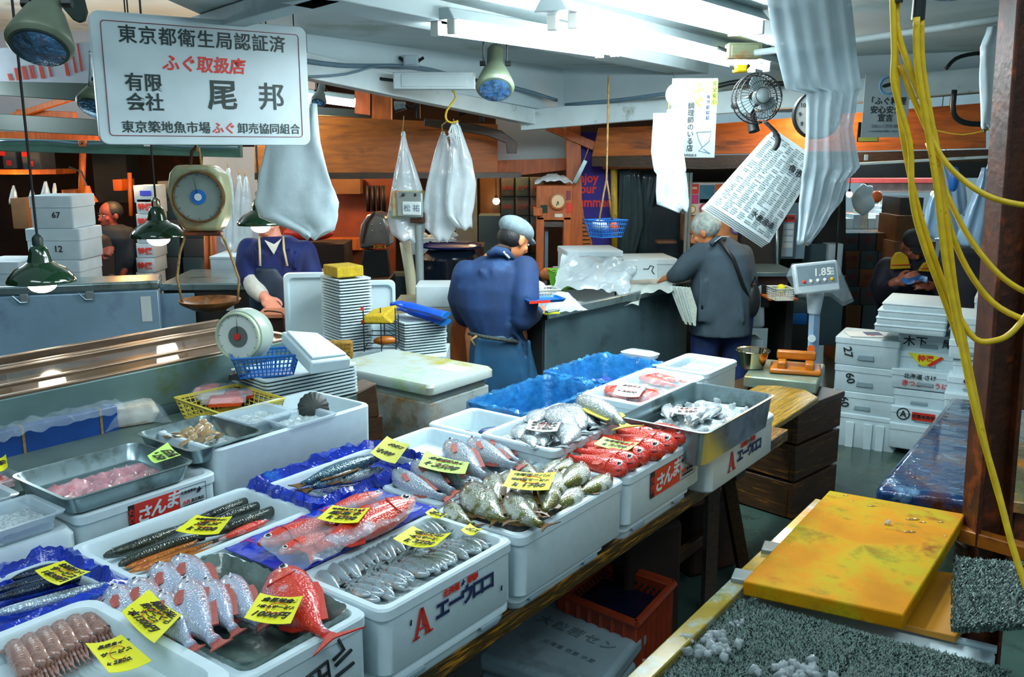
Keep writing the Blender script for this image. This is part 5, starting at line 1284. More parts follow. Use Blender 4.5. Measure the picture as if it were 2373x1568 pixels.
MB().loft([[(-.12,-.05,0),(.09,-.05,0),(.09,.08,0),(-.12,.08,0)],[(-.10,-.05,.07),(.08,-.05,.14),(.07,.08,.13),(-.11,.08,.06)]]).build('block',M['wood_crate'],t,bevel=.006)
MB().box((0,.0,-.4),(.2,.1,.8)).build('post',M['wood_crate'],t)
# cooler box with lid
t=thing('cooler_box','large white insulated box with yellow green stained lid in front of the capped man','cooler',AB(2.95,2.80,0),YAW)
M['cooler']=mat('worn_cooler_plastic',(186,200,198),.5,var=.05,scale=10,stain_or_sheen=[((150,108,20),.42,2.6),((110,124,110),.25,8)])
MB().loft([rr(.36,.56,.03,.05),rr(.39,.59,.03,.08),rr(.40,.60,.03,.60),rr(.42,.62,.03,.62),rr(.42,.62,.03,.80),rr(.40,.60,.03,.805)]).build('cooler_body',M['cooler'],t)
MB().loft([rr(.39,.60,.03,.806),rr(.39,.60,.03,.84),rr(.44,.65,.03,.845),rr(.44,.65,.03,.875),rr(.42,.63,.03,.888)]).build('lid',mat('cooler_lid',(164,178,174),.4,var=.05,stain_or_sheen=[((150,140,24),.46,3.1),((90,170,50),.32,2.2)]),t)
for y,x in((-.31,0.02),):
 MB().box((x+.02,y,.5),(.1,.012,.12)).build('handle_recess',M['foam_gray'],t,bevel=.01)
 MB().box((x+.02,y-.004,.555),(.11,.02,.014)).build('handle',M['cooler'],t,bevel=.004)
MB().box((.08,-.19,.889),(.10,.14,.002)).build('label_plate',M['lampwhite'],t)
# ---------------------------------------------------------------- steel tray of ice and tray goods at the far end
steeltray('steel_tray','big stainless tray of ice and squid on the lettered foam box',2.60,3.20,1.17,1.50,.838,.962)
ice_in('crushed_ice','ice heaped in the big stainless tray',2.60,3.20,1.17,1.50,.905,.016,None,.045,40)
IC=None
def chunk(p,s,label,group):
 global IC
 if IC is None:
  bm=bmesh.new();bmesh.ops.create_icosphere(bm,subdivisions=2,radius=1)
  for v in bm.verts:v.co*=.75+.5*noise.noise(v.co*1.7+Vector((3,1,7)))
  me=bpy.data.meshes.new('ice_chunk');bm.to_mesh(me);bm.free();me.materials.append(M['icechunk']);me.shade_smooth()
  IC=o=bpy.data.objects.new('ice_chunk',me);col.objects.link(o)
 else:o=IC.copy();col.objects.link(o)
 o.location=p;o.scale=(s,s*random.uniform(.7,1.2),s*random.uniform(.5,.9));o.rotation_euler=(random.uniform(0,6),random.uniform(0,6),random.uniform(0,6))
 tag(o,label,'ice',group);return o
for i in range(34):chunk(AB(random.uniform(2.68,3.14),random.uniform(1.22,1.45),.915+random.uniform(0,.012)),random.uniform(.010,.022),'clear lump of ice in the big stainless tray','ice lumps in the big stainless tray')
for i,(a,b2)in enumerate((((1548,936),(1546,976)),((1574,938),(1553,970)),((1626,968),(1600,986)),((1650,950),(1622,978)),((1668,944),(1640,972)))):
 fish('pomfret',a,b2,'pale fish on ice in the big stainless tray, '+['left of the white card','just left of the white card','below the white card','right of the white card','farthest right'][i],'pale fish in the big stainless tray',z=.912,sc_=(.7,.9),flip=(-1)**i)
cleartray(3.61,1.685,'clear lidded inner tray in the farthest white box',z=.888,w=.25,l=.2,h=.045,fill=M['ice'],fz=.02)['group']='clear trays of ice'
for i in range(14):chunk(AB(random.uniform(2.20,2.68),random.uniform(1.50,1.77),.938),random.uniform(.008,.016),'clear lump of ice in the white tray of silver fish','ice lumps in the white tray')
# blue bins
def bluebin(label,A0,A1,B0,B1,z0,z1,fl):
 w,l,h=A1-A0,B1-B0,z1-z0
 t=thing('blue_bin',label,'bin',AB((A0+A1)/2,(B0+B1)/2,z0),YAW,'blue film lined bins')
 n=9
 MB().loft([rr(w-.07,l-.07,.03,0,n),rr(w-.05,l-.05,.03,.01,n),rr(w-.02,l-.02,.03,h-.02,n),rr(w,l,.03,h-.016,n),rr(w,l,.03,h,n),rr(w-.03,l-.03,.03,h,n),rr(w-.04,l-.04,.03,h-.02,n),rr(w-.075,l-.075,.03,.02,n)]).build('bin_body',M['bluebin'],t)
 sd=random.random()*20
 def ring(a,b,z,k):return[Vector(p)+Vector((0,0,1))*noise.noise(Vector((p[0]*40+sd,p[1]*40,z*30)))*k*1.6+Vector((p[0],p[1],0)).normalized()*noise.noise(Vector((p[0]*30,p[1]*30+sd,z*20)))*k*1.6 for p in rrd(a,b,.03,z)]
 MB().loft([ring(w-.10,l-.10,fl,.008),ring(w-.09,l-.09,fl+.01,.006),ring(w-.055,l-.055,h-.03,.006),ring(w-.03,l-.03,h+.006,.006),ring(w+.012,l+.012,h+.004,.007),ring(w+.018,l+.018,h-.05,.01)],True,False).build('plastic_liner',mat('blue_film',(44,136,198),.12,var=.3,scale=14,bump=1,bscale=30,alpha=.55,coat=.8),t,angle=60)
 MB().sheet(lambda u,v:((u-.5)*(w-.1),(v-.5)*(l-.1),fl+.01+.03*noise.noise(Vector((u*3+sd,v*3,0)))+.012*noise.noise(Vector((u*12,v*9+sd,0)))),20,16,.01).build('wrapped_fish_mass',mat('dark_blue_film',(22,60,170),.14,var=.4,scale=10,bump=1,bscale=24,stain_or_sheen=((100,120,120),.22,9),coat=.7),t,angle=60)
 return t
bluebin('blue bin lined with film in front, left of two',2.60,3.13,1.86,2.175,.68,.90,.07)
bluebin('blue bin lined with film at the back, right of two',3.15,3.64,1.86,2.20,.68,.905,.12)
t=thing('plastic_tray_edge','clear plastic sheet end poking out behind the right blue bin','plastic sheet',AB(3.70,2.02,.90),YAW)
MB().loft([rr(.08,.16,.02,0),rr(.10,.18,.03,.02),rr(.06,.12,.02,.03)]).build('sheet_body',M['bag'],t)
# ---------------------------------------------------------------- platform scale with display on the wooden crate
ZC=.60
n_,r_=Z(1834,1206,0),Z(1934,1152,0)
e1=(r_-n_).normalized();W_=(r_-n_).length;yc=math.atan2(e1.y,e1.x);e2=Vector((-e1.y,e1.x,0));L_=.52
t=thing('wooden_crate','dark wooden crate of boards carrying the platform scale','crate',n_+e1*W_/2+e2*L_/2,yc)
for i in range(3):
 z=.10+i*.20
 for s in(-1,1):
  MB().box((0,s*(L_/2-.015),z),(W_,.03,.185)).build('side_board',M['wood_crate'],t,bevel=.004)
  MB().box((s*(W_/2-.015),0,z),(.03,L_-.062,.185)).build('side_board',M['wood_crate'],t,bevel=.004)
MB().box((0,0,ZC-.015),(W_+.02,L_+.02,.03)).build('top_board',M['wood_dk'],t,bevel=.004)
cr=t.location.copy()
zp=.70
A_,B_,C_=Z(1693,868,zp),Z(1862,884,zp),Z(1942,846,zp)
yw=math.atan2((B_-A_).y,(B_-A_).x);W=(B_-A_).length
t=thing('platform_scale','platform weighing scale with pillar display wrapped in plastic','scale',(A_+C_)/2+Vector((0,0,ZC-zp)),yw)
Lp=abs((C_-B_).dot(Vector((-math.sin(yw),math.cos(yw),0))));Lp=max(Lp,.34)
tx=(C_-B_).length
MB().box((0,0,.02),(W*.9,Lp*.86,.04)).build('scale_base',M['metal_dk'],t,bevel=.006)
MB().box((0,0,.07),(W,Lp,.062)).build('platform',M['rust_y'],t,bevel=.008)
top=ZC+.101
pc=D(1890,800,A_.y+.42)
pillar0=t.matrix_basis.inverted()if False else None
def loc_in(t,p):
 m=Matrix.Translation(t.location)@t.rotation_euler.to_matrix().to_4x4();return m.inverted()@Vector(p)
pb,pt=D(1884,832,A_.y+.40),D(1890,672,A_.y+.40)
q0,q1=loc_in(t,(pb.x,pb.y,ZC+.03)),loc_in(t,pt)
MB().tube([q0,q1],.030,4).build('pillar',mat('blue_white_pillar',(140,176,206),.35,var=.1,stain_or_sheen=((190,150,30),.2,6)),t,angle=30)
MB().tube([q1+Vector((0,0,-.13)),q1+Vector((0,0,-.02)),q1+Vector((0,0,.03))],[.036,.05,.03],10).build('pillar_wrap',M['bag'],t)
for dz,m1 in((-.27,M['paper']),(-.33,M['orange'])):MB().lathe([(.001,0),(.022,.0),(.022,.002),(.001,.002)],16,q1+Vector((0,-.031,dz)),Matrix.Rotation(R(90),3,'X')).build('sticker',m1,t)
dc=loc_in(t,D(1890,643,A_.y+.36));k=mpp(A_.y+.36)
rot=Matrix.Rotation(-yw,3,'Z')@Matrix.Rotation(R(-14),3,'X')@Matrix.Rotation(R(-6),3,'Y')
h_=MB().box(dc,(100*k,.05,70*k),rot=rot).build('display_head',mat('display_shell',(186,200,204),.4),t,bevel=.008)
MB().box(dc+rot@Vector((0,-.026,6*k)),(88*k,.004,44*k),rot=rot).build('display_panel',M['lcd'],t)
erot=(rot.to_4x4()@Matrix.Rotation(R(90),4,'X')).to_euler()
text('1.85',24*k,M['lampwhite'],t,dc+rot@Vector((12*k,-.0295,10*k)),erot,'digits',bold=.02,shear=.1)
for i in range(5):
 cc=dc+rot@Vector(((-32+16*i)*k,-.029,-8*k))
 MB().ball(cc,4.6*k,10,6,(1,.4,1)).build('button',(M['red'],M['lampwhite'],M['lampwhite'],M['lampwhite'],M['yel_cloth'])[i],t,angle=180)
for dx in(-1,0,1):MB().box(dc+rot@Vector((32*k,-.028,(10+dx*6)*k)),(14*k,.002,4*k),rot=rot).build('unit_label',M['paper'],t)
poly=[(-62,10),(-46,38),(54,34),(62,6),(82,-62),(58,-70),(30,-44),(-40,-40)]
b=MB().loft([[dc+rot@Vector((x*k*s,y_,z*k*s))for x,z in poly]for s,y_ in((.9,-.03),(1,-.0),(1.02,.03),(.8,.05))]);b.build('plastic_cover',M['film'],t)
t=thing('steel_bowl','round stainless bowl on the platform scale','bowl',Z(1743,852,top))
r=.085
MB().lathe([(.001,.0),(.055,.001),(.062,.006),(r,.095),(r+.008,.098),(r+.006,.101),(r-.003,.098),(.058,.010),(.001,.006)],36).build('bowl_body',M['brass'],t)
t=thing('wooden_press','wet orange wooden lid with handle on the platform scale','lid',Z(1843,860,top),yw+.1)
MB().box((0,0,.016),(.26,.20,.028)).build('lid_board',M['wood_lid'],t,bevel=.01)
for x in(-.07,.07):MB().box((x,0,.045),(.045,.17,.04)).build('batten',M['wood_lid'],t,bevel=.008)
MB().box((0,.02,.085),(.2,.045,.045)).build('handle',M['wood_lid'],t,bevel=.008)
# ---------------------------------------------------------------- stacks of foam boxes at right
def fb(label,x0,y0,x1,y1,d,dep,lid=.04,txt=None,yaw=-.52,side=True,hh=True):
 t=dbox('foam_box',label,x0,y0,x1,y1,d,dep*.85,M['foam'],'foam boxes stacked at right',lid,yaw,txt=txt)
 if hh:
  h=abs(cb(x0,y0,x1,y1,d,dep)[1][2])
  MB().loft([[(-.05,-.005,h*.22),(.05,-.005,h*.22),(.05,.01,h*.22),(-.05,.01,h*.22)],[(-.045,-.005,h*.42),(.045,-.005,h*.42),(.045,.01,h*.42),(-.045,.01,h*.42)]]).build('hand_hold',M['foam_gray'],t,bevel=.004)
 if side:MB().box((t['w']/2-.003,dep*.42,abs(cb(x0,y0,x1,y1,d,dep)[1][2])*.4),(.006,dep*.4,.06)).build('side_label',M['metal_dk'],t)
 return t
ink=M['ink']
rt90=(R(90),R(90),0)
def sidetext(t,s,size,x,z,m=ink):return text(s,size,m,t,(x,-.002,z),(R(90),R(78),0),bold=.012)
t=fb('foam box marked 27 on top of the left stack at right',1948,786,2066,850,5.52,.42);sidetext(t,'27',.07,-.11,.085)
t=fb('foam box marked 60, second from the top of the left stack',1946,851,2062,910,5.52,.42);sidetext(t,'60',.07,-.09,.085)
t=fb('foam box marked 60, third from the top of the left stack',1940,911,2056,962,5.52,.42);sidetext(t,'60',.07,-.11,.075)
t=fb('tall ribbed foam box at the bottom of the left stack',1948,963,2058,1046,5.50,.42,lid=.03,side=False,hh=False)
for x in(-.09,.02,.09):MB().box((x,-.003,.10),(.05,.012,.17)).build('rib',M['foam'],t,bevel=.004)
t=thing('picture_card','glossy printed card on top of the left stack of foam boxes','card',D(2010,778,5.6),-.1)
MB().box((0,.05,-.0),(.22,.16,.006)).build('card',M['lampwhite'],t);MB().box((.05,.06,.004),(.10,.1,.002)).build('picture',M['navy_ink'],t)
MB().box((.03,.0,.004),(.02,.02,.002)).build('red_spot',M['red_ink'],t)
for i in range(4):
 y=706+i*17
 fb(['foam lid topmost on the middle stack','foam tray second in the lid pile on the middle stack','foam tray third in the lid pile on the middle stack','foam tray lowest in the lid pile on the middle stack'][i],2052-i*4+(6 if i==0 else 0),y,2182-i*3,y+17,5.32,.52,lid=.012,side=False,hh=False)
fb('foam box with brushed characters under the lid pile',2096,776,2212,816,5.40,.45,txt=[('木下',.07,-.08,.055,ink),('尾',.06,.10,.055,ink)],side=False)
t=fb('foam box with a yellow and red sticker in the middle stack',2090,817,2207,860,5.38,.45,side=False)
MB().slab([(-.11,-.005,.105),(.03,-.005,.105),(.09,-.005,.085),(.0,-.005,.03),(-.03,-.005,.03)],(0,.002,0)).build('sticker',M['tag_y'],t,smooth=False)
text('特選',.045,M['red_ink'],t,(-.01,-.007,.075),(R(90),0,0),bold=.03)
MB().slab([(.02,-.006,.03),(.09,-.006,.09),(.075,-.006,.1),(.0,-.006,.04)],(0,.001,0)).build('sticker',M['red'],t,smooth=False)
t=fb('foam box with red handwriting in the middle stack',2081,861,2206,905,5.34,.45,txt=[('北海道 さけ',.035,-.03,.08,ink),('赤つぶ 10 うに',.04,0,.035,M['red_ink'])],side=False)
fb('plain foam box set back in the middle stack',2082,906,2178,948,5.36,.45,side=False)
t=fb('foam box with red strip and circled letter A near the bottom of the middle stack',2079,949,2200,988,5.32,.45,txt=[('Ⓐ',.09,-.115,.06,ink),('3k',.06,.115,.055,ink)],side=False)
MB().box((0,-.004,.06),(.13,.004,.05)).build('label_strip',M['red'],t);text('根室●漁協',.026,ink,t,(0,-.0075,.06),bold=.02)
fb('foam box at the bottom of the middle stack',2076,989,2200,1046,5.30,.45,side=False,hh=False)
fb('foam box at the top of the right stack by the rusty post',2216,738,2300,790,5.15,.45,side=False)
fb('foam box with printed characters in the right stack',2212,791,2300,835,5.13,.45,txt=[('北海道',.032,.05,.08,ink),('いか',.05,.05,.04,ink)],side=False)
fb('plain foam box third in the right stack',2220,836,2300,876,5.15,.45,side=False)
fb('foam box with a brushed kanji in the right stack',2208,877,2300,916,5.10,.45,txt=[('繁',.07,-.02,.055,ink)],side=False)
fb('foam box low in the right stack',2202,917,2300,960,5.06,.45,txt=[('いさ',.05,-.06,.06,ink)],side=False)
fb('foam box at the bottom of the right stack',2200,961,2300,1064,5.06,.45,side=False,hh=False)
fb('small foam box beside the rusty post behind the seated man',2274,662,2330,690,5.75,.35,side=False,hh=False);fb('small foam box below the other beside the rusty post',2268,691,2330,735,5.7,.35,side=False,hh=False)
# ---------------------------------------------------------------- right foreground: work stand, yellow board, turf mats
zb=.60
P0,P1,P2,P3=Z(1722,1345,zb),Z(2095,1425,zb),Z(2238,1190,zb),Z(1922,1135,zb)
t=thing('cutting_board','large wet yellow cutting board on the work stand at right','cutting board',(P0+P1+P2+P3)/4)
MB().slab([p-t.location for p in(P0,P1,P2,P3)],(0,0,-.048)).build('board',M['board'],t,bevel=.006)
dr=[]
for i,(px,py,r)in enumerate(((2020,1172,.018),(1960,1148,.012),(1975,1160,.008),(2115,1203,.026),(2138,1210,.014),(2180,1210,.012),(2050,1215,.008),(2108,1232,.022),(2190,1242,.008),(1730,1318,.006),(1835,1265,.006),(1910,1197,.005))):
 MB().ball(Z(px,py,zb)-t.location,r,14,6,(1,.45,.10)).build('water_drop',mat('water_bead',(150,104,24),.03,var=0,coat=1,alpha=.7),t,angle=180)
chunk(Z(2057,1210,zb+.008),.016,'small lump of ice on the yellow cutting board',None)
t=thing('work_stand','wooden work stand under the yellow cutting board and turf mats','stand',Z(1640,1440,.53))
def rail(nm,a,b,w,h,m):
 a,b=Vector(a)-t.location,Vector(b)-t.location;tt=(b-a).normalized();s=tt.cross(Vector((0,0,1))).normalized();u=s.cross(tt)
 MB().loft([[e+s*(i*w/2)+u*(j*h/2)for i,j in((-1,-1),(1,-1),(1,1),(-1,1))]for e in(a,b)]).build(nm,m,t,bevel=.004)
M['rail']=mat('wet_painted_rail',(150,130,40),.25,var=.2,scale=8,stretch=(1,1,1),stain_or_sheen=[((150,176,176),.40,6),((90,110,50),.25,9)],coat=.5)
ra,rb=Z(1470,1600,.535),Z(1905,1172,.535)
rail('rail',ra,rb,.055,.05,M['rail'])
rail('rail_edge',ra+Vector((-.035,0,-.03)),rb+Vector((-.035,0,-.03)),.02,.08,M['wood_crate'])
for f in(.45,.62):
 p=ra.lerp(rb,f);rail('clamp',p+Vector((0,-.02,.03)),p+Vector((.03,.05,.03)),.06,.02,M['pipe'])
for px,py in((1500,1540),(1880,1200),(2230,1260)):
 p=Z(px,py,.5);MB().box(p-t.location+Vector((0.02,0,-.25)),(.06,.06,.5)).build('leg',M['wood_crate'],t)
rail('cross_rail',Z(1765,1330,.50),Z(2260,1430,.50),.06,.05,M['wood_crate'])
rail('cross_rail',Z(2225,1235,.545),Z(2420,1290,.545),.05,.05,mat('orange_rail',(150,84,20),.35,var=.2,stain_or_sheen=((80,40,10),.25,8)))
t=thing('plain_board','plain yellow plywood board partly covered by the cutting board','board',Z(2170,1400,.53))
pb4=[Z(2070,1440,.53),Z(2215,1475,.53),Z(2330,1340,.53),Z(2150,1320,.53)]
MB().slab([p-t.location for p in pb4],(0,0,-.02)).build('board',M['boardside'],t,bevel=.003)
# white foam tub the mats rest on
t=thing('foam_tub','long white foam tub under the turf mats at the bottom right','tub',Z(1990,1480,.50))
q4=[Z(1780,1370,.50),Z(2305,1500,.50),Z(2220,1640,.50),Z(1560,1530,.50)]
q4=[Z(1765,1378,.50),Z(2310,1508,.50),Z(2190,1720,.50),Z(1500,1600,.50)]
MB().slab([p-t.location for p in q4],(0,0,-.12)).build('tub_body',M['foam'],t,bevel=.012)
bm_=[(p-t.location)for p in q4]
for i in(0,3):
 a,b2=bm_[i],bm_[(i+1)%4];MB().tube([a+Vector((0,0,.004)),b2+Vector((0,0,.004))],.012,8).build('tub_rim',M['foam'],t)
def turf(label,quad,z,nu,nv,h=.018):
 P=[Z(p[0],p[1],z)for p in quad];o0=sum(P,Vector())/4
 f=lambda u,v:(P[0]*(1-u)+P[1]*u)*(1-v)+(P[3]*(1-u)+P[2]*u)*v-o0
 t=thing('turf_mat',label,'mat',o0,0,'grey green turf mats')
 MB().sheet(lambda u,v:f(u,v)+Vector((0,0,.004*noise.noise(Vector((u*4,v*4,z*9))))),12,12,.012).build('mat_backing',M['turf_dk'],t)
 b=MB();rnd=random.Random(len(label))
 for i in range(nu):
  for j in range(nv):
   c=f((i+rnd.random())/nu,(j+rnd.random())/nv)
   if min(i,j)==0 or i==nu-1 or j==nv-1:c=c+c.normalized()*.007-Vector((0,0,.006*rnd.random()))
   a=rnd.random()*6.3;l=h*rnd.uniform(.7,1.15);w=.0023
   dx,dy=math.cos(a)*.007,math.sin(a)*.007;nx,ny=-math.sin(a)*w,math.cos(a)*w
   v=[c+Vector((nx,ny,0)),c-Vector((nx,ny,0)),c+Vector((dx*.6-nx,dy*.6-ny,l*.7)),c+Vector((dx*.6+nx,dy*.6+ny,l*.7)),c+Vector((dx*1.5,dy*1.5,l))]
   b.add(v,[(0,1,2,3),(3,2,4)])
 o=b.build('bristles',M['turf'],t,smooth=False);o['kind']='stuff'
 return t
turf('grey green turf mat with lumps of ice, left of the two in front',[(1700,1392),(2008,1478),(1880,1660),(1480,1600)],.525,180,130)
turf('grey green turf mat at the bottom right of the photo',[(2025,1482),(2335,1560),(2260,1700),(1905,1640)],.525,150,100)
for k in range(4):
 turf(['lowest turf mat in the pile at the right edge','second turf mat from the bottom of the pile at the right edge','third turf mat from the bottom of the pile at the right edge','top turf mat of the pile at the right edge'][k],
 [(2226-k*3+(0,3,-4,2)[k],1300),(2420,1318),(2420,1452),(2208+(0,4,-3,5)[k],1462)],.53+k*.034,100 if k==3 else 60,76 if k==3 else 44)
for i in range(40):
 px,py=random.choice([(1640,1490),(1665,1475),(1620,1505),(1690,1500),(1610,1490),(1655,1510)]);
 chunk(Z(px+random.uniform(-34,30),py+random.uniform(-16,14),.545+random.uniform(0,.012)),random.uniform(.011,.024),'clear lump of ice in the left heap on the turf mat','ice heap on the left of the turf mat')
for i in range(34):
 chunk(Z(random.gauss(1850,30),random.gauss(1548,14),.545+random.uniform(0,.012)),random.uniform(.011,.022),'clear lump of ice in the lower heap on the turf mat','ice heap at the bottom of the turf mat')
for i in range(8):chunk(Z(1705+random.uniform(-22,18),1445+random.uniform(-8,8),.545),random.uniform(.006,.012),'clear lump of ice in the small heap near the mat corner','small ice heap near the mat corner')
# ---------------------------------------------------------------- wet blue cart
t=thing('flat_cart','wet blue steel flat cart with worn paint in front of the box stacks','cart',Z(2180,1050,.46))
q=[Z(2028,1128,.46),Z(2345,1168,.46),Z(2420,950,.46),Z(2205,918,.46)]
MB().slab([p-t.location for p in q],(0,0,-.10)).build('deck',M['cart'],t,bevel=.03,bseg=3)
for p in q:MB().tube([p-t.location+Vector((0,.05 if p.y<4 else-.08,-.1)),p-t.location+Vector((0,.05 if p.y<4 else-.08,-.46))],.03,8).build('leg',M['metal_dk'],t)
t=thing('wet_bench','rust yellow wet bench right of the post','bench',Z(2330,1060,.50))
q=[Z(2282,1152,.50),Z(2460,1178,.50),Z(2460,965,.50),Z(2296,950,.50)]
MB().slab([p-t.location+Vector((0,0,.002))for p in q],(0,0,-.05)).build('bench_top',mat('rusty_yellow_wet_steel',(120,118,90),.14,.2,var=.3,scale=5,stain_or_sheen=[((200,124,30),.42,5),((70,60,40),.2,9)],bump=1.0,bscale=14,coat=.8),t,bevel=.006)
for p in(q[0],q[3]):MB().box(p-t.location+Vector((.14,.0,-.28)),(.05,.05,.44)).build('leg',M['rust'],t)
tag(cbox('low_partition',2310,870,2440,950,4.3,.05,mat('brown_board',(96,56,18),.5,var=.25),None),'brown board behind the wet bench at the right edge','board')
tag(cbox('green_panel',2300,590,2440,868,4.6,.04,mat('green_board',(70,108,20),.6,var=.15),None),'bright green board behind the rusty post','board')
tag(cbox('cross_bar',2318,868,2440,884,4.58,.05,M['metal_dk'],None),'dark rail below the bright green board','rail')
# ---------------------------------------------------------------- under the counter
P=[Z(1285,1372,.23),Z(1500,1455,.23),Z(1330,1570,.23),Z(1080,1520,.23)]
c=Z(1290,1452,.26)
t=thing('foam_box','grey closed foam box with dark print under the counter','box',(0,0,0),0)
zt=.30;q=[Z(1110,1510,zt),Z(1262,1360,zt),Z(1500,1452,zt),Z(1385,1600,zt)]
o0=sum(q,Vector())/4;t.location=(o0.x,o0.y,0)
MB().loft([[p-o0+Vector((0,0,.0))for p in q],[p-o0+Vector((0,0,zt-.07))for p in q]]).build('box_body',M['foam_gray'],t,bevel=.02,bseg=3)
q2=[(p-o0)*1.02+Vector((0,0,zt-.066))for p in q]
MB().loft([q2,[p+Vector((0,0,.066))for p in q2]]).build('lid',M['foam_gray'],t,bevel=.02,bseg=3)
xa=(q[2]-q[1]);ya=math.atan2(xa.y,xa.x)
fp=mat('faded_print',(98,116,118),.6,var=0)
text('大粒若セン',.055,fp,t,(.03,.02,zt+.001),(0,0,ya),bold=.02,sp=1.3);text('冷凍 さんま 10kg',.024,fp,t,(.06,.12,zt+.001),(0,0,ya),sp=1.2);text('北海道 根室 水産',.024,fp,t,(.0,-.09,zt+.001),(0,0,ya),sp=1.2)
side=(q[3]-q[2]);mid=(q[2]+q[3])/2-o0
text('17',.07,M['metal_dk'],t,(mid.x+.012,mid.y-.10,.15),(R(90),0,math.atan2(side.y,side.x)+math.pi if False else math.atan2(-side.y,-side.x)),bold=.02)
zt=.36;q=[Z(1290,1372,zt),Z(1395,1296,zt),Z(1562,1352,zt),Z(1475,1446,zt)]
o0=sum(q,Vector())/4;o0.z=0
t=thing('plastic_crate','red orange plastic crate of dark water under the counter','crate',(o0.x,o0.y,0))
E_=[p-o0 for p in q]
b=MB()
for i in range(4):
 a,c2=E_[i],E_[(i+1)%4];inw=(sum(E_,Vector())/4-(a+c2)/2);inw.z=0;inw.normalize()
 nrm=inw*.02
 b2=[Vector((a.x,a.y,.14)),Vector((c2.x,c2.y,.14)),Vector((c2.x,c2.y,zt)),Vector((a.x,a.y,zt))]
 MB().slab(b2,nrm).build('crate_side',M['crate_or'],t,bevel=.004)
 MB().tube([a,c2],.014,6).build('crate_rim',M['crate_or'],t)
 for k in range(1,7):
  p=a.lerp(c2,k/7);MB().box((p.x,p.y,.25),(.014,.014,.2)).build('rib',M['crate_or'],t)
 for k in range(22):
  p=a.lerp(c2,.06+k*.04)+inw*.0215;b.ball((p.x,p.y,zt-.03-.016*(k%2)),.006,6,4)
b.build('perforation',M['dark'],t)
MB().slab([Vector((p.x*.94,p.y*.94,.30))for p in E_],(0,0,-.12)).build('dark_water',M['water_dk'],t)
for i,(x0,y0,x1,y1,d,lab)in enumerate(((1400,1240,1560,1330,3.0,'dim dark crate deep under the counter'),(1560,1180,1700,1300,3.7,'dim brown bundle deep under the counter near the trestle'))):
 c,s=cb(x0,y0,x1,y1,d,.4);t=thing('old_crate',lab,'crate',(c.x,c.y,0),.5)
 MB().box((0,0,(c.z+s[2]/2)/2),(s[0],.3,c.z+s[2]/2)).build('crate_body',M['dark_br'],t,bevel=.02)
# ---------------------------------------------------------------- people
def blob(name,b,m,parent,voxel=.012,it=5):
 """one continuous skin over overlapping shapes"""
 o=b.build(name,m,None)
 r=o.modifiers.new('skin','REMESH');r.mode='VOXEL';r.voxel_size=voxel;r.use_smooth_shade=True
 s=o.modifiers.new('relax','SMOOTH');s.factor=.5;s.iterations=it
 dg=bpy.context.evaluated_depsgraph_get();dg.update()
 me=bpy.data.meshes.new_from_object(o.evaluated_get(dg));me.name=name
 o.modifiers.clear();o.data=me
 if not me.materials:me.materials.append(m)
 me.shade_smooth()
 o.parent=parent;KIDS.setdefault(parent.name,[]).append(o)
 return o
def limb(b,pts,rs,n=12):
 P=[Vector(p)for p in pts];Q,S=[],[]
 for i in range(len(P)-1):
  for k in range(4):
   t=k/4;Q.append(P[i].lerp(P[i+1],t));S.append(rs[i]*(1-t)+rs[i+1]*t)
 Q.append(P[-1]);S.append(rs[-1])
 b.tube(Q,S,n)
 for p,r in zip(P,rs):b.ball(p,r*.99,n,8)
def torso(b,rows,d,base,dep,yaw=0,n=20):
 """rows: (pixel y, centre x, half width px, depth factor, depth offset)"""
 rings=[]
 for(py,cx,hw,kd,off)in rows:
  c=D(cx,py,d)-base;w=hw*mpp(d)
  rings.append([Vector((c.x,c.y+off,c.z))+Matrix.Rotation(yaw,3,'Z')@Vector((w*math.copysign(abs(math.cos(a))**.85,math.cos(a)),dep*kd*math.copysign(abs(math.sin(a))**.85,math.sin(a)),0))for a in[2*math.pi*k/n for k in range(n)]])
 b.loft(rings[::-1])
def head_at(b,c,yaw,pitch,s=1.0,roll=0):
 """skull, jaw, nose, ears in b; returns the frame (x right, y to the front, z up)"""
 m=Matrix.Rotation(yaw,3,'Z')@Matrix.Rotation(pitch,3,'X')@Matrix.Rotation(roll,3,'Y')
 c=Vector(c);f=lambda x,y,z:c+m@(Vector((x,y,z))*s)
 b.ball(f(0,-.012,.03),.092*s,16,12,(.84,1.02,.98),m)
 b.ball(f(0,.022,-.035),.068*s,14,10,(.88,.98,1.05),m)
 b.ball(f(0,.05,-.085),.034*s,10,8,(1.1,.9,.8),m)
 b.tube([f(0,.085,.015),f(0,.104,-.022),f(0,.088,-.034)],[.010*s,.017*s,.014*s],8)
 for sx in(-1,1):
  b.ball(f(sx*.08,-.008,-.005),.030*s,10,8,(.35,.7,1.1),m)
  b.ball(f(sx*.038,.06,-.018),.026*s,10,8,(1,.7,.8),m)
 return f,m
def face_bits(t,f,m,s=1.0,open_=False):
 for sx in(-1,1):
  e=MB().ball(f(sx*.030,.078,.012),.011*s,8,6,(1.2,.6,.55),m).build('eye',M['eye_w'],t,angle=180)
  MB().ball(f(sx*.030,.0835,.012),.006*s,8,6,(1,.5,.9),m).build('pupil',M['eye_b'],e,angle=180)
  MB().tube([f(sx*.014,.086,.030),f(sx*.032,.086,.035),f(sx*.05,.074,.028)],.0035*s,5).build('eyebrow',M['hair'],t,angle=180)
 MB().tube([f(-.022,.080,-.060),f(0,.087,-.058),f(.022,.080,-.060)],.004*s,6).build('mouth',mat('lips',(160,70,56),.5),t,angle=180)
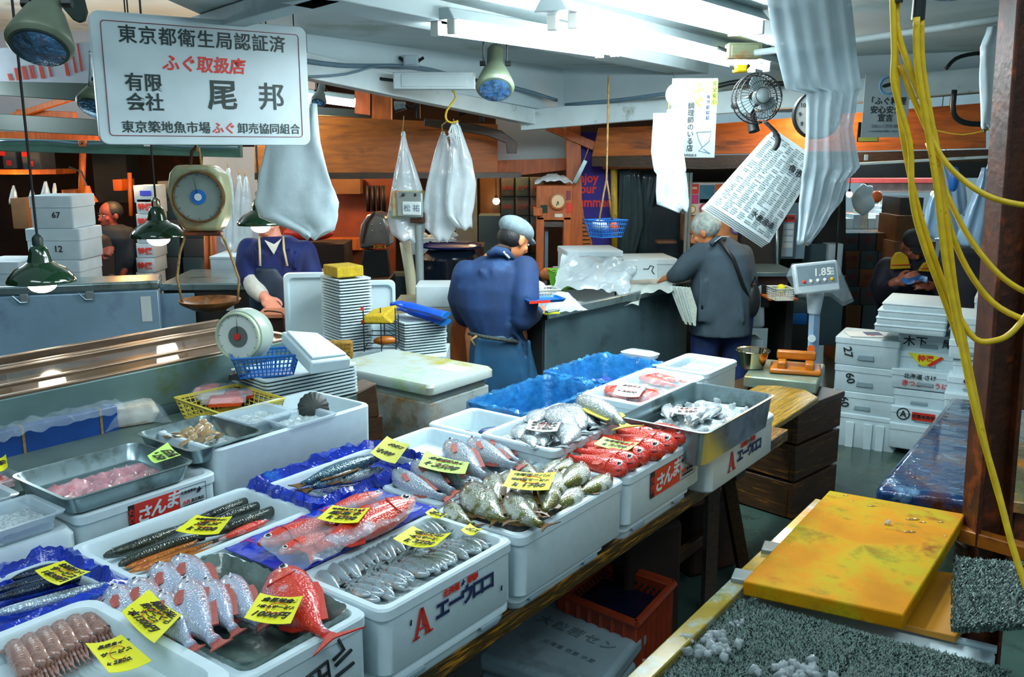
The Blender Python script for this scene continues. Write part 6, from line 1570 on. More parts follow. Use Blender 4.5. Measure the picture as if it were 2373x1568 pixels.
def hand(b,w,d,nrm,s=1.0,curl=.6,side=1):
 """palm and five unequal bent fingers; w wrist, d direction of the fingers, nrm out of the back of the hand, side +1 thumb towards d x nrm"""
 w,d,nrm=Vector(w),Vector(d).normalized(),Vector(nrm).normalized()
 x=d.cross(nrm).normalized()*side;nrm=(nrm-d*nrm.dot(d)).normalized()
 m=Matrix((x,d,nrm)).transposed()
 P=lambda a,c,e:w+m@(Vector((a,c,e))*s)
 b.ball(P(0,.045,0),.05*s,12,8,(.82,1.0,.34),m)
 limb(b,[P(0,-.03,0),P(0,.02,0)],[.026*s,.028*s],10)
 for i,(fx,L,sp)in enumerate(((.030,.070,.10),(.010,.080,.02),(-.010,.074,-.05),(-.028,.058,-.14))):
  p=P(fx,.082,.002);a=0;pts=[P(fx*.8,.05,0),p];q=Vector((fx,.082,.002));
  for seg,kk in((.45,.45),(.32,1.0),(.23,.9)):
   a+=curl*kk*.75
   q=q+Vector((sp*seg*L,math.cos(a)*L*seg,-math.sin(a)*L*seg));pts.append(P(*q))
  limb(b,pts,[.0105*s,.0105*s,.0095*s,.0085*s,.0072*s][:len(pts)],8)
 q0=[P(.022,.018,-.004),P(.046,.040,-.012),P(.056,.066,-.022),P(.050,.088,-.028)]
 limb(b,q0,[.014*s,.0125*s,.0105*s,.008*s],8)
def person(label,base):
 return thing('person',label,'person',base)

# ---- the capped man in the blue work jacket, back turned
d=5.05;base=Vector((D(1160,900,d).x,d,0))
def T(px,py,dd=None):return D(px,py,dd or d)-base
t=person('person in blue work jacket and grey flat cap seen from behind',base)
sk=MB()
hf,hm=head_at(sk,T(1192,556,5.02),R(-52),R(-30),.98)
limb(sk,[T(1180,580,5.03),T(1158,612,5.06)],[.055,.062])
limb(sk,[T(1155,620),T(1145,700),T(1150,770)],[.11,.12,.11])
limb(sk,[T(1222,640,4.98),T(1212,735,4.90),T(1250,722,5.08)],[.045,.04,.03])
limb(sk,[T(1080,650,5.0),T(1075,725,5.25),T(1170,720,5.42)],[.045,.04,.03])
hand(sk,T(1246,722,5.08),T(1275,716,5.16)-T(1246,722,5.08),(.2,-.5,.8),.95,.9,1)
hand(sk,T(1170,720,5.42),(.8,.4,-.2),(0,-.3,.9),.95,.9,-1)
for sx in(-1,1):limb(sk,[T(1150,775)+Vector((sx*.09,0,0)),T(1155,930)+Vector((sx*.10,.02,0)),Vector((T(1160,900).x+sx*.11,.0,.05)),Vector((T(1160,900).x+sx*.11,.14,.04))],[.09,.06,.045,.04])
blob('body',sk,M['skin'],t,.0075,3)
face_bits(t,hf,hm,.98)
jb=MB()
torso(jb,[(586,1160,24,.5,.0),(600,1152,50,.75,.0),(622,1148,86,.95,0),(660,1143,94,1.05,0),(705,1142,88,1.08,0),(745,1148,72,1.0,0),(768,1152,60,.95,0),(790,1156,64,.98,0)],d,base,.17)
limb(jb,[T(1215,624,4.98),T(1218,690,4.90),T(1212,738,4.90),T(1242,726,5.05)],[.082,.078,.072,.046])
limb(jb,[T(1082,634,5.0),T(1068,690,5.05),T(1080,735,5.25),T(1160,722,5.40)],[.082,.078,.07,.045])
rnd=random.Random(3)
for i in range(16):   # folds of the cloth
 a=rnd.uniform(0,6.28);px,py=1145+80*math.cos(a)*rnd.random(),690+80*math.sin(a)*rnd.random()
 limb(jb,[T(px,py,d-.155),T(px+rnd.uniform(-40,40),py+rnd.uniform(20,60),d-.15)],[.016,.012],8)
jk=blob('jacket',jb,M['jacket'],t,.011,4)
MB().tube([T(1132,590,4.95),T(1150,580,4.93),T(1172,584,4.94),T(1190,600,4.97)],[.02,.026,.024,.014],10).build('collar',M['jacket'],jk,angle=180)
MB().tube([T(1140,578,4.97),T(1158,570,4.95),T(1178,574,4.96),T(1186,584,4.98)],[.012,.014,.013,.01],8).build('scarf',mat('brown_scarf',(70,52,44),.9),t,angle=180)
MB().tube([T(1150,586,4.925),T(1168,584,4.92),T(1180,598,4.93)],.008,6).build('shirt_collar',M['cloth_w'],t,angle=180)
ab=MB()
torso(ab,[(762,1152,60,1.0,0),(782,1154,66,1.05,0),(815,1160,74,1.08,0),(870,1166,82,1.05,.0),(930,1172,84,1.0,.0),(1000,1172,80,1.0,0)],d,base,.165)
for i in range(7):limb(ab,[T(1105+i*20,790,d-.15),T(1098+i*23,930,d-.155)],[.014,.018],8)
blob('apron',ab,M['apron'],t,.012,4)
MB().tube([T(1086,772,d-.13),T(1120,780,d-.19),T(1160,786,d-.2),T(1200,792,d-.16)],.011,6).build('apron_tie',mat('braided_tie',(60,66,60),.9,var=.3,scale=80),t,angle=180)
MB().tube([T(1105,778,d-.19),T(1092,786,d-.2),T(1100,800,d-.2)],.007,6).build('apron_tie',M['rope'],t,angle=180)
for sx in(-1,1):MB().tube([Vector((T(1165,900).x+sx*.11,.0,.55)),Vector((T(1165,900).x+sx*.12,.0,.02))],[.09,.07],12).build('trouser_leg',M['jeans'],t);MB().ball((T(1165,900).x+sx*.12,.05,.05),.09,12,8,(.6,1.5,.6)).build('boot',M['black'],t,angle=180)
cp=MB();cp.ball(hf(0,-.018,.062),.104,20,12,(.92,1.08,.62),hm);cp.ball(hf(0,.075,.040),.07,14,8,(.95,.85,.22),hm)
capo=blob('flat_cap',cp,M['cap'],t,.008,3)
for k in(-1,0,1):MB().tube([hf(k*.05,-.10,.05),hf(k*.06,-.03,.122),hf(k*.03,.06,.098)],.0025,5).build('cap_seam',M['metal_dk'],capo,angle=180)
hb=MB();hb.ball(hf(0,-.034,.0),.086,16,10,(.90,.86,.72),hm);blob('hair',hb,M['hair'],t,.008,2)

# ---- the man in the royal blue coat and dark apron behind the trays
d=5.5;base=Vector((D(640,900,d).x,d,0))
t=person('person in royal blue coat and dark apron, face hidden behind the green lamp',base)
sk=MB()
hf,hm=head_at(sk,T(620,512,d),R(172),R(-16),1.0)
limb(sk,[T(628,535,d),T(636,572,d)],[.055,.06])
limb(sk,[T(640,585),T(642,700)],[.11,.12])
limb(sk,[T(578,590),T(584,655,d-.10),T(614,690,d-.22)],[.05,.045,.034])
limb(sk,[T(705,590),T(726,650,d-.05),T(700,715,d-.25)],[.05,.045,.034])
hand(sk,T(614,690,d-.22),T(640,722,d-.32)-T(614,690,d-.22),(.1,-.8,.6),1.08,.25,-1)
hand(sk,T(700,715,d-.25),(-.5,-.3,-.4),(0,-.5,.8),1.0,.5,1)
for sx in(-1,1):limb(sk,[T(640,740)+Vector((sx*.09,0,0)),Vector((sx*.1,0,.45)),Vector((sx*.1,0,.04)),Vector((sx*.1,-.14,.035))],[.09,.06,.045,.04])
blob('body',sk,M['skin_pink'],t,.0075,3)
face_bits(t,hf,hm)
hb=MB();hb.ball(hf(0,-.025,.045),.095,16,10,(.92,1.0,.85),hm);blob('hair',hb,M['hair'],t,.008,2)
jb=MB()
torso(jb,[(546,642,30,.55,0),(560,640,56,.8,0),(580,642,76,.95,0),(620,645,74,1,0),(680,648,66,1,0),(740,650,66,1,0)],d,base,.15)
limb(jb,[T(580,578),T(574,612,d-.04),T(582,648,d-.09)],[.078,.074,.068])
limb(jb,[T(705,584),T(722,640,d-.05),T(705,690,d-.2)],[.078,.072,.06])
for i in range(8):limb(jb,[T(590+i*14,575+i%3*6,d-.14),T(594+i*13,612+i%3*10,d-.14)],[.012,.010],8)
blob('coat',jb,M['coat_blue'],t,.011,4)
sb=MB();limb(sb,[T(582,645,d-.09),T(592,668,d-.14),T(606,684,d-.19)],[.062,.058,.047]);blob('undersleeve',sb,M['cloth_w'],t,.009,3)
apb=MB()
torso(apb,[(612,634,36,.72,-.052),(640,638,52,.8,-.045),(690,645,62,.95,-.025),(760,650,66,1.02,-.015),(860,652,68,1.02,0)],d,base,.15)
blob('apron',apb,M['apron_dk'],t,.011,3)
for x0,x1 in((600,603),(656,666)):MB().tube([T(x0,548,d-.10),T(x0+2,578,d-.165),T(x1,616,d-.17)],.007,6).build('apron_strap',mat('cream_strap',(206,190,150),.8),t,angle=180)
MB().slab([T(612,556,d-.155),T(634,590,d-.168),T(652,552,d-.155),T(634,566,d-.14)],(0,.015,0)).build('shirt_collar',M['cloth_w'],t,bevel=.004)
tb=thing('wooden_board','small orange wooden board under the hand of the man in the royal blue coat','board',D(650,728,5.05),.1)
MB().box((0,.05,0),(.24,.22,.025)).build('board',mat('pinkish_board',(200,130,100),.5),tb,bevel=.004);MB().box((0,.05,-.48),(.2,.18,.93)).build('board_stand',M['dark_br'],tb)
wirepath('bent_wire',[D(612,722,4.6),D(622,720,4.6),D(652,724,4.6),D(657,735,4.6),D(658,765,4.6)],.004,M['rust'],'bent thin wire handle in front of the reaching hand','wire',sub=2)

# ---- the man in the slate coat with grey hair
d=6.0;base=Vector((D(1665,900,d).x,d,0))
t=person('grey haired person in slate coat and jeans seen from behind',base)
sk=MB()
hf,hm=head_at(sk,T(1634,538,d-.02),R(62),R(-28),1.0)
limb(sk,[T(1642,556,d),T(1660,585,d)],[.055,.06])
limb(sk,[T(1668,600),T(1668,740)],[.12,.12])
limb(sk,[T(1618,596,d-.05),T(1580,625,d-.05),T(1552,640,d+.05)],[.045,.04,.03])
limb(sk,[T(1722,600,d),T(1730,680,d),T(1705,735,d+.05)],[.045,.04,.03])
hand(sk,T(1556,640,d+.05),T(1538,645,d+.1)-T(1556,640,d+.05),(0,-.5,.8),.95,.7,1)
hand(sk,T(1705,735,d+.05),(-.3,.3,-.8),(.5,-.5,0),.95,.6,1)
for sx in(-1,1):limb(sk,[T(1665,760)+Vector((sx*.1,0,0)),Vector((sx*.11,0,.45)),Vector((sx*.11,0,.04)),Vector((sx*.11,.14,.035))],[.09,.06,.045,.04])
blob('body',sk,M['skin'],t,.0075,3)
face_bits(t,hf,hm)
hb=MB();hb.ball(hf(0,-.026,.040),.101,18,12,(.90,1.0,.92),hm);blob('hair',hb,M['hair_gray'],t,.008,2)
jb=MB()
torso(jb,[(548,1664,26,.5,0),(562,1668,44,.75,0),(585,1672,62,.95,0),(620,1674,68,1,0),(680,1670,70,1.02,0),(730,1668,69,1.05,0),(772,1667,70,1.08,0)],d,base,.17)
limb(jb,[T(1630,588,d-.04),T(1600,608,d-.06),T(1578,630,d-.05),T(1560,640,d+.02)],[.088,.08,.07,.05])
limb(jb,[T(1718,592,d),T(1730,650,d-.02),T(1722,712,d)],[.082,.076,.062])
for i in range(9):limb(jb,[T(1625+i*11,640+i%3*12,d-.155),T(1618+i*13,745,d-.165)],[.012,.012],8)
jk=blob('coat',jb,M['coat_gray'],t,.012,4)
MB().tube([T(1648,566,d-.14),T(1660,554,d-.12),T(1682,552,d-.12)],[.016,.018,.014],8).build('collar',M['coat_gray'],jk,angle=180)
MB().tube([T(1656,560,d-.155),T(1672,548,d-.14),T(1690,548,d-.13)],.003,5).build('collar_piping',M['paper'],jk,angle=180)
MB().tube([T(1668,556,d-.15),T(1700,600,d-.19),T(1722,660,d-.17),T(1738,700,d-.08)],.013,6).build('bag_strap',M['black'],t,angle=180)
tb=MB()
for sx in(-1,1):limb(tb,[Vector((sx*.10,0,.78)),Vector((sx*.11,0,.42)),Vector((sx*.11,0,.08))],[.115,.09,.08])
blob('jeans',tb,M['jeans'],t,.014,3)
for sx in(-1,1):MB().ball((sx*.11,.05,.045),.09,12,8,(.6,1.5,.5)).build('shoe',M['black'],t,angle=180)
g_=thing('shoulder_bag','black shoulder bag hanging at the side of the slate coat','bag',D(1742,695,5.93))
bb=MB();bb.ball((0,0,0),.1,16,10,(.58,.5,1.25));blob('bag_body',bb,M['black'],g_,.01,2);MB().tube([(-.02,-.04,.1),(.0,-.05,.16),(.03,-.04,.1)],.008,6).build('bag_handle',M['black'],g_)

# ---- the seated man with yellow panels on his navy jacket
d=7.0;base=Vector((D(2115,900,d).x,d,0))
t=person('person sitting in navy jacket with yellow chest panels and dark cap',base)
sk=MB()
hf,hm=head_at(sk,T(2118,572,d-.06),R(176),R(-30),1.08)
limb(sk,[T(2120,585,d),T(2122,610,d+.02)],[.06,.065])
limb(sk,[T(2122,620,d+.02),T(2122,720,d+.05)],[.13,.14])
limb(sk,[T(2060,622,d),T(2048,672,d-.08),T(2078,652,d-.30)],[.05,.045,.034])
limb(sk,[T(2188,622,d),T(2200,678,d-.08),T(2158,662,d-.30)],[.05,.045,.034])
hand(sk,T(2078,654,d-.30),T(2104,646,d-.34)-T(2078,654,d-.30),(0,-.9,.4),1.15,.7,-1)
hand(sk,T(2160,664,d-.30),T(2128,656,d-.34)-T(2160,664,d-.30),(0,-.8,.5),1.15,.7,1)
for sx in(-1,1):limb(sk,[Vector((sx*.1,.05,.5)),Vector((sx*.13,-.40,.48)),Vector((sx*.13,-.42,.06)),Vector((sx*.13,-.55,.04))],[.09,.07,.05,.04])
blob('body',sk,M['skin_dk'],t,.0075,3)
face_bits(t,hf,hm,1.08)
jb=MB()
torso(jb,[(590,2120,30,.6,0),(602,2122,58,.8,0),(622,2122,80,.95,0),(660,2120,84,1.02,0),(710,2120,86,1.05,0),(760,2120,84,1.05,0)],d,base,.17)
limb(jb,[T(2058,622,d),T(2044,660,d-.04),T(2048,684,d-.10),T(2074,660,d-.27)],[.095,.09,.08,.055])
limb(jb,[T(2190,622,d),T(2206,660,d-.04),T(2200,688,d-.10),T(2164,668,d-.27)],[.095,.09,.08,.055])
jk=blob('jacket',jb,M['navy'],t,.012,4)
for px in((2068,604,2106,600,2112,622,2108,624),(2132,612,2162,606,2176,628,2130,628)):pass
def panel(pts,nm,m):MB().slab([T(x,y,d-.185)for x,y in pts],(0,.035,0)).build(nm,m,jk,bevel=.006)
panel([(2066,624),(2068,600),(2078,586),(2090,584),(2104,594),(2112,622)],'yellow_panel',M['yel_cloth'])
panel([(2130,628),(2142,610),(2160,602),(2172,622),(2172,632)],'yellow_panel',M['yel_cloth'])
for a,b2 in(((2066,614),(2112,613)),((2134,622),(2172,620))):MB().tube([T(*a,d-.19),T(*b2,d-.19)],.004,5).build('red_piping',M['red'],jk,angle=180)
tb=MB()
for sx in(-1,1):limb(tb,[Vector((sx*.1,.06,.5)),Vector((sx*.13,-.40,.48)),Vector((sx*.13,-.42,.08))],[.12,.095,.08])
blob('trousers',tb,M['navy'],t,.014,3)
cp=MB();cp.ball(hf(0,-.012,.055),.104,18,12,(.9,1.0,.72),hm);cp.ball(hf(0,.085,.036),.062,14,8,(1.1,.9,.18),hm);blob('cap',cp,mat('black_cap',(14,18,22),.8,var=.2),t,.008,2)
t2=thing('blue_packet','blue and white packet held in both hands of the seated man','packet',D(2120,648,6.62))
MB().loft([[(x,-.0+.01*math.sin(x*40),z+.012*math.sin(x*36))for z in(-.022,.022)]+[(x,.008,z+.012*math.sin(x*36))for z in(.022,-.022)]for x in(-.09,-.06,-.03,0,.03,.06,.09)]).build('packet',mat('packet_blue',(60,120,190),.3,var=.4,scale=18,stain_or_sheen=((206,220,230),.35,20)),t2)
st_=thing('crate_seat','dark crate the man with yellow panels sits on','crate',(base.x,base.y+.05,0));MB().box((0,0,.20),(.5,.4,.4)).build('crate_body',M['dark_br'],st_)
# ---- hunched dark back beside him
d=6.6;base=Vector((D(2250,900,d).x,d,0))
t=person('person hunched forward in a plain black jacket, only the back showing beside the rusty post',base)
sk=MB();hf,hm=head_at(sk,T(2268,622,d+.28),R(-20),R(-70),1.0)
limb(sk,[T(2262,612,d+.2),T(2250,640,d+.1)],[.06,.08]);limb(sk,[T(2250,640,d+.05),T(2245,740)],[.13,.13])
for sx in(-1,1):
 limb(sk,[Vector((sx*.1,0,.75)),Vector((sx*.11,0,.42)),Vector((sx*.11,0,.05)),Vector((sx*.11,.14,.04))],[.09,.06,.045,.04])
 limb(sk,[T(2250+sx*50,640,d),T(2250+sx*60,700,d+.1),T(2250+sx*30,730,d+.3)],[.05,.045,.035])
 hand(sk,T(2250+sx*30,730,d+.3),(-sx*.3,.8,-.2),(0,0,1),1,.6,sx)
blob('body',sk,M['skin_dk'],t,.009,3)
jb=MB();torso(jb,[(572,2232,24,.6,.1),(584,2240,46,.85,.06),(605,2246,60,1,.02),(650,2248,68,1.1,0),(710,2246,70,1.1,0),(760,2244,66,1.05,0)],d,base,.2)
for sx in(-1,1):limb(jb,[T(2248+sx*46,620,d),T(2250+sx*60,690,d+.06),T(2250+sx*34,728,d+.28)],[.09,.08,.06])
blob('jacket',jb,mat('black_jacket',(20,22,34),.75,var=.3,bump=.3,bscale=9),t,.014,4)
tb=MB()
for sx in(-1,1):limb(tb,[Vector((sx*.1,0,.76)),Vector((sx*.11,0,.42)),Vector((sx*.11,0,.08))],[.115,.09,.08])
blob('trousers',tb,M['navy'],t,.016,3)
hb=MB();hb.ball(hf(0,-.03,.03),.1,14,10,(.9,1,.9),hm);blob('hair',hb,M['hair'],t,.01,2)
# ---- two dim people in the neighbouring stall at left
def dimman(label,d,headpx,yaw,pitch,rows,arms,dep=.15,m='dim_jacket',rgb=(20,30,40)):
 global base
 base=Vector((D(rows[-1][1],700,d).x,d,0))
 TT=lambda px,py,dd=d:D(px,py,dd)-base
 t=person(label,base);sk=MB()
 hf,hm=head_at(sk,TT(*headpx,d),yaw,pitch,.98)
 limb(sk,[TT(headpx[0],headpx[1]+22,d),TT(rows[0][1],rows[1][0],d)],[.055,.06])
 limb(sk,[TT(rows[1][1],rows[1][0]+20),TT(rows[-1][1],rows[-1][0])],[.09,.1])
 for pts in arms:
  q=[TT(x,y,d+o)for x,y,o in pts];limb(sk,q,[.05,.043,.034]);hand(sk,q[-1],q[-1]-q[-2],(0,-.8,.5),1.0,.5,1)
 for sx in(-1,1):limb(sk,[Vector((sx*.1,0,.75)),Vector((sx*.11,0,.42)),Vector((sx*.11,0,.05)),Vector((sx*.11,.12,.04))],[.09,.06,.045,.04])
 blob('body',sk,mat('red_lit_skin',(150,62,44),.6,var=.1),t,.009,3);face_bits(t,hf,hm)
 hb=MB();hb.ball(hf(0,-.03,.035),.098,14,10,(.9,1,.9),hm);blob('hair',hb,M['hair'],t,.01,2)
 jb=MB();torso(jb,rows,d,base,dep)
 for pts in arms:
  q=[TT(x,y,d+o)for x,y,o in pts];limb(jb,[q[0],q[1],q[1].lerp(q[2],.35)],[.08,.068,.058])
 blob('jacket',jb,mat(m,rgb,.8,var=.3,scale=6),t,.014,4)
 tb=MB()
 for sx in(-1,1):limb(tb,[Vector((sx*.1,0,.78)),Vector((sx*.11,0,.42)),Vector((sx*.11,0,.08))],[.115,.09,.08])
 blob('trousers',tb,M['navy'],t,.016,3)
dimman('person standing in dark jacket with bare forearm in the dim stall at left',7.7,(254,500),R(150),R(-5),[(520,262,18,.6,0),(530,266,34,.85,0),(550,270,42,1,0),(600,270,40,1,0),(650,268,42,1,0),(700,268,42,1,0)],[[(296,545,0),(298,600,-.05),(284,632,-.1)],[(240,548,0),(222,580,-.15),(206,600,-.2)]])
dimman('person bent forward in black in the dim stall at left',7.3,(196,548),R(120),R(-50),[(540,206,22,.6,0),(552,212,34,.9,0),(580,216,38,1.1,0),(620,218,38,1.1,0),(680,220,38,1.1,0)],[[(200,560,0),(206,595,-.15),(236,585,-.3)]],.18,'black_sweater',(18,18,26))
# ---------------------------------------------------------------- hanging plastic bags, sheets and papers
def bag(name,label,rows,d,th,m,group=None,fold=.35,k=5,seed=1,cat='plastic bags',string=None,n=40,sub=3,drop=0):
 """hanging bundle: rows of (pixel y, left x, right x); a closed body with depth th and vertical folds"""
 R2=[]
 for i in range(len(rows)-1):
  for s in range(sub):
   t=s/sub;R2.append(tuple(rows[i][j]*(1-t)+rows[i+1][j]*t for j in range(3)))
 R2.append(rows[-1])
 py0,xa,xb=rows[0];o0=D((xa+xb)/2,py0,d)
 rings=[]
 for i,(py,xl,xr)in enumerate(R2):
  a,b=D(xl,py,d)-o0,D(xr,py,d)-o0;c=(a+b)/2;w=(b-a).x/2
  f=i/(len(R2)-1);tt=th*(.35+.65*f)
  ring=[]
  for q in range(n):
   an=2*math.pi*q/n
   u=math.cos(an);v=math.sin(an)
   wob=1+fold*math.sin(u*k*2.2+seed+f*2.0)+.35*fold*noise.noise(Vector((u*4+seed,f*5,v)))
   ring.append(Vector((c.x+w*math.copysign(abs(u)**.9,u)*(1+.03*noise.noise(Vector((f*9,seed,u)))),c.y+tt/2*v*wob+.012*noise.noise(Vector((u*3,f*6,seed*3.1))),c.z+.012*math.sin(u*5+seed)*f)))
  rings.append(ring)
 t=thing(name,label,cat,o0,0,group)
 MB().loft(rings[::-1]).build('bag_body',m,t,angle=180)
 if string:
  P=[D(x,y,d)-o0 for x,y in string]
  MB().tube(P,.004,6).build('string',M['rope'],t,angle=180)
  MB().lathe([(.012,-.02),(.016,0),(.01,.02)],10).build('knot',m,t)
 return t
bag('bag_bundle','big bundle of white plastic bags hanging behind the signboard',[(240,690,735),(330,615,742),(430,596,770),(470,590,786),(500,600,784),(535,690,776),(552,712,742)],4.45,.06,M['bag_white'],fold=.25,k=2,seed=4,string=((712,200),(712,244)))
bag('bag_bundle','clear bags hanging in a cone above the square scale head',[(312,931,939),(340,926,946),(380,918,960),(440,906,980),(500,897,988),(540,905,985),(556,930,975)],5.75,.14,M['bag'],'bundles of clear bags',.2,2.4,2,string=((936,268),(933,300),(935,318)))
bag('bag_bundle','clear bags hanging left in the pair on one hook',[(312,1020,1034),(350,1008,1046),(420,990,1050),(480,980,1060),(530,984,1056),(556,1010,1040)],5.7,.13,M['bag'],'bundles of clear bags',.2,2.2,7,string=((1036,280),(1024,290),(1026,314)))
bag('bag_bundle','clear bags with torn tips hanging right in the pair on one hook',[(290,1050,1066),(330,1044,1080),(370,1040,1094),(425,1034,1104),(470,1030,1100),(500,1036,1094),(528,1060,1096)],5.6,.14,M['bag'],'bundles of clear bags',.25,2.6,11,string=((1050,275),(1056,292)))
t=thing('string_bunch','bunch of white strings tied over the pair of clear bags','strings',D(1050,290,5.55))
for i in range(12):MB().tube([(0,0,.02),(random.uniform(-.03,.03),-.02,-.04),(random.uniform(-.05,.05),-.02,random.uniform(-.13,-.07))],.003,5).build('string',M['paper'],t,angle=180)
wirepath('bag_hook',[D(1046,205,5.5),D(1056,225,5.5),D(1036,255,5.5),D(1034,276,5.5),D(1046,284,5.5),D(1062,280,5.5)],.006,M['yellow'],'yellow wire loop holding the pair of clear bags','hook')
for i,(rows,lab)in enumerate((([(395,527,532),(430,522,540),(520,516,548),(560,512,552),(580,528,548)],'left of three narrow clear bags hanging by the pale partition'),([(412,552,557),(450,546,566),(530,536,570),(575,540,568)],'middle of three narrow clear bags hanging by the pale partition'),([(415,566,574),(450,560,582),(540,556,586),(570,566,584)],'right of three narrow clear bags hanging by the pale partition'))):
 bag('clear_bag',lab,rows,6.9,.06,M['bag'],'narrow clear bags',.3,3,i*2+1,string=((rows[0][1],rows[0][0]-20),(rows[0][1]+2,rows[0][0])))
bag('plastic_sheet','tall translucent plastic sheet hanging from the ceiling at right',[(-20,1775,1970),(120,1800,1985),(205,1820,1996),(215,1868,1990),(300,1868,1976),(390,1860,1992),(420,1858,1966),(470,1852,1950),(520,1850,1912),(560,1850,1872)],3.3,.07,mat('translucent_sheet',(184,204,212),.16,var=.15,scale=4,bump=.6,bscale=16,alpha=.7,coat=.2),None,.6,7,3,'plastic sheet',n=90)
bag('bag_bundle','stack of white paper bags hanging left of the yellow cords in front of the poster',[(262,1514,1586),(300,1512,1588),(350,1508,1584),(395,1516,1590),(402,1522,1590),(440,1520,1594),(470,1522,1597),(488,1570,1597)],5.0,.05,M['bag_white'],None,.3,2,9,string=((1550,236),(1548,264)))
bag('bag_bundle','white bag stack hanging beside the rusty post at the top right',[(62,2290,2335),(110,2272,2335),(200,2272,2330),(290,2274,2312),(300,2276,2310)],3.15,.05,M['bag_white'],None,.3,2,5)
bag('bag_bundle','pale bag tip below the white bag stack by the rusty post',[(290,2306,2320),(340,2300,2318),(395,2288,2306),(408,2292,2304)],3.12,.03,M['bag_white'],None,.2,2,6)
M['bag_blue']=mat('blue_tinted_bag',(150,186,216),.22,var=.1,scale=6,bump=.5,bscale=12,alpha=.75,coat=.4)
bag('bag_bundle','pale blue bag bundle hanging behind the yellow cords at right',[(378,2182,2200),(420,2190,2236),(470,2196,2240),(495,2206,2234)],5.4,.09,M['bag_blue'],'blue tinted bags',.3,4,3)
bag('bag_bundle','clear bag flaring low behind the yellow cords',[(430,2168,2190),(470,2150,2200),(530,2136,2220),(552,2160,2216)],5.2,.09,M['bag_blue'],'blue tinted bags',.3,4,8)
bag('bag_bundle','wide pale blue bag bundle by the rusty post',[(388,2276,2284),(430,2262,2296),(500,2236,2300),(550,2218,2296),(570,2226,2290),(582,2280,2296)],5.1,.10,M['bag_blue'],'blue tinted bags',.3,4,6)
t=thing('blue_pouch','dark blue pouch hanging among the blue tinted bags','pouch',D(2211,415,5.2));bb=MB();bb.ball((0,0,0),.05,14,10,(.55,.5,1.45));bb.build('pouch_body',M['blue'],t,angle=180)
# posters and hanging papers
t=thing('poster','white poster with yellow and black vertical Japanese lettering hanging under the right beam','poster',D(1607,274,5.25));k=mpp(5.25)
MB().box((0,0,0),(100*k,.004,170*k)).build('sheet',M['paper_dim'],t)
def pt(s,size,x,y,m,**kw):return text(s,size*k,m,t,(x*k,-.004,y*k),**kw)
oc=mat('ochre_ink',(196,170,20),.5,var=0)
for i,ch in enumerate('ふぐ'):pt(ch,25,10,63-i*30,oc,bold=.02)
for i,ch in enumerate('調理師のいる店'):pt(ch,15,-6,26-i*15.2,M['ink'],bold=.012)
for i,ch in enumerate('東京都認証'):pt(ch,9.5,31,45-i*11,M['navy_ink'])
MB().box((44*k,-.003,55*k),(13*k,.002,52*k)).build('green_strip',mat('lime_strip',(160,226,60),.5,var=0),t)
for i,ch in enumerate('安全安心'):text(ch,11*k,M['metal_dk'],t,(44*k,-.006,(74-i*13)*k),bold=.01)
MB().lathe([(.001,0),(26*k,0),(26*k,.002),(.001,.002)],24,(-38*k,-.002,50*k),Matrix.Rotation(R(90),3,'X')).build('grey_disc',M['pipe'],t)
MB().tube([Vector((a,-.004,b2))*k*1.0 if False else Vector((a*k,-.004,b2*k))for a,b2 in((8,-30),(40,-28),(36,-50),(22,-62),(14,-48),(8,-30))],.002,4).build('line_drawing',M['wire'],t);MB().tube([Vector((a*k,-.004,b2*k))for a,b2 in((22,-62),(14,-70),(40,-76),(24,-66))],.002,4).build('line_drawing',M['wire'],t)
pt('東京都ふぐ条例取扱店',6,-20,-80,M['ink'])
for x in(-45,45):MB().tube([(x*k,.01,84*k),(x*k,.06,100*k)],.002,4).build('string',M['metal_dk'],t)
t=thing('notice_poster','white notice with a round blue fish emblem under the right beam near the yellow cords','poster',D(2053,246,5.2));k=mpp(5.2)
MB().box((0,0,0),(100*k,.004,134*k)).build('sheet',M['paper_dim'],t)
lb=mat('pale_blue_print',(90,150,196),.5,var=0)
MB().tube([(18*k*math.cos(a),-.003,44*k+18*k*math.sin(a))for a in[i*.32 for i in range(21)]],2.2*k,6).build('round_emblem',lb,t)
MB().ball((0,-.003,45*k),13*k,12,6,(1,.1,.35),Matrix.Rotation(R(-15),3,'Y')).build('fish_emblem',M['ink'],t)
pt('「ふぐ料理',17.5,0,10,M['ink'],bold=.012);pt('安心安全',17.5,0,-9,M['ink'],bold=.012);pt('宣言',17.5,0,-26,M['ink'],bold=.012)
pt('全国ふぐ連盟 協議',8,2,-43,mat('grey_print',(130,130,140),.5,var=0));pt('印',9,32,-42,M['ban_red'],bold=.03)
pt('ふぐは有資格者が調理して安全です',4.6,0,-54,M['wire'])
t=thing('clip_frame','dark framed small card tucked behind the notice with the blue emblem','frame',D(2012,306,5.3));MB().box((0,0,0),(.12,.01,.11)).build('card',M['metal_dk'],t);MB().box((0,-.007,-.04),(.11,.003,.022)).build('yellow_band',M['tag_o'],t)
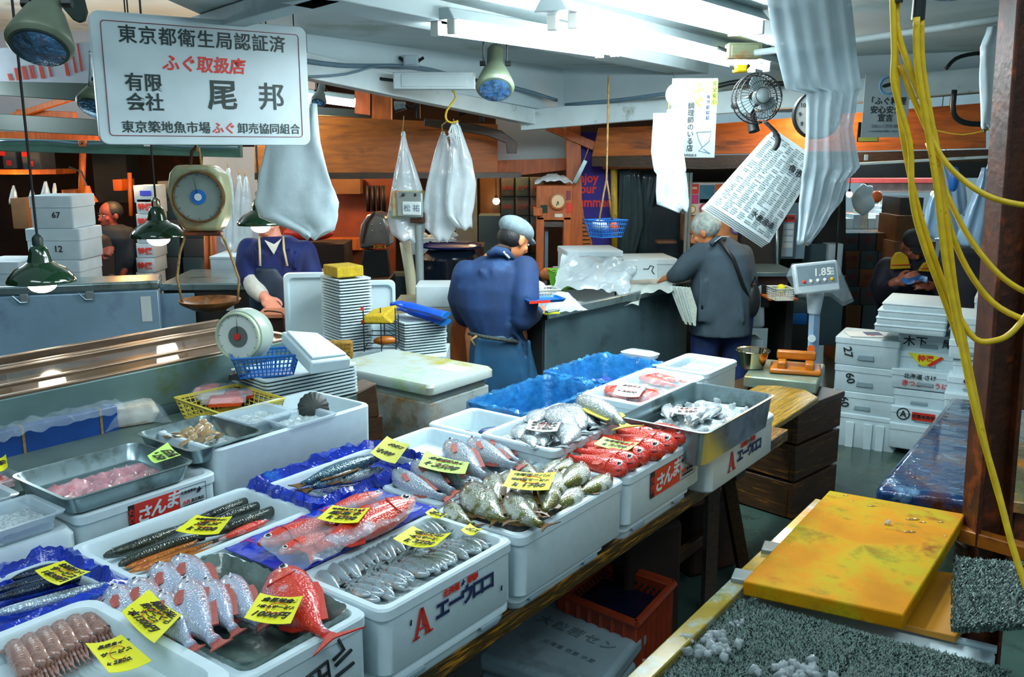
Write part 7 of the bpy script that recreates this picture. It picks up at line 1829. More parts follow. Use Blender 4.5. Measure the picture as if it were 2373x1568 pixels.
# newspaper bundle clipped on a spiral cord
n0=[(1795,300),(1900,372),(1782,563),(1642,472)]
dn=4.15
t=thing('newspaper','bundle of newspapers hanging aslant by one corner under the wall fan','newspaper',D(1780,430,dn));k=mpp(dn)
for i in range(5):
 off=Vector((-.006*i,.008*i,-.006*i));P=[D(x,y,dn)-t.location+off for x,y in n0]
 MB().sheet(lambda u,v:(P[0]*(1-u)+P[1]*u)*(1-v)+(P[3]*(1-u)+P[2]*u)*v+Vector((0,-.03*math.sin(u*3.1)*v,0)),10,10,.003).build('newspaper_sheet',M['paper']if i else M['paper'],t)
ux=(D(1900,372,dn)-D(1795,300,dn)).normalized();ang=math.atan2(ux.z,ux.x)
P=[D(x,y,dn)-t.location for x,y in n0]
def np_(u,v):return(P[0]*(1-u)+P[1]*u)*(1-v)+(P[3]*(1-u)+P[2]*u)*v+Vector((0,-.03*math.sin(u*3.1)*v-.004,0))
rot=(0,0,0)
rr_=random.Random(5);b=MB()
for i in range(44):
 for j in range(8):
  u0,v0=.04+j*.118,.04+i*.0212
  if rr_.random()<.12:continue
  L_=.108*rr_.uniform(.6,1)
  a,c=np_(u0,v0),np_(u0+L_,v0);dn_=(np_(u0,v0+.012)-a)
  b.add([a,c,c+dn_,a+dn_],[(3,2,1,0)])
b.build('news_print',mat('newspaper_ink',(136,152,154),.8,var=.5,scale=160),t,smooth=False)
text('魚市場日報',.036,M['ink'],t,np_(.93,.24)+Vector((0,-.004,0)),(R(90),ang*-1+R(90)*0,0)if False else(R(90),-ang+R(0),0),bold=.02).rotation_euler=Matrix.Rotation(-ang,4,'Y').to_3x3().to_4x4().to_euler()if False else(R(90),-ang,0)
text('水産流通',.03,M['ink'],t,np_(.72,.84)+Vector((0,-.004,0)),(R(90),-ang,0),bold=.02)
MB().tube([np_(.02,.02)+Vector((0,-.01,.0)),np_(.1,.06)+Vector((0,-.012,0))],.012,8).build('clip',M['metal_dk'],t)
P=[]
for i in range(160):
 f=i/159;c=D(1772+f*8+26*math.sin(f*2.6),282+f*66,4.05);a=f*22*2*math.pi
 P.append(c+Vector((.011*math.cos(a),.011*math.sin(a),0)))
wirepath('coiled_cable',P,.003,M['black'],'black spiral cord hanging from the wall fan over the newspaper','cord',sub=1,n=5)
# wall fan
d=4.6;k=mpp(d);c=D(1758,226,d)
t=thing('wall_fan','black wall fan with grey blades beside the hanging plastic sheet','fan',c)
q=Matrix.Rotation(R(8),3,'Z')@Matrix.Rotation(R(82),3,'X')
f=lambda x,y,z:q@Vector((x,y,z))
Rf=53*k
for rad,z in((1,0),(.9,.035),(.6,.05),(.32,.055),(1,-.05),(.7,-.08)):
 MB().tube([f(Rf*rad*math.cos(a),Rf*rad*math.sin(a),z)for a in[2*math.pi*i/36 for i in range(37)]],.0035 if rad==1 else .002,5).build('guard_ring',M['black'],t,angle=180)
b=MB()
for i in range(40):
 a=2*math.pi*i/40;co,si=math.cos(a),math.sin(a)
 b.tube([f(Rf*.3*co,Rf*.3*si,.055),f(Rf*.6*co,Rf*.6*si,.05),f(Rf*.9*co,Rf*.9*si,.035),f(Rf*co,Rf*si,0),f(Rf*co,Rf*si,-.05),f(Rf*.6*co,Rf*.6*si,-.085)],.0012,4)
b.build('guard_wire',M['black'],t,smooth=False)
for i in range(3):
 a0=R(100+120*i);pts=[]
 for r_,a in((.18,-.5),(.55,-.75),(.86,-.45),(.9,.05),(.7,.4),(.3,.45)):pts.append(f(Rf*r_*math.cos(a0+a),Rf*r_*math.sin(a0+a),-.02+.02*a))
 MB().slab(pts,f(0,0,.004)).build('blade',mat('grey_fan_blade',(150,170,172),.35,var=.06),t,bevel=.002)
MB().lathe([(.001,.056),(Rf*.24,.054),(Rf*.30,.048),(Rf*.3,.0),(.001,-.02)],24,(0,0,0),q).build('hub',M['pipe'],t)
MB().tube([f(0,0,-.04),f(0,0,-.16)],[Rf*.32,Rf*.24],16).build('motor',M['black'],t)
MB().loft([[f(x,y,z)for x,y in((-.03,-.01),(.03,-.01),(.03,-.0),(-.03,-.0))]for z in(-.15,-.02)]).build('neck',M['black'],t)
MB().tube([f(0,-.0,-.13),f(0.02,-Rf*1.25,-.10)],[.022,.03],10).build('stand',M['black'],t)
MB().tube([f(0,0,-.15),f(0,.02,-.32)],.018,8).build('wall_bracket',M['black'],t)
# round wall clock half hidden by the sheet
d=4.9;k=mpp(d)
t=thing('wall_clock','round white wall clock half hidden by the tall plastic sheet','clock',D(1893,266,d))
q=face_to_cam(0,0);Rc=52*k
MB().lathe([(.001,.012),(Rc*.94,.012),(Rc*.95,.02),(Rc*1.02,.018),(Rc*1.02,-.02),(.001,-.02)],40,(0,0,0),q).build('clock_case',M['black'],t)
MB().lathe([(.001,.0132),(Rc*.93,.0132),(Rc*.93,.014),(.001,.0145)],40,(0,0,0),q).build('clock_face',M['lampwhite'],t)
for i in range(12):
 a=R(90-30*(i+1));text(str(i+1),13*k,M['ink'],t,(Rc*.76*math.cos(a),-.0165,Rc*.76*math.sin(a)))
for a,l,w in((R(200),.5,.02),(R(80),.75,.014)):MB().tube([(0,-.017,0),(Rc*l*math.cos(a),-.017,Rc*l*math.sin(a))],Rc*w,5).build('hand',M['ink'],t)
# junction boxes
def jbox(label,x0,y0,x1,y1,d,m):
 t=thing('junction_box',label,'electrical box',D((x0+x1)/2,(y0+y1)/2,d));k=mpp(d)
 MB().box((0,.04,0),((x1-x0)*k,.08,(y1-y0)*k)).build('box_body',m,t,bevel=.006);MB().box((0,-.002,0),((x1-x0)*k*.8,.006,(y1-y0)*k*.7)).build('cover',m,t,bevel=.002)
 for s in(-1,1):MB().tube([(s*(x1-x0)*k*.45,.04,0),(s*(x1-x0)*k*.8,.05,.02)],.01,6).build('cable_gland',M['metal_dk'],t)
jbox('stained grey junction box under the ceiling left of the plastic sheet',1690,100,1765,133,4.7,M['cream'])
jbox('small yellow switch box below the stained junction box',1706,150,1732,166,4.9,M['yellow'])
jbox('clear plastic cover box at the upper left wall',935,128,968,152,5.3,M['trayclear'])
jbox('white cable cover on the left beam beside the spot lamp',916,168,1096,205,5.15,M['beam'])
# yellow cords in front
def cord(label,pts,r=.0078,m=None):return wirepath('yellow_cable',[D(x,y,d)for x,y,d in pts],r,m or M['yellow'],label,'cord',group='yellow cords',n=8,sub=4)
cord('yellow cord hanging straight on the left of the bundle',[(2068,-20,2.3),(2072,120,2.3),(2072,200,2.3),(2108,330,2.3),(2114,460,2.3),(2138,560,2.3),(2190,700,2.3),(2225,800,2.3)])
cord('yellow cord twisting beside the left one',[(2084,-20,2.32),(2078,60,2.31),(2112,170,2.3),(2160,290,2.3),(2180,400,2.3),(2200,520,2.3),(2240,620,2.3),(2300,700,2.28),(2372,740,2.25),(2420,752,2.25)])
cord('yellow cord that swings low in a loop to the right',[(2074,60,2.33),(2080,220,2.33),(2100,360,2.32),(2130,490,2.31),(2180,640,2.3),(2216,720,2.29),(2260,785,2.27),(2310,788,2.25),(2350,765,2.24),(2400,700,2.24)])
cord('yellow cord of the right pair running down to the turf mats',[(2124,40,2.28),(2126,150,2.28),(2150,300,2.28),(2172,440,2.27),(2190,600,2.27),(2220,760,2.26),(2262,960,2.22),(2308,1120,2.18),(2345,1260,2.12),(2385,1380,2.06)],.0086)
cord('yellow cord beside it, ending at the rusty post',[(2134,40,2.30),(2138,160,2.30),(2166,330,2.30),(2194,520,2.29),(2214,680,2.29),(2236,800,2.28),(2256,900,2.27),(2290,1060,2.24),(2330,1200,2.2)],.0086)
cord('yellow cord sweeping right across the post at the top',[(2086,150,2.32),(2126,250,2.31),(2180,360,2.28),(2236,420,2.25),(2300,458,2.22),(2380,476,2.2),(2440,478,2.2)],.0072)
cord('yellow cord sweeping right across the post at middle height',[(2150,330,2.34),(2190,440,2.33),(2240,540,2.3),(2300,620,2.27),(2360,668,2.25),(2440,700,2.25)],.0072)
for i,(x0,x1,y0,y1)in enumerate(((2070,2092,-20,4),(2116,2144,-20,42))):
 t=thing('cord_grip',['black rubber grip on the left yellow cords','black rubber grip on the right yellow cords'][i],'grip',D((x0+x1)/2,(y0+y1)/2,2.3));k=mpp(2.3)
 MB().lathe([(.001,-(y1-y0)/2*k),((x1-x0)/2*k,-(y1-y0)/2*k),((x1-x0)/2*k*.95,(y1-y0)/2*k),(.001,(y1-y0)/2*k)],14).build('grip_body',M['metal_dk'],t)
 MB().tube([(0,0,0),(0,0,.9)],.012,8).build('cable',M['yellow'],t)

# clamp lamps and a bracket on top of the left fascia
for px,py,lab in((930,248,'small silver clamp lamp on the top edge of the left fascia'),(1078,256,'black clamp lamp on the left fascia near the pair of clear bags')):
 t=thing('clamp_lamp',lab,'lamp',D(px,py,6.85),0,'clamp lamps on the left fascia');k=mpp(6.85);dark=px>1000
 MB().tube([(-14*k,0,0),(10*k,0,3*k)],[13*k,9*k],14).build('lamp_hood',M['black' if dark else 'steel'],t);MB().tube([(10*k,0,3*k),(24*k,.02,-2*k),(36*k,.03,8*k)],4*k,8).build('arm',M['black'],t,angle=180);MB().box((36*k,.03,-8*k),(9*k,.03,34*k)).build('clamp',M['black'],t,bevel=.004)
t=thing('wooden_bracket','curved dark wooden bracket projecting from the left fascia toward the corner','bracket',D(1120,300,6.9));k=mpp(6.9)
MB().slab([(x*k,-.03,z*k)for x,z in((-130,24),(-20,12),(40,-2),(74,-28),(74,-52),(52,-52),(50,-30),(10,-14),(-130,8))],(0,.06,0)).build('bracket_arm',M['wood_dk'],t,bevel=.004)
# ---------------------------------------------------------------- things in the middle distance
# square scale head on a pole
d=5.7;k=mpp(d)
t=thing('pole_scale','old square scale head with a pale label on a steel pole','scale',(D(974,690,d).x,d,.0))
z0=lambda py:D(974,py,d).z;X=lambda px:D(px,470,d).x-t.location.x
MB().tube([(0,0,.02),(0,0,z0(505))],.026,14).build('pole',M['pipe'],t)
MB().lathe([(.001,0),(.16,0),(.16,.02),(.03,.05),(.001,.05)],20).build('pole_foot',M['metal_dk'],t)
rt=Matrix.Rotation(R(-14),3,'Z')
MB().box((X(946),.03,z0(473)),(66*k,.16,60*k),rot=rt).build('scale_case',M['cream'],t,bevel=.016,bseg=3)
MB().box((X(952),-.06,z0(473)),(62*k,.02,56*k),rot=rt).build('front_plate',M['pipe'],t,bevel=.01)
MB().box((X(957),-.075,z0(481)),(44*k,.012,30*k),rot=rt).build('label_plate',M['paper'],t,bevel=.006)
text('松 祐',17*k,M['wire'],t,(X(957),-.084,z0(481)),(R(90),0,R(-14)))
for x in(938,966):MB().ball((X(x),-.075,z0(450)),4*k,10,6).build('bolt',M['black'],t,angle=180)
MB().box((X(970),.0,z0(504)),(30*k,.1,22*k),rot=rt).build('clamp',M['rust'],t,bevel=.006)
# band saw machine
d=6.6;k=mpp(d);o0=D(870,640,d);
t=thing('band_saw','rounded steel band saw machine with a red and yellow nameplate','machine',(o0.x,d,0));zz=lambda py:D(870,py,d).z
MB().box((0,.2,zz(648)/2),(58*k,.45,zz(648))).build('machine_base',M['metal_dk'],t,bevel=.01)
pr=[(-33,576),(34,572),(35,530),(26,502),(6,492),(-14,498),(-29,520),(-34,550)]
MB().slab([(x*k,-.02,zz(y))for x,y in pr],(0,.3,0)).build('wheel_cover',mat('machine_steel',(120,120,118),.3,.6,var=.15,stain_or_sheen=((150,84,40),.3,4)),t,bevel=.02,bseg=3)
MB().slab([(x*k,-.03,zz(y))for x,y in((-36,645),(34,640),(30,578),(-24,578))],(0,.1,0)).build('dark_door',M['dark'],t,bevel=.008)
MB().tube([(-26*k,-.04,zz(562)),(-14*k,-.045,zz(515)),(4*k,-.04,zz(490))],.012,6).build('band',M['rust'],t)
MB().box((14*k,-.045,zz(570)),(28*k,.01,14*k)).build('nameplate',mat('nameplate_red',(150,34,14),.4,var=0),t)
for ch,x,mm in(('H',4,M['yel_cloth']),('O',9.5,M['yel_cloth']),('J',14,M['red_ink']),('O',18.5,M['yel_cloth']),('H',24,M['yel_cloth'])):text(ch,11*k,mm,t,(x*k,-.052,zz(570)),bold=.03)
for x,y in((-2,520),(16,518),(-2,534),(18,534)):MB().ball((x*k,-.03,zz(y)),2.4*k,8,5).build('rivet',M['steel'],t,angle=180)
t=thing('plastic_pipe','bent cream pipe standing behind the foam box, rust stained','pipe',(D(945,690,6.0).x,6.0,0))
MB().tube([D(958,690,6.0)-t.location+Vector((0,0,-.9)),D(956,690,6.0)-t.location,D(950,630,6.0)-t.location,D(938,560,6.0)-t.location],.036,14).build('pipe_tube',mat('rusty_cream_pipe',(200,200,170),.5,var=.08,stain_or_sheen=((186,120,40),.28,5)),t,angle=180)
MB().tube([D(938,562,6.0)-t.location,D(920,540,6.0)-t.location,D(903,522,6.0)-t.location],.02,10).build('elbow',M['wood_or2'],t,angle=180)
# blue lidded tub
d=6.9;k=mpp(d)
t=thing('barrel','dark barrel with a glossy navy lid left of the capped man','barrel',(D(1042,700,d).x,d+.25,0));zt=D(1042,575,d).z
MB().lathe([(.001,0),(.22,0),(.27,.2),(.26,zt-.1),(.18,zt-.03),(.001,zt-.02)],30).build('barrel_body',mat('dark_glossy',(20,30,44),.15,var=.2,coat=.8),t)
MB().lathe([(.001,zt-.015),(.235,zt-.015),(.245,zt),(.2,zt+.02),(.001,zt+.025)],30).build('barrel_lid',mat('navy_gloss',(16,40,104),.12,coat=.8),t)
# metal stool
t=thing('step_stool','dark metal step stool behind the navy barrel','stool',(D(1080,660,7.6).x,7.6,0))
for sx in(-1,1):
 for y in(0,.4):MB().tube([(sx*.13,y,0),(sx*.12,y,1.05)],.018,6).build('leg',M['rust'],t)
for z in(.35,.7,1.05):MB().box((0,.2,z),(.3,.4,.03)).build('step',M['dark_br'],t)
# foam boxes behind
g2=lambda lab,x0,y0,x1,y1,d,dep=.35,m='foam_far',lid=.05,name='foam_box',grp='boxes in the middle distance',**k:dbox(name,lab,x0,y0,x1,y1,d,dep,M[m],grp,lid,**k)
g2('open foam box in front of the steel pole',960,665,1062,712,5.35,.30,'foam',0)
tag(cbox('side_counter',905,712,1075,860,5.36,.5,mat('stained_pale_counter',(150,152,130),.5,var=.15,stain_or_sheen=[((170,120,40),.3,6),((110,120,100),.25,4)]),None),'stained pale counter block under the foam box left of the capped man','counter')
t=thing('wooden_paddle','brown rounded wooden board leaning left of the apron','board',D(1066,830,5.2));k=mpp(5.2)
MB().prism([(p[0]*1,p[1])for p in[(x*k,y*k)for x,y in((-20,0),(16,0),(20,60),(16,88),(4,94),(-14,90),(-20,70))]],-.02,.02)
bb=MB();bb.slab([(x*k,0,y*k)for x,y in((-22,-160),(16,-160),(20,60),(16,88),(4,94),(-14,90),(-20,70))],(0,.03,0));bb.build('board',M['wood_or2'],t,bevel=.006)
t=thing('orange_scoop','orange plastic scoop on the foam box by the pole','scoop',D(985,672,5.45));MB().box((0,0,0),(.05,.1,.012),.5).build('scoop_body',M['orange'],t,bevel=.004)
t=thing('grey_lid','round grey plate lying in the foam box by the pole','plate',D(1022,664,5.5));MB().lathe([(.001,-.01),(.12,-.01),(.125,0),(.001,.004)],24).build('plate_body',M['pipe'],t)
g2('white carton left of the steel pole with printed squares',945,552,1052,590,7.6);g2('blue grey carton below the white carton behind the pole',945,590,1052,640,7.6,m='carton_gr',lid=0);g2('lowest blue grey carton behind the pole',900,640,1052,800,7.62,m='carton_gr',lid=0)
for i,(x0,y0,x1,y1)in enumerate(((930,536,990,552),(1008,534,1052,552))):
 t=thing('bag_heap',['crumpled white bag on the white carton, left','crumpled white bag on the white carton, right'][i],'bag',D((x0+x1)/2,y1,7.7));bb=MB();bb.ball((0,0,.02),.1,14,8,(1.1,.7,.55));o=bb.build('bag_body',M['bag_white'],t);
 for v in o.data.vertices:v.co*=1+.3*noise.noise(v.co*18)
g2('slate cupboard right of the clear bags',1108,500,1160,640,8.4,m='carton_gr',lid=0,name='cupboard');
tag(cbox('cabinet',1110,640,1160,900,8.4,.4,M['metal_dk'],None),'dark base under the slate cupboard','cabinet')
for r in range(6):
 for c_ in range(3):
  x0=1160+c_*34;y0=412+r*44
  g2('dim carton in the dark stack behind the capped man, '+['top','second','third','fourth','fifth','lowest'][r]+' row '+['left','middle','right'][c_],x0,y0,x0+33,y0+43 if r<5 else 980,8.8+.02*r,.35,m=('carton_dk','carton_gr','carton_dk')[(r+c_)%3],lid=0,name='carton',grp='dim cartons behind the capped man',txt=[(('鮮魚','北海','水産')[c_],.05,0,.08,mat('dim_red_print',(110,40,44),.6,var=0))])
for i,(x0,y0,x1,y1,dd,m1)in enumerate(((1052,406,1110,500,9.4,'pipe'),(1110,404,1160,500,9.6,'carton'))):g2(['grey board beyond the clear bags','brown board beside the small bright bulb'][i],x0,y0,x1,1000,dd,.1,m1,0,name='board',cat='board')
# centre counter
zc=.95
a,b_=Z(1268,728,zc),Z(1600,656,zc)
yw=math.atan2((b_-a).y,(b_-a).x);L=(b_-a).length
t=thing('center_counter','dull stainless steel counter between the capped man and the man in the slate coat','counter',loc2(a,b_,0),yw);CC=t
MB().box((0,.42,.46),(L,.82,.92)).build('cabinet',M['steel_dull'],t,bevel=.006)
MB().box((0,.42,.935),(L+.02,.86,.03)).build('worktop',mat('dark_wet_worktop',(56,48,34),.15,.1,var=.3,stain_or_sheen=((120,84,40),.25,4),coat=.6),t,bevel=.004)
MB().box((0,.0,.945),(L+.02,.03,.05)).build('front_lip',M['steel'],t,bevel=.006)
MB().box((-L/2-.01,.42,.46),(.02,.8,.9)).build('end_panel',M['dark'],t)
def onc(px,py,z=zc+.0):return Z(px,py,z)
basket('plastic_basket','lime green plastic basket on the stainless counter',onc(1320,662,zc),.26,.18,.11,M['bask_g'],.2,14,9,6,.88)
basket('plastic_basket','cream plastic basket beside the hand of the capped man',onc(1252,706,zc),.2,.16,.10,M['bask_w'],.3,12,8,5,.9)
t=thing('crab','orange brown boiled crab pack left of the lime basket','seafood',onc(1272,655,zc),.3)
bb=MB();bb.ball((0,0,.06),.07,12,8,(1,.8,.7));bb.ball((.06,.02,.05),.05,10,8,(1.2,.7,.7));bb.build('pack_body',mat('orange_brown_food',(170,96,50),.4,var=.3,scale=20,bump=.5),t)
t=thing('meat_bag','clear bag of pinkish fish pieces on the counter beside the capped man','bag',onc(1298,716,zc),.4)
bb=MB().sheet(lambda u,v:((u-.5)*.26,(v-.5)*.2,.004+.10*max(0,(1-(2*u-1)**2))*max(0,(1-(2*v-1)**2))+.012*noise.noise(Vector((u*8,v*8,3)))),18,14,.002);bb.build('bag_film',M['bag'],t)
MB().ball((0,0,.03),.09,14,8,(1,.7,.32)).build('fish_pieces',M['pink'],t,angle=180)
t=thing('cloth_roll','white folded cloth beside the capped man on the counter','cloth',onc(1236,680,zc+.05),.3)
bb=MB();bb.ball((0,0,.03),.09,14,8,(1,.7,.5));o=bb.build('cloth_body',M['cloth_w'],t,angle=180)
for v in o.data.vertices:v.co*=1+.25*noise.noise(v.co*20)
t=thing('blue_tray','navy tray with red edge on the cream basket','tray',onc(1258,698,zc+.10),.35);MB().loft([rr(.2,.14,.02,.004),rr(.22,.16,.02,.02),rr(.2,.14,.02,.02),rr(.19,.13,.02,.01)]).build('tray_body',M['blue'],t);MB().box((-.05,-.08,.012),(.12,.006,.014)).build('red_edge',M['red'],t)
t=thing('note_pad','yellow green note pad under the hand of the capped man','paper',onc(1278,726,zc+.004),.5);MB().box((0,.02,0),(.1,.06,.006)).build('pad',M['tag_y'],t)
def cbx(label,x0,y0,x1,y1,d,dep,m='foam',lid=.04):return dbox('foam_box',label,x0,y0,x1,y1,d,dep,M[m],'foam boxes on the centre counter',lid,.12)
cbx('large white foam box wrapped in plastic on the centre counter',1314,582,1444,662,6.05,.40)
cbx('white foam box at the back right of the centre counter',1444,600,1570,660,6.25,.36)
t=thing('plastic_sheet','crumpled clear plastic over the foam box on the centre counter','plastic sheet',D(1390,650,5.85))
def sf(u,v):
 px=1302+u*172-24*v+9*noise.noise(Vector((u*3,v*6,8)));py=586+v*(84-20*u*(1-u)*2)+14*u+14*noise.noise(Vector((u*7,v*2,3)))
 p=D(px,py,5.98-.22*v)-t.location
 return p+Vector((0,-.03*noise.noise(Vector((u*5,v*4,2)))-.05,.02*noise.noise(Vector((u*9,v*8,5)))))
MB().sheet(sf,26,16,.002).build('sheet_body',M['bag'],t,angle=60)
t=thing('paper_sign','white paper with a line drawing standing on the centre counter','paper',D(1488,625,5.9));k=mpp(5.9)
MB().box((0,0,0),(68*k,.004,44*k),rot=Matrix.Rotation(R(-3),3,'Y')).build('sheet',M['paper'],t)
for s,x in(('カ',-24),('ニ',-16)):text(s,12*k,M['ink'],t,(x*k,-.004,4*k))
MB().tube([(x*k,-.004,y*k)for x,y in((2,2),(14,2),(18,10),(26,8),(22,-2),(28,-10))],.003,5).build('line_drawing',M['metal_dk'],t)
t=thing('cloth','white printed cloth spread over the counter edge','cloth',onc(1490,675,zc+.01))
def cf(u,v):
 p=Z(1420+u*130+10*v,648+v*36-u*10,zc+.012)-t.location
 dr=max(0,v-.75)*.35*(1 if u<.4 else .2)
 return p+Vector((0,-dr*.2,-dr+.022*noise.noise(Vector((u*6,v*5,1)))+.02))
MB().sheet(cf,26,14,.003).build('cloth_body',mat('printed_cloth',(196,206,200),.85,var=.06,stain_or_sheen=((150,170,60),.12,7)),t,angle=60)
t=thing('newspaper_pile','folded newspapers hanging over the counter edge by the man in the slate coat','newspaper',D(1578,700,5.85));k=mpp(5.85)
for i in range(6):
 MB().slab([((-28+i*6)*k,-.0-.012*i,36*k),((-14+i*6)*k,-.012*i,38*k),((8+i*5)*k,-.012*i,-10*k),((12+i*4)*k,-.012*i,(-46-i%2*6)*k),((6+i*4)*k,-.012*i,(-44-i%2*6)*k)],(0,.006,0)).build('newspaper_sheet',M['newsedge']if i%2 else M['paper'],t)
t=thing('white_papers','white papers beside the clock cabinet on the counter','paper',onc(1300,625,1.02))
for i in range(3):MB().box((i*.03,.02*i,i*.008),(.2,.12,.004),.2*i,).build('paper_sheet',M['paper'],t)
MB().box((0,0,-.04),(.2,.12,.06)).build('paper_box',M['carton_dk'],t)
# clock cabinet, woven screen, banner
d=6.75;k=mpp(d);zt=lambda py:D(1285,py,d).z
t=thing('clock_cabinet','orange wooden stand with a round clock and stickers behind the capped man','cabinet',(D(1286,640,d).x,d,zc-.02));xx=lambda px:D(px,560,d).x-t.location.x;zl=lambda py:zt(py)-t.location.z
for x in(1252,1314):MB().box((xx(x),.08,zl(572)),(17*k,.16,(640-505)*k)).build('side_post',M['wood_or2'],t,bevel=.004)
MB().box((xx(1284),.08,zl(470)),(80*k,.16,78*k)).build('upper_panel',M['wood_or2'],t,bevel=.006)
MB().box((xx(1284),.08,zl(520)),(48*k,.12,12*k)).build('lintel',M['wood_dk'],t);MB().box((xx(1268),.15,zl(580)),(8*k,.02,110*k)).build('glass_edge',M['wire'],t)
MB().box((xx(1246),.0,zl(490)),(20*k,.1,18*k)).build('side_shelf',M['wood_or2'],t,bevel=.004)
q=face_to_cam(0,0);cc=(xx(1292),-.012,zl(466))
MB().lathe([(.001,.0),(19*k,.0),(19*k,.014),(15*k,.016),(14.5*k,.008),(.001,.008)],28,cc,q).build('clock_case',M['wood_or'],t)
MB().lathe([(.001,.008),(14.5*k,.008),(14.5*k,.0095),(.001,.0098)],28,cc,q).build('clock_face',mat('cream_face',(226,196,150),.5),t)
for a,l in((R(-110),11),(R(-80),8)):MB().tube([(cc[0],cc[1]-.012,cc[2]),(cc[0]+l*k*math.cos(a),cc[1]-.012,cc[2]+l*k*math.sin(a))],.003,5).build('clock_hand',M['ink'],t)
for px,py,w,h,m1 in((1260,484,16,18,'green'),(1318,482,12,20,'ban_red'),(1294,499,18,8,'pale'),(1316,452,10,20,'maroon')):MB().box((xx(px),-.003,zl(py)),(w*k,.004,h*k)).build('sticker',M[m1],t,bevel=.001)
t=thing('foil_bag','shiny clear bag with papers lying on top of the clock cabinet','bag',D(1282,428,6.8));bb=MB().sheet(lambda u,v:((u-.5)*84*k,(v-.5)*.2,.02+.06*(1-(2*u-1)**2)*(1-.6*(2*v-1)**2)+.018*noise.noise(Vector((u*7,v*6,4)))),20,12,.012);bb.build('bag_body',M['bag'],t,angle=60)
t=thing('woven_screen','orange woven mat trunk behind the clock cabinet','screen',(D(1330,640,7.05).x,7.05,zc));k=mpp(7.05);xx=lambda px:D(px,560,7.05).x-t.location.x;zl=lambda py:D(1330,py,7.05).z-zc
MB().slab([(xx(1300),0,zl(640)),(xx(1378),0,zl(600)),(xx(1372),0,zl(560)),(xx(1352),0,zl(500)),(xx(1334),0,zl(360)),(xx(1318),0,zl(360)),(xx(1322),0,zl(500)),(xx(1310),0,zl(560))],(0,.06,0)).build('mat_body',mat('woven_orange',(180,104,30),.7,var=.25,scale=26,stain_or_sheen=((110,62,14),.3,30)),t)
for i in range(12):MB().tube([(xx(1316-i*.6),-.004,zl(500+i*11)),(xx(1362+i*1),-.004,zl(510+i*9))],.004,4).build('weave_line',M['wood_crate'],t,smooth=False)
d=7.12;k=mpp(d)
t=thing('banner','purple banner with red lettering hanging between the wooden pillar and yellow pole','banner',D(1372,440,d))
MB().slab([(-62*k,0,128*k),(44*k,0,126*k),(44*k,0,-126*k),(-20*k,0,-130*k)],(0,.01,0)).build('cloth',M['purple'],t)
MB().slab([(-44*k,-.006,84*k),(-36*k,-.006,84*k),(-14*k,-.006,-112*k),(-20*k,-.006,-112*k)],(0,.008,0)).build('pale_edge',M['pipe'],t)
for s,y in(('Enjoy',26),('Your',2),('Summer',-28)):text(s,29*k,M['ban_red'],t,(-43*k,-.006,y*k),(R(90),0,R(0)),bold=.03,align='LEFT',sx=.88)
cable('yellow_pole',[(1423,386,7.0),(1424,580,7.0)],.026,mat('yellow_tape_pole',(176,146,40),.5,var=.2,stain_or_sheen=((120,90,20),.3,20)),'yellow wrapped pole right of the purple banner','pole',sub=1)
d=5.6;k=mpp(d);c=D(1403,548,d)
t=basket('hanging_basket','small blue plastic basket hanging on a yellow string in front of the banner',c,78*k,.17,38*k,M['blue'],.55,12,8,4,.75)
top=D(1401,176,d)-c
MB().tube([(-.05,0,36*k),(-.02,.0,96*k),(0,0,130*k),(.0,.0,top.z)],.006,6).build('string',M['rope'],t,angle=180);MB().tube([(.07,.03,36*k),(.02,.0,96*k),(0,0,128*k)],.006,6).build('string',M['rope'],t,angle=180)
t2=thing('crumpled_notes','crumpled paper and orange scrap in the hanging blue basket','paper',c+Vector((-.03,0,.07)),.3);bb=MB();bb.ball((0,0,0),.05,10,7,(1.1,1,.7));o=bb.build('paper_ball',M['paper'],t2)
for v in o.data.vertices:v.co*=1+.5*noise.noise(v.co*30)
MB().ball((.08,-.02,-.01),.03,10,7).build('orange_scrap',M['orange'],t2)
t=thing('metal_clip','silver metal clip hanging aslant on the purple banner','clip',D(1344,398,6.9));k=mpp(6.9);MB().box((0,0,0),(10*k,.02,56*k),rot=Matrix.Rotation(R(26),3,'Y')).build('clip_body',M['steel'],t,bevel=.003);MB().tube([(8*k,0,24*k),(18*k,.01,50*k)],.004,5).build('string',M['rope'],t)
# dim plastic curtains and the refrigerated case with stickers
bag('plastic_curtain','dim plastic curtain hanging right of the yellow pole',[(390,1436,1480),(450,1434,1490),(520,1430,1494),(600,1432,1470)],7.0,.08,M['pvc'],None,.5,6,2,'curtain')
bag('plastic_curtain','dim plastic curtain beside the glass case',[(395,1486,1530),(450,1482,1520),(520,1478,1504),(590,1480,1496)],7.05,.06,M['pvc'],None,.5,5,5,'curtain')
t=thing('glass_case','dark glass case with a lit food tray behind the paper sign','display case',(D(1540,600,7.0).x,7.0,0));k=mpp(7.0);zl=lambda py:D(1540,py,7.0).z
MB().box((0,.14,zl(600)/2),(96*k,.26,zl(600))).build('case_base',M['metal_dk'],t);MB().box((0,.14,(zl(600)+zl(480))/2),(92*k,.24,zl(480)-zl(600))).build('glass',mat('case_glass',(70,84,92),.08,var=.3,alpha=.35,coat=.5),t)
MB().box((6*k,.1,zl(562)),(44*k,.12,.02)).build('food_tray',mat('warm_food',(206,130,70),.5,var=.3,scale=30),t)
d=6.75;k=mpp(d)
t=thing('sticker_cabinet','white cabinet door covered with colourful stickers behind the grey haired man','cabinet',(D(1665,560,d).x,d+.05,0));zl=lambda py:D(1665,py,d).z;xx=lambda px:D(px,480,d).x-t.location.x
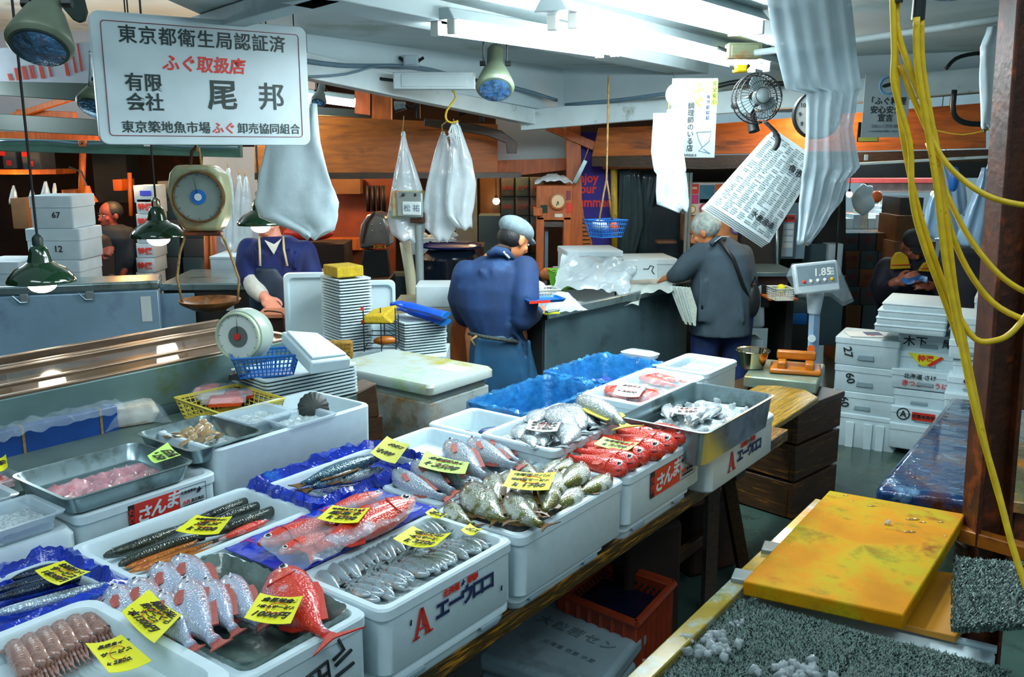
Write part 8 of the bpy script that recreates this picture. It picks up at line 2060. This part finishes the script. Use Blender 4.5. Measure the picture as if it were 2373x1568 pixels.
MB().box((0,.1,zl(560)/2),(150*k,.2,zl(560))).build('case_base',M['dark'],t);MB().box((0,.1,(zl(424)+zl(500))/2),(150*k,.2,zl(424)-zl(500))).build('sign_panel',mat('sticker_board',(196,190,186),.5,var=.05),t,bevel=.004)
MB().box((0,.1,(zl(500)+zl(560))/2),(150*k,.18,zl(500)-zl(560))).build('lit_shelf',mat('warm_shelf',(190,130,84),.5,var=.35,scale=8),t)
for px,py,w,h,rgb in((1606,438,28,22,(206,48,40)),(1606,462,28,20,(170,50,110)),(1640,450,34,40,(60,110,130)),(1672,440,26,24,(206,90,30)),(1642,466,34,8,(90,170,60)),(1606,436,20,5,(230,180,150)),(1606,462,20,5,(230,160,60))):MB().box((xx(px),-.004-.001*(w<25),zl(py)),(w*k,.004,h*k)).build('sticker',mat('sticker_%d_%d'%(px,py),rgb,.4,var=.1),t)
for px,py,r_,rgb in((1637,484,13,(150,60,90)),(1606,486,10,(150,140,40)),(1712,530,13,(90,80,160))):MB().lathe([(.001,0),(r_*k,0),(r_*k,.004),(.001,.005)],20,(xx(px),-.003,zl(py)),q).build('round_sticker',mat('round_%d'%px,rgb,.4),t);MB().lathe([(.001,.005),(r_*.7*k,.0052),(r_*.7*k,.0062),(.001,.0066)],20,(xx(px),-.004,zl(py)),q).build('sticker_centre',M['pale'],t)
for x in(1592,1600):MB().tube([(xx(x),-.03,zl(400)),(xx(x),-.03,zl(640))],.012,6).build('door_frame',M['pipe'],t)
# dark fridge with a shelf right of the slate coat
tag(cbox('dark_fridge',1722,470,1806,640,6.7,.5,M['dark'],None),'tall dark refrigerator behind the newspaper bundle','refrigerator')
for x in(1797,1804):pass
cable('door_rail',[(1800,500,6.65),(1802,640,6.65)],.012,M['steel'],'thin bright rail on the edge of the dark refrigerator','rail',sub=1)
t=thing('dark_table','dark low table with a pale top right of the slate coat','table',(D(1790,640,6.2).x,6.35,0));zl=lambda py:D(1790,py,6.2).z;k=mpp(6.2)
MB().box((0,.1,zl(636)),(120*k,.5,.03)).build('table_top',M['steel_dull'],t,bevel=.004);MB().box((0,.12,zl(650)),(116*k,.44,.09)).build('apron',M['dark_br'],t)
for sx in(-1,1):MB().box((sx*50*k,.1,zl(650)/2),(.05,.4,zl(650))).build('leg',M['dark'],t)
basket('plastic_basket','small white plastic basket on a bracket under the dark table',D(1808,692,6.0),44*k,.16,26*k,M['bask_w'],.1,10,6,5,.92)
tag(cbox('shelf_board',1782,692,1850,697,6.0,.3,M['wood_or2'],None),'small wooden shelf under the white basket','shelf')
t=thing('lemon','yellow green ball in the small white basket','fruit',D(1810,668,6.08));MB().ball((0,0,0),.03,12,8).build('peel',M['tag_y'],t,angle=180)
t=thing('white_tray_stack','white tray standing on edge behind the shoulder bag','tray',(D(1750,760,6.25).x,6.25,0));k=mpp(6.25);zl=lambda py:D(1750,py,6.25).z
MB().box((0,0,(zl(660)+zl(760))/2),(36*k,.04,100*k),rot=Matrix.Rotation(R(-4),3,'Y')).build('tray_body',M['traywhite'],t,bevel=.02);MB().box((-4*k,.02,zl(790)/2),(34*k,.2,zl(775))).build('foam_box',M['foam_far'],t,bevel=.006)
tag(cbox('book_stack',1766,660,1782,712,6.22,.2,M['metal_dk'],None),'dark binders standing right of the white tray','binders')
# calendar, cartons and partition at the middle right
t=thing('calendar','calendar with a red head on the grey partition','calendar',D(1826,545,6.9));k=mpp(6.9)
MB().box((0,0,0),(26*k,.006,96*k)).build('sheet',mat('calendar_blue',(150,176,196),.5),t);MB().box((0,-.004,38*k),(26*k,.004,16*k)).build('red_head',M['red'],t);text('魚河岸',8*k,M['ink'],t,(0,-.008,38*k),bold=.02)
for i in range(4):MB().box((0,-.004,(20-14*i)*k),(22*k,.002,11*k)).build('date_block',M['paper'],t)
tag(cbox('partition_board',1806,470,1864,600,7.0,.04,mat('grey_blue_board',(120,146,160),.6,var=.12),None),'grey blue board carrying the calendar','board')
for(x0,y0,x1,y1,dd,m1,lab)in((1886,462,1946,506,7.3,'carton_gr','topmost slate carton under the plastic sheet tip'),(1884,506,1944,566,7.3,'carton_gr','second slate carton under the plastic sheet tip'),(1860,566,1920,640,7.2,'carton_gr','slate carton left of the printed blue carton'),(1920,566,1952,640,7.15,'foam_far','pale blue printed carton beside the thin partition post'),
 (1862,640,1950,800,7.2,'carton_gr','large slate carton low behind the scale pillar'),(1812,700,1872,728,6.9,'carton_gr','dark tub behind the scale pillar'),(1812,728,1872,752,6.85,'blue','blue rimmed tub behind the scale pillar'),(1812,752,1872,900,6.85,'metal_dk','dark block under the blue rimmed tub')):
 dbox('carton',lab,x0,y0,x1,y1,dd,.4,M[m1],'cartons behind the pillar scale',0)
cable('thin_post',[(1946,455,6.9),(1934,650,6.9)],.008,M['metal_dk'],'thin dark slanting rod right of the cartons','rod',sub=1)
for r in range(5):
 for c_ in range(3):
  x0=1950+c_*42+(r%2)*3;y0=540+r*42
  if x0>2035 and r<3:x0+=0
  dbox('carton','dim carton stacked left of the seated man, '+['top','second','third','fourth','lowest'][r]+' row '+['left','middle','right'][c_],x0,y0,x0+40,y0+41 if r<4 else 900,8.0-.02*r,.4,M[('carton_gr','carton_dk','carton')[(r*2+c_)%3]],'dim cartons left of the seated man',0,txt=[(('水産','鮮','活')[c_],.06,0,.09,mat('dim_red_print',(110,40,44),.6,var=0))])
for i,(x0,y0,x1,y1,dd,m1)in enumerate(((2078,500,2150,560,7.8,'carton'),(2072,560,2140,640,7.75,'carton'),(2086,458,2140,500,7.9,'carton_dk'))):dbox('carton',['brown carton behind the cap of the seated man','brown carton behind the shoulder of the seated man','dim carton on top of the pile behind the seated man'][i],x0,y0,x1,y1 if i!=1 else 900,dd,.4,M[m1],'cartons behind the seated man',0)
# far bright market beyond
far=lambda name,lab,x0,y0,x1,y1,d,dep,m,cat:tag(cbox(name,x0,y0,x1,y1,d,dep,m,None),lab,cat)
far('far_awning','red awning in the bright hall far behind',1960,413,2200,424,13.5,.4,mat('awning_red',(224,90,84),.6,var=.1),'awning')
far('far_awning','pale pink panel below the red awning far behind',2010,424,2200,446,13.6,.2,mat('pale_pink',(206,180,176),.6,var=.2),'awning')
far('far_stall','orange shelf in the bright far stall',1960,496,2006,530,12.5,.4,M['orange'],'shelf')
far('far_stall','white display table in the bright far stall',1950,530,2080,560,12.0,.9,M['foam'],'table')
far('far_stall','grey white block at the right of the far stall',2040,478,2084,530,12.2,.5,M['foam_far'],'cabinet')
for i in range(7):far('far_box','small pale box '+['at the left end','second from the left','third from the left','in the middle','third from the right','second from the right','at the right end']
 [i]+' on the far bright counter',1962+i*17,506-(i%3)*9,1976+i*17,530,11.9,.3,(M['foam'],M['foam_far'],M['pale'],M['foam'],M['lampwhite'],M['foam_far'],M['foam'])[i],'box')
t=thing('far_bag','white plastic bag hanging in the far bright stall','bag',D(2002,462,11.5));bb=MB();bb.ball((0,0,0),.15,20,14,(.9,.5,1.2));o=bb.build('bag_body',M['bag_white'],t,angle=180)
for v in o.data.vertices:v.co*=1+.5*noise.noise(v.co*9)
t=thing('far_bag','orange bag hanging in the far bright stall','bag',D(2031,456,11.6));bb=MB();bb.ball((0,0,0),.08,12,8,(1,.6,1));bb.build('bag_body',M['orange'],t,angle=180)
far('far_sign','white sign board in the far bright stall',2040,458,2084,474,12.4,.05,M['lampwhite'],'sign')
far('dark_overhang','dark overhang above the bright far hall',1960,372,2330,412,8.6,.6,M['dark'],'overhang')
tag(bar('white_rail',D(1985,380,6.0),D(2320,362,5.8),.02,.018,M['beam']),'white rail with cables under the right fascia','rail')
far('hook_tag','white and red tag hanging on the right ledge',2004,358,2012,372,5.8,.01,M['paper'],'tag')
# ---------------------------------------------------------------- depth of the neighbouring stall at left
def fl(name,lab,x0,y0,x1,y1,d,dep,m,cat,grp='cartons in the dim left stall'):
 return dbox(name,lab,x0,y0,x1,y1,d,dep,m if not isinstance(m,str)else M[m],grp,0,cat=cat)
for i,(x0,y0,x1,y1,dd,m1,lab)in enumerate(((0,340,40,390,8.6,'carton_dk','grey carton with red marks on the shelf at far left'),(46,350,96,392,8.55,'carton_dk','grey carton on the shelf right of the red marked one'),(20,460,66,530,7.2,'carton','brown carton with white edge left of the numbered foam boxes'),(140,440,186,560,8.4,'wood_or2','orange brown board behind the box numbered 67'),(258,416,284,442,8.3,'orange','small orange box on the dim shelf'),(306,430,358,470,7.6,'foam_far','pale carton with a blue mark on the printed stack'))):
 t=fl('carton',lab,x0,y0,x1,y1,dd,.3,m1,'box')
 if 'red mark' in lab:MB().box((-.05,-.004,.15),(.05,.004,.07)).build('red_mark',M['red'],t);MB().box((0,-.004,.05),(.05,.004,.05)).build('red_mark',M['red'],t)
 if 'blue mark' in lab:text('ISEKI',.07,mat('blue_mark',(40,60,190),.5,var=0),t,(0,-.004,.08),bold=.05)if False else MB().box((.02,-.004,.08),(.09,.004,.04)).build('blue_mark',mat('blue_mark',(40,60,190),.5,var=0),t)
for r in range(6):
 t=fl('carton','carton with red print in the tall printed stack, '+['top','second','third','fourth','fifth','lowest'][r]+' one',312,462+r*34,360,462+r*34+33 if r<5 else 700,7.6,.3,'foam_far','box','tall stack of printed cartons')
 text('特撰',.06,M['red_ink'],t,(0,-.004,t['w']*.2+.02),bold=.03)if r<5 else None
for r in range(5):
 for c_ in range(2):fl('carton','dim slate carton behind the hanging scale, '+['top','second','third','fourth','lowest'][r]+' row '+['left','right'][c_],362+c_*58,420+r*44,418+c_*58,463+r*44 if r<4 else 700,8.0,.35,('carton_dk','carton_gr')[(r+c_)%2],'box','slate cartons behind the hanging scale')
for i,(x,y0,y1)in enumerate(((192,340,470),(300,400,500),(478,540,690),(494,530,690))):
 cable('wooden_pole',[(x,y0,8.2-(i>1)*1.0),(x+(-3,4,2,1)[i],y1,8.2-(i>1)*1.0)],(.03,.02,.02,.025)[i],M['wood_or2'],['thick orange post in the dim left stall','thin orange pole beside the printed cartons','thin orange post behind the scale pan, left','orange post behind the scale pan, right'][i],'post',sub=1)
tag(cbox('wall_shelf',-20,392,130,404,8.5,.4,M['wood_or2'],None),'orange shelf board carrying grey cartons at far left','shelf')
for i,(x0,x1,y0,y1)in enumerate(((20,42,430,470),(64,84,434,480),(92,120,420,475),(120,134,424,468))):bag('clear_bag',ordn(i)+' clear bag from the left hanging in the dim left stall',[(y0,(x0+x1)/2-2,(x0+x1)/2+2),((y0+y1)/2,x0+3,x1-3),(y1,x0,x1)],7.8,.06,M['bag'],'clear bags in the dim left stall',.3,3,i+3)
tag(cbox('dark_cabinet',210,340,300,470,9.2,.3,M['dark'],None),'dark cabinet behind the standing person in the left stall','cabinet')
tag(cbox('orange_bench',196,530,250,700,8.3,.3,M['wood_or2'],None),'orange bench behind the bent person in the left stall','bench')
t=thing('white_funnel','white paper cone hanging near the small warm lamp','paper',D(204,535,7.5));MB().loft([[(-.06,0,.17),(-.05,0,.17),(-.05,.02,.17),(-.06,.02,.17)],[(-.05,-.02,0),(.07,-.02,0),(.07,.04,0),(-.05,.04,0)]]).build('cone',M['paper'],t)
g2('white foam box beside the man in the royal blue coat',484,594,562,648,6.6,.4,'foam_far',.02)
tag(cbox('low_bench',470,648,600,760,6.62,.5,M['dark_br'],None),'dark bench under the white foam box beside the royal blue coat','bench')
t=thing('pink_fish_heap','dim red heap behind the shoulder of the man in the royal blue coat','fish',D(715,540,7.4));bb=MB();bb.ball((0,0,0),.14,14,8,(1.5,.6,.45));bb.build('heap',M['red'],t,angle=180);MB().box((0,.1,-.68),(.6,.4,1.2)).build('heap_stand',M['dark_br'],t)
for i,(x0,y0,x1,y1,m1)in enumerate(((695,552,840,580,'wood_or2'),(768,412,836,450,'carton'),)):tag(cbox('wooden_ledge',x0,y0,x1,y1,8.2,.15,M[m1],None),['orange ledge on the left partition behind the royal blue coat','orange box lamp housing on the left partition'][i],'ledge')
far('lit_sign','small bright white sign between the orange partition and the band saw',836,455,870,470,8.5,.03,M['tube_far'],'sign')
for i in range(4):cable('hanging_tool',[(852+i*12,430,8.2),(854+i*12,490,8.2)],.02,M['black'],'dark tool hanging above the band saw, '+['leftmost','second from left','third from left','rightmost'][i],'tool',sub=1)
# sign board with red brush strokes at the top left
t=thing('brush_banner','white sloping board with red brush strokes at the top left','banner',D(120,138,6.3));k=mpp(6.3)
MB().slab([(-170*k,0,20*k),(100*k,0,38*k),(100*k,0,-50*k),(-170*k,0,-44*k)],(0,.02,0)).build('board',mat('lilac_board',(188,194,206),.7,var=.05),t)
for x,y0,y1,w in((-100,-30,-44,6),(-84,-18,-44,8),(-68,-14,-42,8),(-52,-12,-40,3),(-46,-12,-40,3),(-30,-12,-40,7),(-10,-8,-36,3),(26,0,-34,6),(45,16,-28,3),(58,34,-24,3)):MB().slab([(x*k,-.004,y0*k),((x+w)*k,-.004,y0*k),((x+w+5)*k,-.004,y1*k),((x+3)*k,-.004,y1*k)],(0,.004,0)).build('brush_stroke',mat('faded_red_print',(206,72,56),.6,var=.1),t,smooth=False)
t=thing('hanging_paddle','dark paddle shaped blade at the top edge left of the signboard','fan blade',D(160,5,3.4));k=mpp(3.4)
MB().slab([(x*k,0,z*k)for x,z in((-28,10),(-14,-14),(4,-36),(16,-42),(28,-38),(35,-20),(30,10))],(0,.02,0)).build('blade',M['green_dk'],t,bevel=.004);MB().tube([(0,.01,0),(0,.01,.5)],.01,6).build('hanger',M['metal_dk'],t)
cable('cable',[(-10,327,6.1),(100,326,6.1),(200,334,6.1),(300,330,6.1),(420,340,6.1),(550,342,6.1)],.008,M['wire'],'grey cable along the wiring rail at left')
for i,(x,lab)in enumerate(((192,'orange backed socket on the wiring rail'),(342,'white switch on the wiring rail beside the scale'))):
 t=thing('wall_socket',lab,'socket',D(x,332,6.1));MB().box((0,0,0),(.045,.03,.04)).build('socket_body',(M['orange'],M['lampwhite'])[i],t,bevel=.004);MB().ball((0,-.016,0),.008,8,5).build('socket_hole',M['black'],t)
cable('chain',[(208,118,4.4),(210,150,4.4),(207,200,4.4)],.006,M['steel'],'short chain with a ring left of the signboard','chain');
# ---------------------------------------------------------------- lettering becomes plain geometry
bpy.context.view_layer.update()
dg=bpy.context.evaluated_depsgraph_get()
done={}
for o in[o for o in bpy.data.objects if o.type=='FONT']:
 me=bpy.data.meshes.new_from_object(o.evaluated_get(dg));me.name=o.name
 n=bpy.data.objects.new('tmp',me);col.objects.link(n)
 n.parent=o.parent;n.location=o.location;n.rotation_euler=o.rotation_euler;n.scale=o.scale
 nm=o.name;bpy.data.objects.remove(o);n.name=nm
